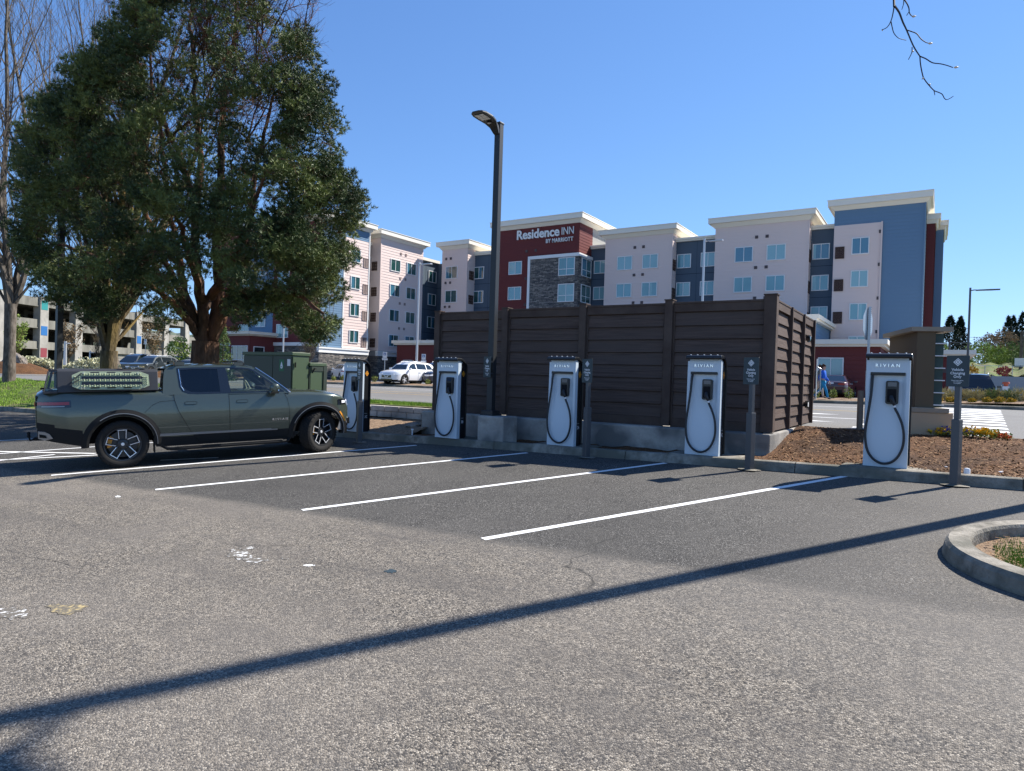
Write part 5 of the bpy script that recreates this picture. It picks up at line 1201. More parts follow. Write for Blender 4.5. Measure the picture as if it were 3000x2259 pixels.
    strip(g2, -1.26, -.79, 1.180, 1.232, .014); g2.build('taillight', 'lamp_red', bz)
    g = MB(); strip(g, -1.2, -.86, 1.147, 1.165, .014); g.build('reversing_lamp', 'trim_grey', bz)
    # headlight: upright rounded lamp wrapping the corner
    g = MB(); strip(g, 4.0, 4.21, .985, 1.10, .008, 8); hb = g.build('headlight_bezel', 'gloss_black', truck)
    g = MB(); strip(g, 4.10, 4.19, 1.015, 1.07, .013, 8); g.build('headlight', 'lamp_clear', hb)
    g = MB(); n = 14; pts = [(s * (.56 + .07 * math.cos(2 * PI * i / n)), 4.285, .90 + (.11 if math.sin(2 * PI * i / n) > 0 else -.11) + .07 * math.sin(2 * PI * i / n)) for i in range(n)]
    g.add(pts + [(x, 4.2, z) for x, y, z in pts], [tuple(range(n))] + [(i, (i + 1) % n, n + (i + 1) % n, n + i) for i in range(n)]); g.build('front_lamp', 'lamp_clear', hb)
    # amber side marker on the front arch
    g = MB()
    for k in range(6):
        b0, b1 = rad(18 + k * 4), rad(22 + k * 4); q = []
        for r, b in ((.585, b0), (.585, b1), (.615, b1), (.615, b0)):
            y, z = FA + r * math.cos(b) * 1.02, .44 + r * math.sin(b); q.append(((TW(min(4.1, y)) * TS(z) + .034) * s, y, z))
        g.add(q, [(0, 1, 2, 3)])
    g.build('side_marker', 'amber', truck)
    # mirror
    mr = MB(); secs = []
    for k, (x, w, h, dz) in enumerate(((.99, .03, .03, -.03), (1.04, .07, .06, -.02), (1.09, .10, .085, .0), (1.16, .115, .095, .01), (1.22, .10, .085, .01), (1.25, .05, .05, .01))):
        secs.append([(x * s, 2.63 + w * math.cos(a) * (1 if math.cos(a) > 0 else .75), 1.375 + dz + h * math.sin(a)) for a in [2 * PI * i / 14 for i in range(14)]])
    vs = [p for q in secs for p in q]; mr.add(vs, [(i * 14 + k, i * 14 + (k + 1) % 14, (i + 1) * 14 + (k + 1) % 14, (i + 1) * 14 + k) for i in range(5) for k in range(14)] + [tuple(range(14)), tuple(range(70, 84))])
    mm = mr.build('mirror', 'truck_green', truck, smooth=True)
    g = MB(); g.box(min(.93 * s, 1.2 * s), 2.56, 1.275, max(.93 * s, 1.2 * s), 2.72, 1.315); g.build('mirror_foot', 'gloss_black', mm, bevel=.01)
    g = MB(); g.tube([(1.04 * s, 2.70, 1.325), (1.24 * s, 2.70, 1.345)], .012, 6); g.build('mirror_trim', 'chrome', mm)
    # side step
    g = MB(); g.tube([(.86 * s, .62, .36), (1.0 * s, .72, .30), (1.03 * s, .95, .29), (1.03 * s, 2.7, .29), (1.0 * s, 2.92, .30), (.86 * s, 3.0, .36)], .032, 10); g.box(min(.97 * s, 1.055 * s), .85, .305, max(.97 * s, 1.055 * s), 2.8, .325)
    g.build('side_step', 'cladding', truck, smooth=True)
    g = MB(); g.box(min(.74 * s, .98 * s), .50, .24, max(.74 * s, .98 * s), .52, .55); g.build('mud_flap', 'cladding', truck)
    # greenhouse side
    def gs(y, z, o=0): return ((.945 - (z - 1.31) * .385 + o) * s, y, z)
    outer = [(.665, 1.30), (.69, 1.60), (.715, 1.76), (.76, 1.815), (.85, 1.835), (1.2, 1.85), (1.6, 1.853), (2.0, 1.838), (2.2, 1.818), (2.34, 1.79), (2.62, 1.585), (3.0, 1.272)]
    rw = [(.955, 1.775), (1.2, 1.787), (1.68, 1.785), (1.705, 1.325), (1.30, 1.325), (1.15, 1.335), (1.05, 1.375), (.99, 1.45)]
    fw = [(1.80, 1.785), (2.1, 1.772), (2.22, 1.758), (2.30, 1.72), (2.52, 1.545), (2.80, 1.325), (1.86, 1.325)]
    g = MB(); g.holed(outer, [rw, fw], lambda u, v: gs(u, v)); g.build('cab_side', 'truck_green', truck, fixn=False)
    bo = [(.925, 1.80), (1.2, 1.812), (1.75, 1.812), (2.1, 1.80), (2.25, 1.782), (2.33, 1.745), (2.62, 1.515), (2.885, 1.302), (1.28, 1.302), (1.10, 1.315), (1.0, 1.36), (.955, 1.45)]
    rw2 = [(.985, 1.765), (1.2, 1.775), (1.64, 1.773), (1.665, 1.335), (1.30, 1.335), (1.16, 1.345), (1.07, 1.385), (1.012, 1.46)]
    g = MB(); g.holed(bo, [rw2, fw], lambda u, v: gs(u, v, .004)); g.build('window_surround', 'gloss_black', truck, fixn=False)
    g = MB(); g.add([gs(y, z, -.006) for y, z in rw], [tuple(range(len(rw)))]); g.build('rear_window', 'privacy_glass', rd, fixn=False)
    g = MB(); g.add([gs(y, z, -.006) for y, z in fw], [tuple(range(len(fw)))]); g.build('front_window', 'car_glass', fd, fixn=False)
    g = MB(); g.tube([gs(2.36, 1.795, .004), gs(2.64, 1.588, .004), gs(3.0, 1.285, .004)], .012, 6); g.tube([gs(.96, 1.78, .008), gs(.985, 1.46, .008), gs(1.03, 1.375, .008)], .006, 5); g.build('pillar_trim', 'chrome', truck)
    # wheels
    wr = make_wheel(truck, (.86 * s, 0, .43), s); wf_ = make_wheel(truck, (.86 * s, FA, .43), s, steer=rad(30))
    text_mesh('lettering', 'RIVIAN', .066, 'chrome', fd, ((TW(2.8) * TS(.75) + .008) * s, 2.775, .725), (PI / 2, 0, PI / 2 if s > 0 else -PI / 2), .003, .002, 1.6)
# roof, glass, pillars across
def roof_edge(y): return lerp_pts([(.665, 1.78), (.76, 1.815), (.85, 1.835), (1.2, 1.85), (1.6, 1.853), (2.0, 1.838), (2.2, 1.818), (2.34, 1.79)], y)
g = MB()
def rf(u, v):
    y = .70 + u * (2.345 - .70); a = (v - .5) * 2; z0 = roof_edge(y) - .004; w = .945 - (z0 - 1.31) * .385
    return (a * w, y, z0 + .045 * (1 - abs(a) ** 2.6) * sstep(.66, .9, y) ** .5)
g.grid(20, 21, rf); g.build('roof', 'truck_green', truck, smooth=True)
g = MB(); g.quad((-.72, 2.345, 1.785), (.72, 2.345, 1.785), (.885, 3.01, 1.285), (-.885, 3.01, 1.285)); g.build('windshield', 'car_glass', truck, fixn=False)
g = MB(); g.quad((-.70, .70, 1.76), (.70, .70, 1.76), (.86, .68, 1.38), (-.86, .68, 1.38)); g.build('back_window', 'privacy_glass', truck, fixn=False)
g = MB(); g.box(-.88, 2.66, 1.24, .88, 3.0, 1.355); g.box(-.3, 2.55, 1.22, .3, 2.7, 1.40); g.build('dashboard', 'cabin_dark', truck, bevel=.03)
g = MB()
for x in (-.42, .42):
    g.box(x - .25, 1.62, 1.15, x + .25, 1.76, 1.62); g.box(x - .13, 1.62, 1.60, x + .13, 1.70, 1.78); g.box(x - .27, .80, 1.15, x + .27, .95, 1.58); g.box(x - .12, .80, 1.58, x + .12, .88, 1.74)
g.build('seats', 'cabin_light', truck, bevel=.04)
g = MB(); c0 = Vector((-.42, 2.45, 1.33)); pts = [c0 + Vector((.19 * math.cos(a), -.07 * math.sin(a), .18 * math.sin(a))) for a in [2 * PI * i / 20 for i in range(21)]]; g.tube(pts, .014, 6, cap=False); g.tube([c0, c0 + Vector((0, .25, -.08))], .03, 6); g.tube([pts[0], c0, pts[10]], .014, 5); g.build('steering_wheel', 'cabin_light', truck)
# bed cap with its clear corner windows
def capx(z): return .925 - (z - 1.40) * .22
g = MB(); pr = [(-capx(1.395), 1.395), (-capx(1.77), 1.77), (-capx(1.77) + .05, 1.80), (0, 1.815), (capx(1.77) - .05, 1.80), (capx(1.77), 1.77), (capx(1.395), 1.395)]
g.prism(pr, -.96, .60, lambda u, v, d: (u, d, v - max(0, d + .2) * .035 * (v > 1.5))); cap = g.build('bed_cap', 'cap_black', truck, bevel=.008)
g = MB(); g.prism([(-1.08, 1.80), (-.96, 1.805), (-.96, 1.765), (-1.085, 1.76)], -.82, .82, lambda u, v, d: (d, u, v)); g.box(-.93, -1.17, 1.385, .93, -.96, 1.42); g.build('cap_rear_frame', 'cap_black', cap)
for s in (1, -1):
    g = MB(); g.add([(capx(z) * s, y, z) for y, z in ((-1.15, 1.42), (-.965, 1.42), (-.965, 1.77), (-1.075, 1.765))], [(0, 1, 2, 3)]); g.build('corner_window', 'car_glass', cap, fixn=False)
    for a, b in (((-1.155, 1.41), (-1.08, 1.77)),):
        g = MB(); g.tube([(capx(a[1]) * s, a[0], a[1]), (capx(b[1]) * s, b[0], b[1])], .012, 6); g.build('cap_edge', 'cap_black', cap)
    for k in range(4):
        g = MB(); z = 1.735; y = -1.05 + .025 * k; g.tube([(capx(z) * s + .001 * s, y, z), (capx(z) * s + .008 * s, y, z)], .008, 8); g.build('bolt', 'seam', cap)
g = MB(); g.quad((-.8, -1.09, 1.76), (.8, -1.09, 1.76), (.9, -1.16, 1.43), (-.9, -1.16, 1.43)); g.build('cap_rear_window', 'privacy_glass', cap, fixn=False)
g = MB(); g.box(.90, -1.2, 1.46, .96, -1.14, 1.49); g.build('latch', 'seam', cap)
# traction board with nubs and slots
bd = empty('traction_board', (0, 0, 0), parent=truck)
def bx(u, v, d): return (capx(v) + .075 + d, u, v)
bo = [(-.74, 1.50), (-.74, 1.70), (-.61, 1.765), (.31, 1.745), (.44, 1.69), (.45, 1.49), (.31, 1.425), (-.61, 1.44)]
sl_ = []
for yc in (-.40, -.15, .10):
    for zc in (1.735, 1.462): zc2 = zc - (yc + .15) * .02; sl_.append([(yc - .06, zc2 - .011), (yc + .06, zc2 - .011), (yc + .075, zc2), (yc + .06, zc2 + .011), (yc - .06, zc2 + .011), (yc - .075, zc2)])
g = MB(); g.holed(bo, sl_, lambda u, v: bx(u, v, .028)); g.holed(bo, sl_, lambda u, v: bx(u, v, 0))
for lp in [bo] + sl_:
    for a, b in zip(lp, lp[1:] + lp[:1]): g.quad(bx(*a, 0), bx(*b, 0), bx(*b, .028), bx(*a, .028))
nub = MB()
def cone(gg, u, v, r, h):
    n = 6; base = [bx(u + r * math.cos(2 * PI * i / n), v + r * math.sin(2 * PI * i / n), .028) for i in range(n)]; t_ = [bx(u + r * .45 * math.cos(2 * PI * i / n), v + r * .45 * math.sin(2 * PI * i / n), .028 + h) for i in range(n)]
    gg.add(base + t_, [(i, (i + 1) % n, n + (i + 1) % n, n + i) for i in range(n)] + [tuple(range(n, 2 * n))])
for zr in (1.700, 1.598, 1.497):
    for k in range(24):
        for dz in ((-.012, .012) if k % 2 else (0,)): cone(nub, -.60 + k * .0395, zr + dz - (k - 12) * .0008, .014, .028)
for u in (-.70, -.665, -.63, .345, .375, .41):
    for k in range(5): cone(nub, u, 1.655 - k * .032 - u * .02, .012, .024)
g.build('board', 'board_green', bd, fixn=False); nub.build('nubs', 'board_green', bd)
g = MB()
for zr in (1.648, 1.548): g.prism([(-.60, zr - .028), (-.60, zr + .028), (.33, zr + .012), (.36, zr - .015), (.33, zr - .04)], .0285, .030, bx)
g.build('recess', 'cap_black', bd)
for a, b in (((-.74, 1.61), (-.60, 1.73)), ((-.74, 1.55), (-.64, 1.62)), ((.30, 1.43), (.36, 1.445))):
    g = MB(); g.tube([bx(*a, .05), bx(*b, .05)], .009, 6); g.build('strap', 'cap_black', bd)
for y, z in ((-.6, 1.47), (-.56, 1.47), (.27, 1.72), (-.57, 1.735)):
    g = MB(); g.tube([bx(y, z, -.07), bx(y, z, .06)], .014, 8); g.build('mount_pin', 'chrome', bd)
# roof bars
for y, z in ((.98, 1.925), (2.05, 1.91)):
    g = MB(); g.prism([(y - .045, z), (y + .045, z), (y + .03, z + .028), (y - .03, z + .028)], -.78, .78, lambda u, v, d: (d, u, v)); b_ = g.build('roof_bar', 'gloss_black', truck, bevel=.004)
    for s in (-1, 1):
        g = MB(); g.box(s * .70 - .035, y - .09, z - .085, s * .70 + .035, y + .09, z + .005); g.build('bar_foot', 'gloss_black', b_, bevel=.01)
g = MB(); g.prism([(.62, 1.83), (.80, 1.83), (.72, 1.945), (.68, 1.95)], -.02, .02, lambda u, v, d: (d + .3, u, v)); g.build('roof_fin', 'gloss_black', truck)
g = MB()
for y in (.05, .42): g.box(-.8, y - .03, 1.82, .8, y + .03, 1.85)
g.box(-.6, .02, 1.85, .5, .45, 1.885); g.build('cap_rack', 'gloss_black', truck)
# ends: bumper details, tow hitch, exhaust-like tow loops, light bar, tailgate
g = MB(); g.box(-.70, 4.262, .955, .70, 4.285, .985); g.build('light_bar', 'lamp_clear', truck)
g = MB(); g.box(-.60, 4.22, .56, .60, 4.285, .74); g.build('front_intake', 'gloss_black', truck, bevel=.02)
for s in (-1, 1):
    g = MB(); q = []
    for y, z in ((3.98, .46), (4.05, .665), (4.20, .665), (4.24, .60), (4.23, .50), (4.12, .42)): q.append(((TW(y) * TS(z) + .012) * s, y, z))
    g.add(q, [tuple(range(6))]); g.build('bumper_corner', 'trim_grey', truck)
    g = MB(); g.box(min(s * .52, s * .74), 4.20, .55, max(s * .52, s * .74), 4.31, .69); g.build('tow_pocket', 'gloss_black', truck, bevel=.01)
    g = MB(); g.prism([(-1.26, .60), (-1.16, .57), (-1.04, .60), (-1.09, .68), (-1.16, .72), (-1.26, .73)], .0, .012, lambda u, v, d: ((TW(max(-1.32, u)) * TS(v) + .008 + d) * s, u, v)); g.build('bumper_trim', 'trim_grey', truck, bevel=.004)
    g = MB(); g.prism([(-1.24, .62), (-1.13, .61), (-1.15, .66), (-1.24, .68)], .0, .005, lambda u, v, d: ((TW(max(-1.32, u)) * TS(v) + .021 + d) * s, u, v)); g.build('tow_slot', 'seam', truck)
g = MB(); g.box(-.03, -1.36, .50, .03, -1.1, .56); g.tube([(0, -1.34, .53), (0, -1.42, .51), (0, -1.44, .58)], .02, 8); g.lathe([(0, .665), (.02, .66), (.028, .635), (.02, .61), (.03, .59), (.03, .575)], 12, c=(0, -1.44, 0)); g.build('tow_hitch', 'cladding', truck, smooth=True)
g = MB(); g.box(-.76, -1.29, .78, .76, -1.27, 1.35); g.build('tailgate', 'truck_green', truck, bevel=.01)
g = MB(); g.box(-.78, -1.30, 1.17, .78, -1.288, 1.235); g.build('light_strip', 'lamp_red', truck)
g = MB(); g.box(.02 - .17, -1.30, .68, .02 + .17, -1.275, .83); g.build('number_plate', 'plate_white', truck)

# ---- ordinary cars
def make_car(kind, paint, L=4.6, W=1.84, H=1.68, style='std', racks=True, tint=False):
    t = empty('parked_car'); h = L / 2; w2 = W / 2
    if kind == 'suv':
        zt_pts = [(-h, .82), (-h + .08, .95), (-h + .3, 1.03), (h - 1.35, 1.06), (h - .6, .98), (h - .2, .88), (h - .04, .74), (h, .62)]
        go = [(-h + .12, 1.0), (-h + .30, 1.45), (-h + .52, H - .06), (-h + .9, H - .01), (0, H), (.35, H - .05), (.62, H - .16), (h - 1.12, 1.03)]
        wins = [[(-h + .42, 1.12), (-h + .55, 1.42), (-h + .68, H - .14), (-h + 1.02, H - .10), (-h + 1.02, 1.10)], [(-h + 1.09, 1.10), (-h + 1.09, H - .10), (-.12, H - .09), (-.08, 1.10)], [(0, 1.10), (-.03, H - .09), (.28, H - .12), (.55, H - .24), (h - 1.32, 1.10)]]
        fz, gy = 1.05, h - 1.12
    else:
        zt_pts = [(-h, .78), (-h + .06, .95), (-h + .6, 1.02), (-h + 1.0, 1.0), (h - 1.4, .98), (h - .6, .86), (h - .15, .72), (h, .58)]
        go = [(-h + .62, 1.0), (-h + 1.35, H - .06), (-.5, H), (.1, H - .01), (.4, H - .09), (h - 1.25, .96)]
        wins = [[(-h + 1.0, 1.04), (-h + 1.42, H - .14), (-.42, H - .09), (-.38, 1.03)], [(-.30, 1.03), (-.33, H - .09), (.12, H - .11), (.36, H - .2), (h - 1.45, 1.02)]]
        fz, gy = 1.0, h - 1.25
    wr = .33 if kind != 'suv' else .355; ax = (-h + .85, h - .90)
    def Wf(y):
        e = min(1, max(0, (h - abs(y)) / .55)); return w2 * (.80 + .20 * math.sin(e * PI / 2) ** .7)
    def Sf(z, zt): return lerp_pts([(.18, .93), (.4, .975), (.65, 1.0), (.9, .985), (1.1, .95)], z)
    def ztf(y): return lerp_pts(zt_pts, y)
    def zbf(y):
        b = .24 + .1 * (abs(y) > h - .25)
        for c in ax:
            if abs(y - c) < wr + .055: b = max(b, wr + math.sqrt((wr + .055) ** 2 - (y - c) ** 2))
        return b
    g = MB(); loft_body(g, -h, h, 90, Wf, Sf, ztf, zbf, .04, lambda x, y, z: 1 if z < .34 else 0, 9); g.build('body', [paint, 'cladding'], t, smooth=True)
    g = MB(); g.box(-w2 * .66, -h + .3, .22, w2 * .66, h - .3, .8); g.build('underbody', 'dark_void', t)
    def gx(z): return w2 * (.93 - (z - 1.0) * .36 / max(.5, H - 1))
    # greenhouse shell
    g = MB(); n = len(go)
    for s in (-1, 1): g.add([(gx(z) * s, y, z) for y, z in go], [tuple(range(n))])
    for (ya, za), (yb, zb) in zip(go, go[1:]):
        k = 6
        for i in range(k):
            a0, a1 = -1 + 2 * i / k, -1 + 2 * (i + 1) / k; cr = lambda a, z: z + (.035 * (1 - a * a) if z > H - .1 else 0)
            g.add([(gx(za) * a0, ya, cr(a0, za)), (gx(za) * a1, ya, cr(a1, za)), (gx(zb) * a1, yb, cr(a1, zb)), (gx(zb) * a0, yb, cr(a0, zb))], [(0, 1, 2, 3)])
    g.build('cabin', paint, t, smooth=True)
    for s in (-1, 1):
        for wv_ in wins:
            g = MB(); g.add([((gx(z) + .006) * s, y, z) for y, z in wv_], [tuple(range(len(wv_)))]); g.build('side_window', 'dark_glass', t)
    def cross(pa, pb, nm, tk=.10, o=.012):
        (ya, za), (yb, zb) = pa, pb; dy, dz = yb - ya, zb - za; L_ = math.hypot(dy, dz); ny, nz = -dz / L_ * o, dy / L_ * o
        if nz < 0: ny, nz = -ny, -nz
        a, b = .10, .92; g = MB(); q = []
        for k_, e in ((a, 1), (a, -1), (b, -1), (b, 1)):
            y, z = ya + dy * k_, za + dz * k_; q.append((e * (gx(z) - tk), y + ny, z + nz + (.02 if z > H - .2 else 0)))
        g.add(q, [(0, 1, 2, 3)]); g.build(nm, 'dark_glass', t)
    cross(go[-2] if kind == 'suv' else go[-2], go[-1], 'windshield'); cross(go[0] if kind != 'suv' else go[0], go[1] if kind != 'suv' else (-h + .42, H - .15), 'rear_window')
    for s in (-1, 1):
        for c in ax: make_wheel(t, (s * (w2 - .11), c, wr), s, wr, .22, wr * .68, 0, style, False)
        g = MB(); g.box(min(s * (w2 - .05), s * (w2 + .16)), gy - .28, fz - .02, max(s * (w2 - .05), s * (w2 + .16)), gy - .14, fz + .12); g.build('mirror', paint, t, bevel=.03)
        g = MB()
        for k in range(4):
            ya, yb = h - .50 + .11 * k, h - .50 + .11 * (k + 1); z0, z1 = .70 - .01 * k, .80 - .015 * k
            g.add([((Wf(y) * Sf(z, 1) + .012) * s, y, z) for y, z in ((ya, z0), (yb, z0), (yb, z1), (ya, z1))], [(0, 1, 2, 3)])
        g.box(min(s * (w2 - .50), s * (w2 - .16)), h - .02, .64, max(s * (w2 - .50), s * (w2 - .16)), h + .015, .76); g.build('headlight', 'lamp_clear', t)
        g = MB()
        for k in range(4):
            ya, yb = -h + .01 + .09 * k, -h + .01 + .09 * (k + 1); z0, z1 = .80, .93
            g.add([((Wf(y) * Sf(z, 1) + .012) * s, y, z) for y, z in ((ya, z0), (yb, z0), (yb, z1), (ya, z1))], [(0, 1, 2, 3)])
        g.box(min(s * (w2 - .52), s * (w2 - .14)), -h - .02, .80, max(s * (w2 - .52), s * (w2 - .14)), -h + .02, .92); g.build('taillight', 'lamp_red', t)
        if kind == 'suv' and racks:
            g = MB(); g.tube([(s * (gx(H) - .03), -h + .8, H), (s * (gx(H) - .02), -h + .95, H + .06), (s * (gx(H) - .02), .15, H + .05), (s * (gx(H) - .03), .3, H - .01)], .018, 6); g.build('roof_rail', 'rim_face', t)
        g = MB()
        for yy in ((-.33, 1.0) if kind != 'suv' else (-.10, 1.1)): pass
        for k in range(8):
            z0, z1 = .35 + k * .085, .35 + (k + 1) * .085; yd = -.10
            g.add([((Wf(y) * Sf(z, 1) + .004) * s, y, z) for y, z in ((yd, z0), (yd + .012, z0), (yd + .012, z1), (yd, z1))], [(0, 1, 2, 3)])
            for yd in (h - 1.35, -h + 1.25): g.add([((Wf(y) * Sf(z, 1) + .004) * s, y, z) for y, z in ((yd, z0), (yd + .012, z0), (yd + .012, z1), (yd, z1))], [(0, 1, 2, 3)])
        g.build('door_seams', 'seam', t)
        g = MB()
        for yy in (-.35, -1.15): g.box(min(s * (w2 - .01), s * (w2 + .02)), yy, .88, max(s * (w2 - .01), s * (w2 + .02)), yy + .16, .905)
        g.build('handles', 'rim_face' if paint != 'paint_white' else 'paint_white', t)
    g = MB(); g.box(-w2 * .50, h - .01, .47, w2 * .50, h + .02, .66); g.box(-w2 * .6, h - .03, .28, w2 * .6, h + .01, .40); g.build('grille', 'gloss_black', t)
    g = MB(); g.box(-w2 * .38, h + .02, .64, w2 * .38, h + .03, .66); g.prism([(-.2, .655), (-.12, .5), (.12, .5), (.2, .655), (.16, .655), (.09, .53), (-.09, .53), (-.16, .655)], h + .021, h + .03, lambda u, v, d: (u, d, v)); g.build('grille_trim', 'rim_face', t)
    g = MB(); g.box(-.16, -h - .03, .86 if kind != 'suv' else .80, .16, -h - .005, .96 if kind != 'suv' else .90); g.build('number_plate', 'plate_white', t)
    g = MB(); g.box(-w2 * .7, -h - .01, .33, w2 * .7, -h + .05, .50); g.build('rear_bumper_trim', 'cladding', t)
    return t
def put_car(c, px, py, tdist, az, lab, z=None, grp='cars parked before the hotel'):
    p = att(px, py, tdist); c.location = (p.x, p.y, z if z is not None else far_z(p.x, 40) + .015); c.rotation_euler = (0, 0, -rad(az)); tag(c, lab, 'car', grp)
put_car(make_car('suv', 'paint_white', 4.3, 1.78, 1.60), 1196, 1100, 47.5, 180 + 2, 'white compact SUV facing the street behind the silver lamp pole, left of the dark one')
put_car(make_car('suv', 'paint_navy', 4.7, 1.86, 1.70), 1288, 1100, 49.5, 180 - 2, 'dark navy SUV half hidden by the left end of the brown fence')
put_car(make_car('suv', 'paint_white', 4.5, 1.80, 1.56, racks=False), 1010, 1085, 66, 180 + 118, 'white hatchback seen between the green cabinets and the leftmost charger')
put_car(make_car('suv', 'paint_bluegrey', 4.8, 1.95, 1.80), 402, 1065, 60, 158, 'blue-grey SUV parked right of the mossy trunk, leftmost of the cars under the pine')
put_car(make_car('suv', 'paint_slate', 4.6, 1.88, 1.66), 452, 1065, 57, 160, 'slate grey SUV with round headlights, second from the mossy trunk')
put_car(make_car('suv', 'paint_silver', 4.7, 1.88, 1.74), 505, 1065, 62, 160, 'silver SUV with dark windows, behind the slate grey one under the pine')
put_car(make_car('sedan', 'paint_silver', 4.7, 1.84, 1.50), 562, 1062, 60, 156, 'silver sedan mostly hidden by the pine trunk')
put_car(make_car('sedan', 'paint_black', 4.8, 1.86, 1.50), 672, 1066, 56, 150, 'black sedan seen between the pine trunk and the green cabinets')
put_car(make_car('sedan', 'paint_red', 4.85, 1.86, 1.45), 2452, 1120, 43.5, 1.5, 'dark red sedan seen from behind in front of the maroon annex')
put_car(make_car('suv', 'paint_black', 4.65, 1.84, 1.72), 2862, 1140, 36, 4, 'black SUV seen from behind near the red-topped post', z=1.14)

# ================================================================== TREES
def in_poly(x, y, P):
    c = False; j = len(P) - 1
    for i in range(len(P)):
        if (P[i][1] > y) != (P[j][1] > y) and x < (P[j][0] - P[i][0]) * (y - P[i][1]) / (P[j][1] - P[i][1]) + P[i][0]: c = not c
        j = i
    return c
def catmull(ctrl, k=4):
    pts = []; ctrl = [Vector(c) for c in ctrl]
    for i in range(len(ctrl) - 1):
        p0, p1, p2, p3 = [ctrl[min(len(ctrl) - 1, max(0, i + q))] for q in (-1, 0, 1, 2)]
        for s in range(k):
            u = s / k; pts.append(.5 * ((2 * p1) + (p2 - p0) * u + (2 * p0 - 5 * p1 + 4 * p2 - p3) * u * u + (3 * p1 - p0 - 3 * p2 + p3) * u ** 3))
    pts.append(ctrl[-1]); return pts
def leaf_soup(centers, nrm, size, n_per, rs, width=.35, spread=1.0, up=.3):
    """radiating thin triangles round each centre (numpy)"""
    C_ = np.repeat(np.asarray(centers), n_per, axis=0); m = len(C_)
    d = rs.normal(size=(m, 3)); d[:, 2] += up; d += np.repeat(np.asarray(nrm), n_per, axis=0) * .9; d /= np.linalg.norm(d, axis=1)[:, None]
    s = rs.normal(size=(m, 3)); s = np.cross(d, s); s /= np.linalg.norm(s, axis=1)[:, None]
    L_ = size * rs.uniform(.6, 1.25, (m, 1)); w = L_ * width
    a = C_ - s * w * .5; b = C_ + s * w * .5; c = C_ + d * L_ + s * w * .15; e = C_ + d * L_ - s * w * .15
    return np.stack([a, b, c, e], axis=1)
rs = np.random.RandomState(11)
PT = 24.0
pine = empty('pine_tree', att(600, 1095, PT)); pine.location.z = .8
tag(pine, 'huge dark green pine with reddish spreading limbs and a bare twiggy top, behind the pickup', 'tree')
def rel(v): return v - pine.location
out_raw = [(418, 0), (400, 20), (348, 60), (300, 100), (293, 150), (249, 169), (235, 215), (194, 209), (175, 254), (165, 300), (119, 308), (110, 360), (75, 393), (85, 448), (58, 470), (72, 530), (55, 590), (60, 640), (40, 671), (62, 714), (90, 760), (114, 809), (130, 850), (144, 893), (199, 898), (239, 918), (278, 948), (330, 930), (360, 880), (430, 880), (438, 928), (497, 960), (520, 900), (560, 870), (620, 850), (661, 900), (666, 960), (700, 940), (746, 952), (790, 915), (850, 940), (868, 985), (910, 1015), (960, 1000), (998, 985), (1000, 950), (945, 915), (1014, 878), (1008, 840), (975, 814), (1049, 774), (1020, 720), (1059, 665), (1079, 612), (1049, 560), (1040, 520), (1000, 497), (1005, 440), (990, 420), (1004, 378), (975, 308), (965, 250), (950, 199), (915, 149), (900, 95), (870, 110), (850, 160), (830, 110), (800, 40), (770, -60), (700, -190), (600, -260), (520, -200), (460, -100)]
out = [((560 + (x - 560) * .935) if x > 560 else x + 8, y - (14 if y > 700 else 0)) for x, y in out_raw]
limbs = [
    ([(600, 1100, 0), (601, 1050, 0), (603, 1000, 0)], .50, .46),
    ([(585, 1010, -.1), (560, 920, -.4), (525, 850, -.8), (490, 770, -1.3), (440, 660, -1.8), (400, 540, -2), (330, 420, -2)], .17, .035),
    ([(592, 1015, .2), (560, 900, .6), (525, 780, .8), (500, 640, .6), (480, 450, .5), (450, 250, .3), (430, 90, 0)], .19, .03),
    ([(598, 1005, -.1), (588, 860, -.3), (570, 700, -.2), (585, 500, 0), (570, 280, 0), (560, 80, 0), (560, -130, 0)], .23, .03),
    ([(618, 1000, .1), (640, 860, .2), (640, 700, .1), (645, 500, 0), (660, 300, -.1), (690, 100, 0), (700, -60, 0)], .26, .03),
    ([(625, 990, 0), (655, 890, -.5), (700, 790, -1.2), (800, 680, -1.6), (900, 590, -1.6), (970, 500, -1.4)], .17, .03),
    ([(640, 930, -.3), (690, 890, -1.2), (780, 850, -2), (880, 870, -2.6), (950, 920, -2.8)], .13, .04),
    ([(575, 975, -.3), (520, 900, -1.2), (430, 830, -2.2), (330, 780, -2.8), (220, 730, -2.6), (110, 700, -2)], .14, .03),
    ([(622, 1000, .5), (680, 850, 1.4), (720, 690, 1.8), (750, 500, 1.6), (790, 320, 1.2), (860, 180, .8)], .17, .03),
    ([(590, 980, .6), (500, 850, 2), (400, 700, 3), (280, 560, 3.2), (170, 440, 3)], .15, .03),
    ([(600, 900, .9), (680, 780, 2.6), (800, 640, 3.6), (900, 520, 3.6)], .20, .04),
    ([(600, 880, -.6), (560, 780, -2.2), (520, 640, -3.4), (470, 500, -4)], .16, .03),
    ([(620, 870, -.6), (680, 760, -2.4), (740, 620, -3.6), (800, 450, -4)], .16, .03),
    ([(480, 620, .5), (380, 420, .8), (290, 280, .6), (250, 200, .2)], .12, .03),
    ([(575, 620, 0), (500, 400, -1.2), (420, 240, -1.5), (380, 120, -1)], .12, .03)]
g = MB(); nodes = []
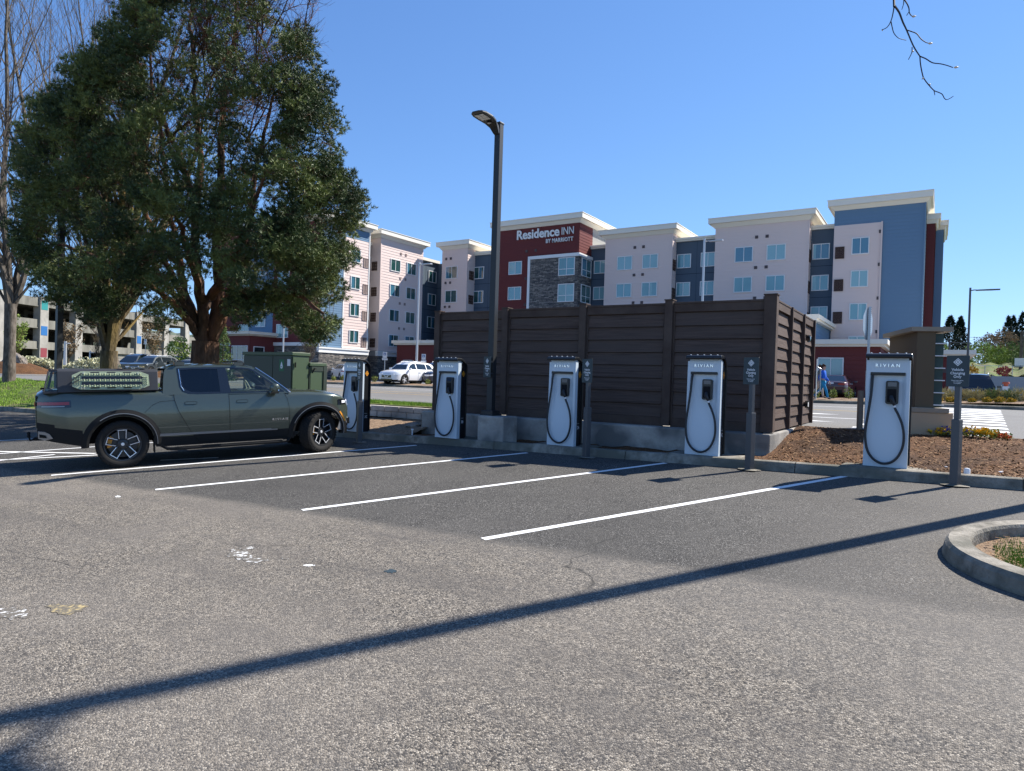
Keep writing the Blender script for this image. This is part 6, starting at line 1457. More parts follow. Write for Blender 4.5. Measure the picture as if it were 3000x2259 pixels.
for ctrl, ra, rb in limbs:
    P_ = catmull([att(x, y, PT + w) for x, y, w in ctrl], 5); n = len(P_)
    wob = [Vector((rnd.uniform(-1, 1), rnd.uniform(-1, 1), rnd.uniform(-.4, .4))) * (.07 if 0 < i < n - 1 and ra < .4 else 0) for i in range(n)]
    P_ = [p + w for p, w in zip(P_, wob)]; R = [ra + (rb - ra) * (i / (n - 1)) ** .8 for i in range(n)]
    if ra > .45: R = [.62, .56] + R[2:]
    g.tube([rel(p) for p in P_], R, 9); nodes += [(p, r) for p, r in list(zip(P_, R))[(2 if ra < .45 else 99):]]
nodes_a = np.array([tuple(p) for p, r in nodes])
# clump centres
cl = []; tries = 0
while len(cl) < 1700 and tries < 60000:
    tries += 1; x, y = rnd.uniform(30, 1085), rnd.uniform(-260, 1020)
    if not in_poly(x, y, out): continue
    keep = 1.0
    if 460 < x < 830 and 30 < y < 440: keep = .26
    elif 520 < x < 830 and y < 60: keep = .35
    elif 430 < x < 770 and 400 < y < 800: keep = .60
    elif 130 < x < 430 and 560 < y < 860: keep = .6
    elif 520 < x < 680 and y >= 800: keep = .05
    keep *= .35 + .65 * (math.sin(x * .021 + 1) * math.sin(y * .027 + x * .006) > -.15)
    if rnd.random() > keep: continue
    cxm = 560; hw_ = 520 * math.sqrt(max(.05, 1 - ((y - 560) / 900) ** 2)); e = max(0, 1 - ((x - cxm) / hw_) ** 2)
    w = (1 if rnd.random() < .42 else -1) * 5.2 * math.sqrt(e) * rnd.random() ** .45
    if y > 850: w *= .6
    p = att(x, y, PT + w); cl.append(p)
for i in range(len(out)):                          # small clumps breaking the outline
    (xa, ya), (xb, yb) = out[i], out[(i + 1) % len(out)]
    for k in range(int(math.hypot(xb - xa, yb - ya) / 16)):
        u = rnd.random(); x, y = xa + (xb - xa) * u, ya + (yb - ya) * u; ox, oy = x - 560, (y - 520) * .8; l_ = math.hypot(ox, oy) + 1; e = rnd.uniform(-12, 34)
        if y < 960 and not (500 < x < 660 and y > 800): cl.append(att(x + ox / l_ * e, y + oy / l_ * e, PT + rnd.uniform(-1.6, 1.6)))
n_rim = len(cl)
tw = MB(); tuft_c = []; tuft_n = []; inner_c = []; inner_n = []
flags = [i >= 1700 for i in range(len(cl))]
cla = np.array([tuple(p) for p in cl]); best = np.full(len(cl), 1e9); bi = np.zeros(len(cl), int); done = np.zeros(len(cl), bool)
def upd(k, pos):
    global best, bi
    dd = np.linalg.norm(cla - np.array(pos), axis=1) + np.maximum(0, pos[2] - cla[:, 2] - .1) * .8; m_ = dd < best; best[m_] = dd[m_]; bi[m_] = k
for k, (q, r_) in enumerate(nodes): upd(k, tuple(q))
for _ in range(len(cl)):
    ci = int(np.where(done, 1e9, best).argmin()); done[ci] = True; p = cl[ci]; q, qr = nodes[int(bi[ci])]; v = p - q; L_ = v.length
    mid = q.lerp(p, .5) + Vector((rnd.uniform(-.12, .12), rnd.uniform(-.12, .12), -.10 * L_ * rnd.uniform(.2, 1))) 
    r0 = min(qr * .6, .018 + .014 * L_)
    tw.tube([rel(q), rel(mid), rel(p)], [r0, r0 * .75, max(.010, r0 * .5)], 4, cap=False)
    nodes.append((p, max(.012, r0 * .55))); upd(len(nodes) - 1, tuple(p))
    nodes.append((mid, r0 * .75)); upd(len(nodes) - 1, tuple(mid))
    outd = Vector((p.x - pine.location.x, p.y - pine.location.y, (p.z - 7) * .5)); outd = outd.normalized() if outd.length > 0 else Vector((0, 0, 1))
    R_ = rnd.uniform(.30, .62) if not flags[ci] else rnd.uniform(.16, .30); nt_ = max(8, int(40 * (R_ / .5) ** 2))
    for k in range(nt_):
        a = Vector((rnd.gauss(0, 1), rnd.gauss(0, 1), rnd.gauss(0, 1))).normalized(); rr_ = R_ * rnd.random() ** .22
        c = p + Vector((a.x * rr_, a.y * rr_, a.z * rr_ * .55 + .05)) + outd * rr_ * .25
        nn = (a + outd * .8 + Vector((0, 0, .5))).normalized(); tuft_c.append(tuple(rel(c))); tuft_n.append(tuple(nn))
    for k in range(6):
        a = Vector((rnd.gauss(0, 1), rnd.gauss(0, 1), rnd.gauss(0, .5))).normalized() * R_ * .8
        tw.tube([rel(p), rel(p + a * .5 + Vector((0, 0, .03))), rel(p + a)], [.009, .007, .004], 3, cap=False)
# bare dead twigs in the upper middle
def dead(p, d, L_, r, lvl):
    n = 4; pts = [p]; 
    for i in range(n): d = (d + Vector((rnd.gauss(0, .18), rnd.gauss(0, .18), rnd.gauss(.03, .12)))).normalized(); pts.append(pts[-1] + d * L_ / n)
    tw.tube([rel(q) for q in pts], [r * (1 - .7 * i / n) for i in range(n + 1)], 4 if lvl < 1 else 3, cap=False)
    if lvl < 3:
        for i in range(1, n + 1):
            for _ in range(2 if lvl < 2 else 1):
                dd = (d + Vector((rnd.gauss(0, .7), rnd.gauss(0, .7), rnd.gauss(.15, .4)))).normalized(); dead(pts[i], dd, L_ * rnd.uniform(.4, .65), r * .5, lvl + 1)
for (x, y, w) in [(660, 300, -.2), (690, 150, 0), (640, 400, -1), (585, 480, -.5), (720, 420, -1.5), (760, 450, 1), (600, 250, -1), (560, 200, 0), (690, 60, 0), (740, 300, 0), (800, 300, .8), (480, 430, -2), (520, 560, -2.5), (700, 600, -2.5), (620, 350, .5), (680, 230, -1.3), (750, 200, -.6), (820, 260, -.4), (610, 120, -.8), (780, 140, -.2)]:
    for _ in range(2): dead(att(x, y, PT + w), Vector((rnd.gauss(.15, .35), rnd.gauss(0, .35), 1)).normalized(), rnd.uniform(1.8, 3.0), .035, 0)
g.v, base_n = g.v, len(g.v)
trunk_o = g.build('trunk', 'bark_pine', pine, smooth=True)
tw.build('branches', 'bark_pine', pine, smooth=False, fixn=False)
soup('crown', leaf_soup(tuft_c, tuft_n, .115, 17, rs, .17, up=.45), 'pine_needle', pine)

def bare_tree(name, base, lab, mat, H, r0, seed, forks, spread=.25, fine=3, grp=None, lean=(0, 0), sub=(.25, .55), leaf=None, cat='tree', low=.12, side=5, density=1.0, z0=None):
    """upright bare tree; forks: number of main stems"""
    r = random.Random(seed); t = empty(name, base); tr_ = MB(); br = MB(); tips = []
    def grow(p, d, L_, rad_, lvl, mb, n):
        pts = [p]; rr_ = [rad_]
        for i in range(n):
            d = (d + Vector((r.gauss(0, .09), r.gauss(0, .09), .10 + .04 * lvl))).normalized(); pts.append(pts[-1] + d * L_ / n); rr_.append(max(.005, rad_ * (1 - .85 * ((i + 1) / n) ** 1.1)))
        mb.tube(pts, rr_, side if lvl == 0 else (4 if lvl == 1 else 3), cap=False)
        tips.append((pts[-1], d))
        if lvl >= fine: return
        for i in range(1, n + 1):
            k = (2 if lvl < 2 else 1) if r.random() < density else 0
            for _ in range(k):
                a = r.uniform(0, 2 * PI); s = r.uniform(*sub) * (1.2 if lvl else 1); dd = (d + Vector((math.cos(a), math.sin(a), .1)) * s * 1.6).normalized()
                q = pts[i - 1].lerp(pts[i], r.random()); grow(q, dd, L_ * r.uniform(.28, .5) * (1 - .3 * i / n), max(.008, rr_[i] * .5), lvl + 1, br, 4)
    hb = H * low; top = Vector((lean[0] * .3, lean[1] * .3, hb))
    tr_.tube([(0, 0, -.3), (0, 0, .15), (lean[0] * .1, lean[1] * .1, hb * .5), tuple(top)], [r0 * 1.5, r0 * 1.15, r0, r0 * 1.05], 12)
    for k in range(forks):
        a = 2 * PI * k / forks + r.uniform(-.4, .4); s = spread * r.uniform(.5, 1.2) if k else .05
        grow(top - Vector((0, 0, hb * .15)), Vector((math.cos(a) * s + lean[0] * .03, math.sin(a) * s, 1)).normalized(), (H - hb) * r.uniform(.75, 1.0), r0 * (.62 if forks > 2 else .9), 0, tr_, 9)
    tr_.build('trunk', mat, t, smooth=True); br.build('branches', mat, t, fixn=False)
    if leaf:
        mt, size, per = leaf; rs_ = np.random.RandomState(seed); c = [tuple(p) for p, d in tips for _ in range(2)]; nn = [tuple(d) for p, d in tips for _ in range(2)]
        soup('leaves', leaf_soup(c, nn, size, per, rs_, .6), mt, t)
    return tag(t, lab, cat, grp)
b = atz(26, 1122, .8); bare_tree('bare_tree', (b.x, b.y, .78), 'tall bare poplar with pale bark at the left edge, standing on the lawn', 'bark_pale', 27, .27, 5, 5, .16, 3, low=.16, density=.95)
b = att(318, 1090, 29); bare_tree('bare_tree', (b.x, b.y, .8), 'bare tree with a thick mossy forked trunk between the dark lamp pole and the pine', 'bark_grey', 17.5, .33, 8, 6, .42, 3, low=.10, density=.9)
b = att(352, 1085, 50); bare_tree('bare_tree', (b.x, b.y, 1.1), 'tall bare poplar whose crown rises above the left shoulder of the pine', 'bark_pale', 33, .24, 12, 6, .17, 3, low=.08, density=.95, lean=(-6, -1))

# small trees and shrubs beyond the street
def cluster(name, base, lab, cat, rx, rz, mat, n, size, per=5, seed=0, stem=None, grp=None, width=.5, up=.4, shape='ball', stems=5, stem_h=None, zc=None):
    r = np.random.RandomState(seed); t = empty(name, base); d = r.normal(size=(n, 3)); d /= np.linalg.norm(d, axis=1)[:, None]; rad_ = r.uniform(.45, 1.0, (n, 1)) ** .5
    # lumpy outline
    lump = 1 + .22 * np.sin(d[:, :1] * 5 + seed) * np.sin(d[:, 1:2] * 4 + seed * 2) + .15 * np.sin(d[:, 2:3] * 7 + d[:, :1] * 5 + seed)
    P_ = d * rad_ * lump * np.array([rx, rx, rz])
    if shape == 'cone':
        hh = r.uniform(0, 1, n) ** 1.6; a = r.uniform(0, 2 * PI, n); tier = .72 + .28 * np.abs(np.sin(hh * 34 + np.sin(a * 3 + seed) * 2)); rr_ = rx * (1 - hh) ** .85 * tier * (1 + .16 * np.sin(a * 5 + hh * 9 + seed)) * r.uniform(.55, 1.05, n); P_ = np.stack([rr_ * np.cos(a), rr_ * np.sin(a), (hh * 2 - 1) * rz], 1); d = np.stack([np.cos(a), np.sin(a), np.full(n, -.15)], 1)
    c = np.array([0, 0, zc if zc is not None else rz * .95]); P_ = P_ + c; P_[:, 2] = np.maximum(P_[:, 2], .02)
    if stem or stem_h:
        g = MB(); hgt = c[2]; 
        if shape == 'cone': g.tube([(0, 0, -.3), (0, 0, hgt + rz * .7)], [stem, .02], 6)
        else:
            for k in range(stems):
                q = P_[r.randint(n)]; g.tube([(0, 0, -.2), (q[0] * .25, q[1] * .25, hgt * .45), tuple(q)], [stem or .02, (stem or .02) * .7, .008], 5, cap=False)
        g.build('trunk' if cat == 'tree' else 'stem', 'bark_grey', t)
        soup('crown' if cat == 'tree' else 'foliage', leaf_soup(P_, d, size, per, r, width, up=up), mat, t)
        return tag(t, lab, cat, grp)
    o = soup(name, leaf_soup(P_, d, size, per, r, width, up=up), mat); COL.objects.unlink(t); bpy.data.objects.remove(t); o.location = base
    return tag(o, lab, cat, grp)
# planting strip along the far kerb
spots = [(977, 'shrub just right of the smaller green cabinet, across the street'), (998, 'shrub touching the left side of the leftmost charger in view, across the street'), (1098, 'leafy shrub right of the leftmost charger, across the street'), (1127, 'leafy shrub below the accessible parking sign, across the street'), (1152, 'leafy shrub before the front wheel of the white SUV'), (1184, 'leafy shrub under the rear of the white SUV'), (1253, 'leafy shrub between the silver lamp pole base and the fence'), (2441, 'leafy shrub behind the dark red sedan, left one'), (2489, 'leafy shrub behind the dark red sedan, right one'), (2392, 'low scrubby shrub at the feet of the walking pair')]
for i, (px, lab) in enumerate(spots):
    q = aty(px, 1120, 35.4); s = .15 + .03 * (i % 3)
    cluster('shrub', (q.x, 35.4 + .2 * (i % 2), strip_z(q.x, 35.5)), lab, 'shrub', s, s * 1.15, 'shrub_leaf', 70, .07, 4, i, stem=.012, grp='young shrubs on the planting strip')
for i, (px, py, s, mt) in enumerate(((2750, 1168, .42, 'dry_grass'), (2792, 1172, .26, 'dry_grass'), (2828, 1172, .25, 'dry_grass'), (2862, 1170, .30, 'dry_grass'), (2903, 1172, .33, 'olive_leaf'), (2924, 1176, .22, 'dry_grass'), (2958, 1172, .27, 'olive_leaf'), (2987, 1170, .38, 'dry_grass'))):
    q = aty(px, py, 35.8); where = ['beside the monument sign', 'left of the sign post', 'right of the sign post', 'before the middle of the black SUV', 'before the right rear wheel of the black SUV', 'left of the red-topped post', 'right of the red-topped post', 'at the right edge of the picture'][i]
    cluster('grass_clump', (q.x, 35.8, strip_z(q.x, 35.8)), ('dry ' if mt == 'dry_grass' else 'greener ') + 'grass clump ' + where + ', across the street', 'grass clump', s, s * .75, mt, 150, .24, 4, 40 + i, width=.10, up=.9, grp='grass clumps beyond the street', zc=.15)
for i, (px, s) in enumerate(((2744, .4), (2786, .33), (2803, .25), (2846, .22), (2892, .3), (2930, .34), (2962, .22))):
    q = aty(px, 1180, 34.8); where = ['beside the monument sign', 'left of the sign post', 'hidden by the sign post', 'right of the sign post', 'below the black SUV', 'below the red-topped post', 'right of the red-topped post'][i]
    s *= .55; cluster('yellow_plant', (q.x, 34.8, strip_z(q.x, 34.8)), 'low yellow leaved plant at the far kerb ' + where, 'plant', s, s * .5, 'yellow_leaf', 60, .085, 4, 60 + i, grp='low yellow plants at the far kerb', width=.7)
# flower bed by the monument sign
for i, (px, py, mt, s) in enumerate(((2752, 1283, 'petal_yellow', .13), (2768, 1284, 'petal_blue', .11), (2784, 1282, 'petal_blue', .12), (2797, 1290, 'petal_yellow', .10), (2822, 1282, 'petal_yellow', .14), (2836, 1285, 'petal_blue', .10), (2862, 1287, 'petal_yellow', .13), (2880, 1284, 'petal_yellow', .15), (2898, 1288, 'petal_yellow', .12), (2918, 1291, 'shrub_leaf', .13), (2936, 1293, 'petal_orange', .08), (2776, 1275, 'petal_yellow', .09))):
    q = aty(px, py, 15.9); col_ = {'petal_yellow': 'yellow', 'petal_blue': 'blue', 'petal_orange': 'orange', 'shrub_leaf': 'leafy green'}[mt]; t = empty('flower_clump', (q.x, 15.9 + .05 * (i % 2), bed_z(q.x, 15.9)))
    r_ = np.random.RandomState(i); P_ = r_.normal(size=(50, 3)) * np.array([s, s, s * .35]) * .7 + np.array([0, 0, s * .5]); P_[:, 2] = np.abs(P_[:, 2])
    soup('leaves', leaf_soup(P_[:26], P_[:26] * 0 + [0, 0, 1], .05, 3, r_, .6), 'shrub_leaf', t); P2 = P_[:34] + [0, -.03, s * .30]
    soup('flowers', leaf_soup(P2, P2 * 0 + [0, -.6, 1], .05, 3, r_, 1.0), mt, t)
    tag(t, f'{col_} flower clump, ' + ['first', 'second', 'third', 'fourth', 'fifth', 'sixth', 'seventh', 'eighth', 'ninth', 'tenth', 'last', 'rear one'][i] + (' along the row right of the monument sign base' if i < 11 else ' at the start of the row by the monument sign base'), 'flowers', 'flowers along the street edge of the mulch bed')
# pale blossom bushes on the left
for i, (px, py, s) in enumerate(((86, 1062, .95), (103, 1066, .7), (122, 1072, .8), (140, 1074, .75), (158, 1076, .7), (238, 1078, .75), (262, 1074, .95), (288, 1070, .95), (303, 1066, .8), (215, 1080, .6))):
    q = att(px, py, 58); cluster('blossom_bush', (q.x, q.y, 1.05), 'pale cream blossoming bush across the street, ' + ['nearest the boulder', 'second from the boulder', 'third from the boulder', 'fourth from the boulder', 'just left of the dark lamp pole', 'third right of the dark lamp pole', 'left of the mossy trunk, second away', 'against the mossy trunk on its left', 'half hidden by the mossy trunk', 'right of the dark lamp pole'][i], 'bush', s, s * .8, 'pale_blossom', 260, .16, 4, 80 + i, grp='cream bushes before the garage', width=.8)
q = att(50, 1055, 56); o = rock((q.x, q.y, 1.7), (1.1, .8, .95), 3, 'large brown boulder on the mulch slope beside the left poplar', sub=4, name='boulder')
g = MB(); q = att(35, 1080, 56); g.lathe([(0, 1.1), (1.2, .95), (2.6, .4), (3.8, -.3)], 24, c=(q.x, q.y, 1.0)); struct(g, 'mulch_mound', 'mulch', smooth=True)
# small trees before the garage
for px, py, t_, H_, lab, leaf, sd in ((47, 1035, 80, 6.2, 'small budding tree before the left end of the garage', ('spring_leaf', .16, 3), 31), (200, 1052, 72, 5.2, 'small bare tree right of the dark lamp pole', ('brown_leaf', .14, 2), 32), (452, 1052, 90, 7.0, 'small bare tree before the garage between the two big trunks', ('brown_leaf', .15, 2), 33), (290, 1060, 66, 4.2, 'very thin bare sapling left of the mossy trunk', None, 34)):
    q = att(px, py, t_); bare_tree('small_tree', (q.x, q.y, 1.3), lab, 'bark_grey', H_, .08, sd, 4, .4, 2, leaf=leaf, low=.25, sub=(.3, .7))
q = att(522, 1060, 62); cluster('small_tree', (q.x, q.y, 1.2), 'young yellow-green tree just left of the pine trunk', 'tree', .95, 1.25, 'spring_leaf', 420, .16, 4, 91, stem=.05, width=.7, zc=2.3)
q = att(652, 1065, 50); cluster('conifer', (q.x, q.y, 1.1), 'dark olive conifer just right of the pine trunk', 'tree', 1.0, 2.2, 'olive_leaf', 900, .16, 4, 92, stem=.08, shape='cone', width=.4)
q = att(905, 1080, 47); bare_tree('small_tree', (q.x, q.y, 1.2), 'slender bare young tree before the stone base of the left wing', 'bark_pale', 5.0, .06, 93, 4, .5, 3, low=.3, sub=(.5, .9))
# trees on the right
def cone_tree(px, ytop, t_, wpx, lab, mat='far_conifer', zb=2.0, sd=0, n=2600, name='conifer', grp='tall conifers beyond the hotel'):
    top = att(px, ytop, t_); h = top.z - zb; cluster(name, (top.x, top.y, zb), lab, 'tree', wpx / 1950 * t_ * 1.3, h / 2, mat, n, h * .026, 4, sd, stem=.3, shape='cone', zc=h / 2, width=.45, grp=grp, up=-.2)
cone_tree(2785, 925, 120, 62, 'tall dark conical sequoia right of the hotel, the wider left one of two', sd=1); cone_tree(2815, 927, 122, 44, 'tall dark conical sequoia right of the hotel, the narrower right one of two', sd=2)
for i, (px, yt, w) in enumerate(((2955, 928, 40), (2970, 925, 36), (2998, 915, 60), (3030, 900, 70), (2980, 970, 60))):
    cone_tree(px, yt, 118 + i * 3, w, 'dark fir of the right-hand group, ' + ['leftmost', 'second from left', 'the tall one cut by the right edge', 'just outside the picture', 'the lower one in the middle'][i], sd=10 + i, n=1600)
for i, (px, py, t_, rx, rz, mt, lab) in enumerate(((2868, 1050, 85, 2.2, 2.0, 'spring_leaf', 'round light green tree above the roof of the black SUV'), (2922, 1055, 84, 1.5, 1.7, 'spring_leaf', 'smaller yellow-green tree right of the round light green one'), (2938, 1020, 105, 2.4, 2.8, 'brown_leaf', 'large brownish bare-looking tree below the firs'), (2900, 1020, 108, 1.9, 2.4, 'brown_leaf', 'smaller brownish tree left of the large brownish one'), (2960, 1060, 88, 2.2, 1.6, 'olive_leaf', 'dark green rounded tree before the utility pole'), (2990, 1050, 92, 2.0, 2.0, 'olive_leaf', 'dark green tree at the right edge behind the utility pole'), (2757, 1020, 95, .9, .9, 'spring_leaf', 'small light green bush between the hotel and the sequoias'), (2940, 1088, 52, .45, .35, 'red_leaf', 'low red leaved bush behind the black SUV'), (2848, 1092, 50, .4, .5, 'yellow_leaf', 'small yellow bush left of the black SUV roof'), (3040, 1060, 80, 3, 3, 'olive_leaf', 'dark green tree just outside the right edge'))):
    q = att(px, py, t_); cluster('tree' if t_ > 60 else 'bush', (q.x, q.y, q.z - rz), lab, 'tree' if t_ > 60 else 'bush', rx, rz, mt, 900 if t_ > 60 else 200, rx * .10 if t_ > 60 else .12, 4, 100 + i, stem=.1 if t_ > 60 else .02, width=.6, zc=rz)
g = MB(); g.grid(30, 6, lambda u, v: (lambda a: (a.x, a.y, a.z + .15 * math.sin(u * 40) + .3 * v))(att(2835 + u * 330, 1100 - 28 * v, 66 + 16 * v))); struct(g, 'grass_bank', 'lawn_soil', smooth=True)
# grey wall, chain-link fence, pole and wires
w0, w1 = att(2905, 1130, 44), att(3100, 1132, 44); g = MB(); zt0, zb0 = att(2950, 1103, 44).z, 1.2
dx = (w1 - w0); dx.z = 0; nn = Vector((-dx.y, dx.x, 0)).normalized() * .3
g.add([(p.x, p.y, z) for z in (zb0, zt0) for p in (w0, w1, w1 + nn, w0 + nn)], [(0, 1, 2, 3), (4, 5, 6, 7), (0, 1, 5, 4), (1, 2, 6, 5), (2, 3, 7, 6), (3, 0, 4, 7)]); tag(g.build('retaining_wall', 'wall_grey'), 'plain grey concrete wall behind the red-topped post', 'wall')
cf = empty('chain_link_fence', att(2845, 1092, 60)); tag(cf, 'low chain link fence along the grassy bank at the right', 'fence')
for k in range(9):
    a = att(2845 + k * 40, 1098 + k * .9, 60) - cf.location; g = MB(); g.tube([a, a + Vector((0, 0, .85))], .03, 5); g.build('fence_post', 'galvanised', cf)
g = MB(); A = att(2845, 1098, 60) - cf.location; B = att(3165, 1105, 60) - cf.location
g.tube([A + Vector((0, 0, .85)), B + Vector((0, 0, .85))], .02, 4)
for k in range(110):
    for s in (0, 1):
        u = k / 110; p = A.lerp(B, u); q = A.lerp(B, min(1, u + .010)); a, b = (p, q + Vector((0, 0, .83))) if s else (p + Vector((0, 0, .83)), q); d = (b - a).normalized(); n_ = Vector((d.z, 0, -d.x)) * .003 if False else Vector((0, 0, .004)); g.add([a - n_, b - n_, b + n_, a + n_], [(0, 1, 2, 3)])
g.build('mesh', 'galvanised', cf, fixn=False)
up_ = empty('utility_pole', att(2990, 1095, 75)); h = att(2992, 970, 75).z - up_.location.z
tag(up_, 'grey wooden utility pole with wires and a small notice near the right edge', 'utility pole')
g = MB(); g.tube([(0, 0, -1), (0, 0, h)], [.2, .16], 10); g.build('pole', 'bark_pale', up_, smooth=True)
g = MB(); g.box(-.6, -.27, .9, .45, -.22, 1.75); g.build('notice', 'label_white', up_)
for k, (yy, dz) in enumerate(((986, 0), (999, 0), (1001, .0), (974, 0))):
    a = att(2992, yy, 75) - up_.location; b = att(2748, yy + 2 + k, 92) - up_.location; b2 = att(3300, yy - 4, 66) - up_.location
    g = MB(); g.tube([b.lerp(a, i / 12) - Vector((0, 0, .5 * math.sin(PI * i / 12))) for i in range(13)] + [a.lerp(b2, i / 6) for i in range(1, 7)], .022, 4); g.build('wire', 'wire', up_)
# red-topped post, white cabinet, accessible parking signs
q = att(2945, 1178, 33); t = empty('marker_post', (q.x, q.y, strip_z(q.x, 35) - .03)); hh = att(2944, 1119, 33).z - t.location.z
g = MB(); g.lathe([(0, hh - .28), (.10, hh - .28), (.10, -.1)], 16); g.build('post', 'galvanised', t, smooth=True)
g = MB(); g.lathe([(0, hh), (.13, hh), (.15, hh - .03), (.15, hh - .10), (.09, hh - .12), (.09, hh - .28)], 16); g.build('red_cap', 'label_red', t, smooth=True)
g = MB(); g.box(-.14, -.13, hh - .42, .14, -.11, hh - .22); g.build('notice', 'label_white', t)
tag(t, 'steel post with a red cap and white notice at the right, across the street', 'post')
q = att(2792, 1158, 37); g = MB(); g.box(-.22, -.2, -.3, .22, .2, .62); o = g.build('utility_box', 'pvc_white', bevel=.02); o.location = (q.x, q.y, q.z); tag(o, 'white utility box left of the black SUV', 'utility box')
def acc_sign(px, ytop, ybot, t_, lab):
    b = att(px, ybot, t_); tp = att(px + 1, ytop, t_); t = empty('accessible_parking_sign', (b.x, b.y, 1.25)); h = tp.z - 1.25
    g = MB(); g.tube([(0, 0, 0), (0, 0, h)], .035, 6); g.build('post', 'galvanised', t)
    g = MB(); g.box(-.17, -.05, h - .42, .17, -.04, h + .05); p_ = g.build('sign_plate', 'label_white', t); g = MB(); g.box(-.22, -.05, h - .60, .22, -.04, h - .46); g.build('lower_plate', 'label_white', t)
    g = MB(); g.box(-.10, -.054, h - .22, .10, -.051, h - .02); s_ = g.build('blue_field', 'panel_blue', p_)
    g = MB(); g.lathe([(0, -.0545), (.02, -.0545)], 10, 'y', c=(.01, 0, h - .06)); g.add([(-.02, -.0545, h - .08), (.02, -.0545, h - .08), (.05, -.0545, h - .18), (-.05, -.0545, h - .18)], [(0, 1, 2, 3)]); g.build('wheelchair_symbol', 'white_ink', p_)
    t.rotation_euler = (0, 0, rad(30)); tag(t, lab, 'sign', 'accessible parking signs')
acc_sign(1126, 1033, 1105, 53, 'accessible parking sign left of the white SUV'); acc_sign(1240, 1039, 1095, 55, 'accessible parking sign behind the roof of the white SUV'); acc_sign(425, 995, 1060, 85, 'small white parking sign before the garage, between the big trunks')
for i, (px, py, s) in enumerate(((2786, 1158, .1),)): pass

# ================================================================== THE TWIG HANGING IN AT THE TOP RIGHT
tb = empty('tree_branch', att(2612, -40, 5.2)); tag(tb, 'budding bare branch hanging into the sky at the top right', 'branch')
TW_ = [([(2600, -420, 6.2), (2608, -200, 5.6), (2619, 0, 5.2), (2620, 15, 5.2), (2634, 36, 5.15), (2645, 65, 5.1), (2656, 88, 5.1), (2676, 135, 5.05), (2695, 165, 5.0)], .010, .0045),
       ([(2657, 88, 5.1), (2672, 93, 5.05), (2686, 99, 5.0), (2698, 114, 4.97), (2712, 124, 4.95), (2722, 127, 4.93)], .0045, .003),
       ([(2695, 165, 5.0), (2712, 172, 4.97), (2732, 184, 4.95), (2755, 187, 4.93), (2775, 192, 4.9), (2792, 198, 4.88)], .0045, .003),
       ([(2695, 165, 5.0), (2697, 190, 5.0), (2703, 220, 5.0), (2708, 232, 5.0), (2720, 248, 5.0), (2736, 265, 5.0), (2748, 270, 5.0), (2760, 276, 5.0), (2766, 287, 5.0), (2772, 292, 5.0), (2780, 290, 5.0), (2793, 282, 5.0)], .0045, .0025),
       ([(2736, 265, 5.0), (2739, 279, 5.0)], .003, .0025), ([(2672, 138, 5.06), (2671, 155, 5.08), (2661, 175, 5.1)], .0035, .0025),
       ([(2620, 15, 5.2), (2616, 40, 5.2), (2610, 62, 5.22), (2599, 80, 5.25), (2583, 88, 5.28)], .005, .0028), ([(2610, 62, 5.22), (2615, 85, 5.25), (2620, 99, 5.25), (2633, 112, 5.28), (2655, 118, 5.3)], .004, .0025),
       ([(2610, -200, 5.6), (2635, -90, 5.4), (2648, -10, 5.3), (2658, 12, 5.28), (2663, 25, 5.28), (2664, 37, 5.28), (2670, 46, 5.28), (2676, 48, 5.28)], .006, .003),
       ([(2648, -2, 5.3), (2647, 12, 5.3), (2642, 28, 5.3)], .004, .0025), ([(2662, 36, 5.28), (2656, 46, 5.3)], .003, .0025)]
g = MB()
for ctrl, ra, rb in TW_:
    P_ = catmull([att(x, y, t_) - tb.location for x, y, t_ in ctrl], 3); n = len(P_); g.tube(P_, [ra + (rb - ra) * i / (n - 1) for i in range(n)], 6)
g.build('twigs', 'twig_dark', tb, smooth=True)
for (x, y, t_, dx_, dy_) in ((2678, 48, 5.28, 8, -2), (2726, 127, 4.93, 9, 0), (2802, 197, 4.88, 10, -1), (2703, 230, 5.0, -2, -2), (2724, 248, 5.0, 3, -1), (2675, 150, 5.05, 2, -1), (2585, 88, 5.28, -2, 0)):
    a = att(x - dx_ * .7, y - dy_ * .7, t_) - tb.location; b = att(x + dx_ * .7, y + dy_ * .7, t_) - tb.location; g = MB(); g.tube([a, a.lerp(b, .3), a.lerp(b, .65), b], [.003, .0085, .007, .0015], 8); g.build('bud', 'bud', tb, smooth=True)

# ================================================================== PEOPLE
def skin_mesh(name, verts, edges, radii, mat, parent, sub=2, root=0):
    me = bpy.data.meshes.new(name); me.from_pydata(verts, edges, []); me.materials.append(M[mat])
    o = bpy.data.objects.new(name, me); COL.objects.link(o); o.modifiers.new('skin', 'SKIN'); me.skin_vertices.new() if not me.skin_vertices else None
    for i, r in enumerate(radii):
        sv = me.skin_vertices[0].data[i]; sv.radius = r if isinstance(r, tuple) else (r, r); sv.use_root = (i == root)
    s = o.modifiers.new('sub', 'SUBSURF'); s.levels = s.render_levels = sub
    dg = bpy.context.evaluated_depsgraph_get(); m2 = bpy.data.meshes.new_from_object(o.evaluated_get(dg)); m2.name = name
    bpy.data.objects.remove(o); q = bpy.data.objects.new(name, m2); COL.objects.link(q); q.parent = parent
    m2.polygons.foreach_set('use_smooth', [True] * len(m2.polygons)); return q
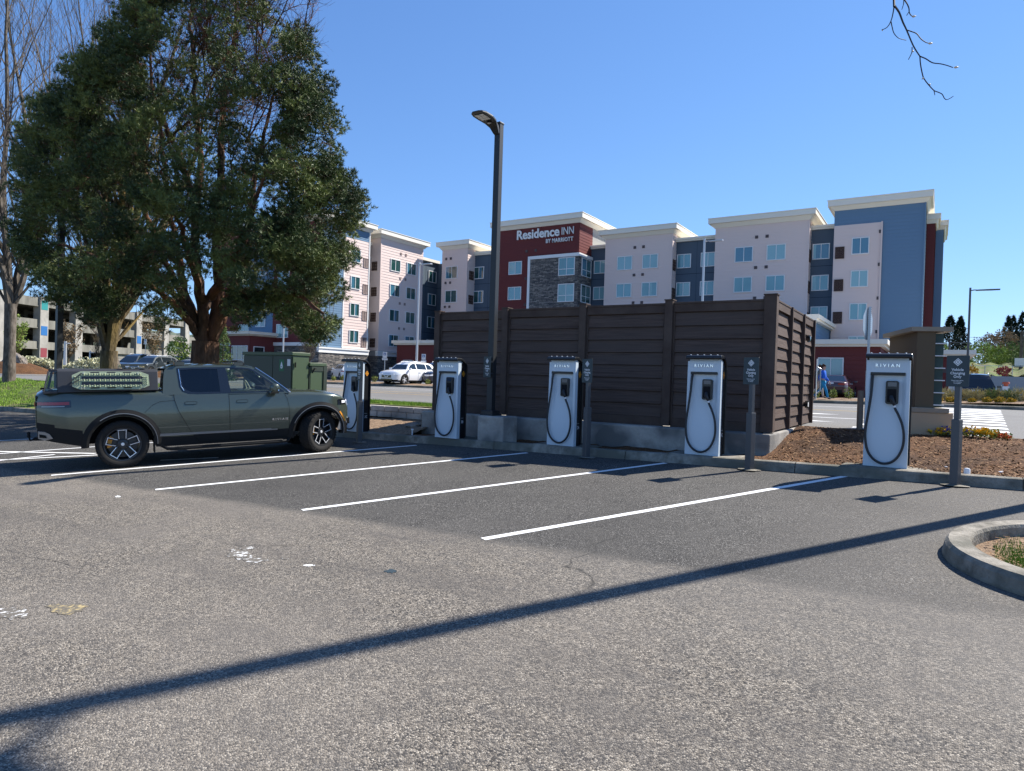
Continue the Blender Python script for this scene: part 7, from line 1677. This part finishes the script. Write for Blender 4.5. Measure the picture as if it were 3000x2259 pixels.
def person(loc, face, lab, h, top, bottom, stride, arm, pack=None):
    """local +X = walking direction, Z up; stride: forward/back leg angles; arm: swing"""
    t = empty('person', loc, face); k = h / 1.72; V = lambda x, y, z: (x * k, y * k, z * k)
    fx, bx_ = stride
    verts, edges, rad_ = [], [], []
    def add(p, r, prev=None):
        verts.append(V(*p)); rad_.append(r if isinstance(r, tuple) else r * k); i = len(verts) - 1
        if prev is not None: edges.append((prev, i))
        return i
    pel = add((0, 0, .93), .13); waist = add((0, 0, 1.08), .125, pel); chest = add((.01, 0, 1.28), .15, waist); nb = add((.0, 0, 1.42), .075, chest); neck = add((.015, 0, 1.49), .055, nb); head = add((.03, 0, 1.59), .085, neck); crown = add((.025, 0, 1.67), .07, head)
    nose = add((.115, 0, 1.585), .012, head); chin = add((.07, 0, 1.52), .03, head)
    for s in (-1, 1): add((.02, .085 * s, 1.59), .014, head)
    ends = {}
    for s, sx in ((-1, fx), (1, bx_)):
        hp_ = add((0, .09 * s, .86), .095, pel); kz = .48 + (.03 if sx < 0 else 0); kn = add((sx * .24 + .05, .09 * s, kz), .058, hp_); an_ = add((sx * .50 - (.06 if sx < 0 else 0), .09 * s, .09 + (.07 if sx < 0 else 0)), .04, kn); to = add((sx * .50 + .16 - (.08 if sx < 0 else 0), .09 * s, .04 + (.0 if sx < 0 else 0)), .03, an_)
        ends[s] = (hp_, kn, an_, to)
    for s, sa in ((-1, -arm), (1, arm)):
        sh = add((0, .17 * s, 1.40), .06, chest); el = add((sa * .15 - .03, .23 * s, 1.13), .045, sh); wr = add((sa * .30 + .06, .24 * s, .92), .028, el); pm = add((sa * .34 + .08, .24 * s, .85), .030, wr)
        for f in range(4):
            a_ = add((sa * .35 + .075 + .012 * f, .225 * s + .009 * f * s, .79 - .004 * abs(f - 1.5)), .009, pm); add((sa * .35 + .09 + .012 * f, .222 * s + .009 * f * s, .745), .008, a_)
        th = add((sa * .34 + .115, .215 * s, .83), .011, pm); add((sa * .35 + .13, .205 * s, .80), .009, th)
    skin_mesh('body', verts, edges, rad_, 'skin', t, 2, pel)
    def part(nm, chain, mat, grow=1.18):
        vs, es, rr_ = [], [], []
        mp = {}
        for a in chain:
            mp[a[0]] = len(vs); vs.append(verts[a[0]]); r = rad_[a[0]]; rr_.append(r * (a[2] if len(a) > 2 else grow)); 
            if a[1] is not None: es.append((mp[a[1]], mp[a[0]]))
        return skin_mesh(nm, vs, es, rr_, mat, t, 2, 0)
    # indices: arms begin after legs
    a0 = 11 + 8; sh1, el1, wr1 = a0, a0 + 1, a0 + 2; step = 4 + 8 + 2; sh2, el2, wr2 = a0 + step, a0 + step + 1, a0 + step + 2
    part('jacket', [(chest, None, 1.16), (nb, chest, 1.15), (waist, chest, 1.22), (pel, waist, 1.14), (sh1, chest, 1.3), (el1, sh1, 1.4), (wr1, el1, 1.5), (sh2, chest, 1.3), (el2, sh2, 1.4), (wr2, el2, 1.5)], top)
    part('trousers', [(pel, None, 1.10), (ends[-1][0], pel, 1.14), (ends[-1][1], ends[-1][0], 1.18), (ends[-1][2], ends[-1][1], 1.25), (ends[1][0], pel, 1.14), (ends[1][1], ends[1][0], 1.18), (ends[1][2], ends[1][1], 1.25)], bottom)
    for s in (-1, 1): part('shoe', [(ends[s][2], None, 1.25), (ends[s][3], ends[s][2], 1.5)], 'shoe_black')
    skin_mesh('hair', [V(.0, 0, 1.66), V(.03, 0, 1.70), V(-.05, 0, 1.62), V(-.06, 0, 1.54)], [(0, 1), (0, 2), (2, 3)], [.092 * k, .06 * k, .07 * k, .04 * k], 'hair_brown', t)
    g = MB()
    for s in (-1, 1): g.lathe([(0, .008), (.010, 0)], 8, 'x', c=V(.108, .03 * s, 1.60))
    g.box(.108 * k, -.022 * k, 1.545 * k, .113 * k, .022 * k, 1.552 * k); g.build('face_features', 'hair_brown', t)
    if pack:
        g = MB(); g.box(-.28 * k, -.13 * k, 1.08 * k, -.12 * k, .13 * k, 1.44 * k); g.build('backpack', pack, t, bevel=.04)
    return tag(t, lab, 'person')
q = aty(2409, 1178, 34.95); person((q.x, 34.95, far_z(q.x, 35) + .03), rad(-8), 'person in a bright blue jacket and teal leggings walking right along the far kerb', 1.66, 'jacket_blue', 'leggings_blue', (.55, -.75), .5)
q = aty(2399, 1176, 35.6); person((q.x, 35.6, strip_z(q.x, 35.6) - .03), rad(-8), 'person in a grey top and pale trousers with a dark backpack, behind the blue jacket', 1.60, 'grey_shirt', 'beige_trousers', (.45, -.85), .45, 'cabin_dark')
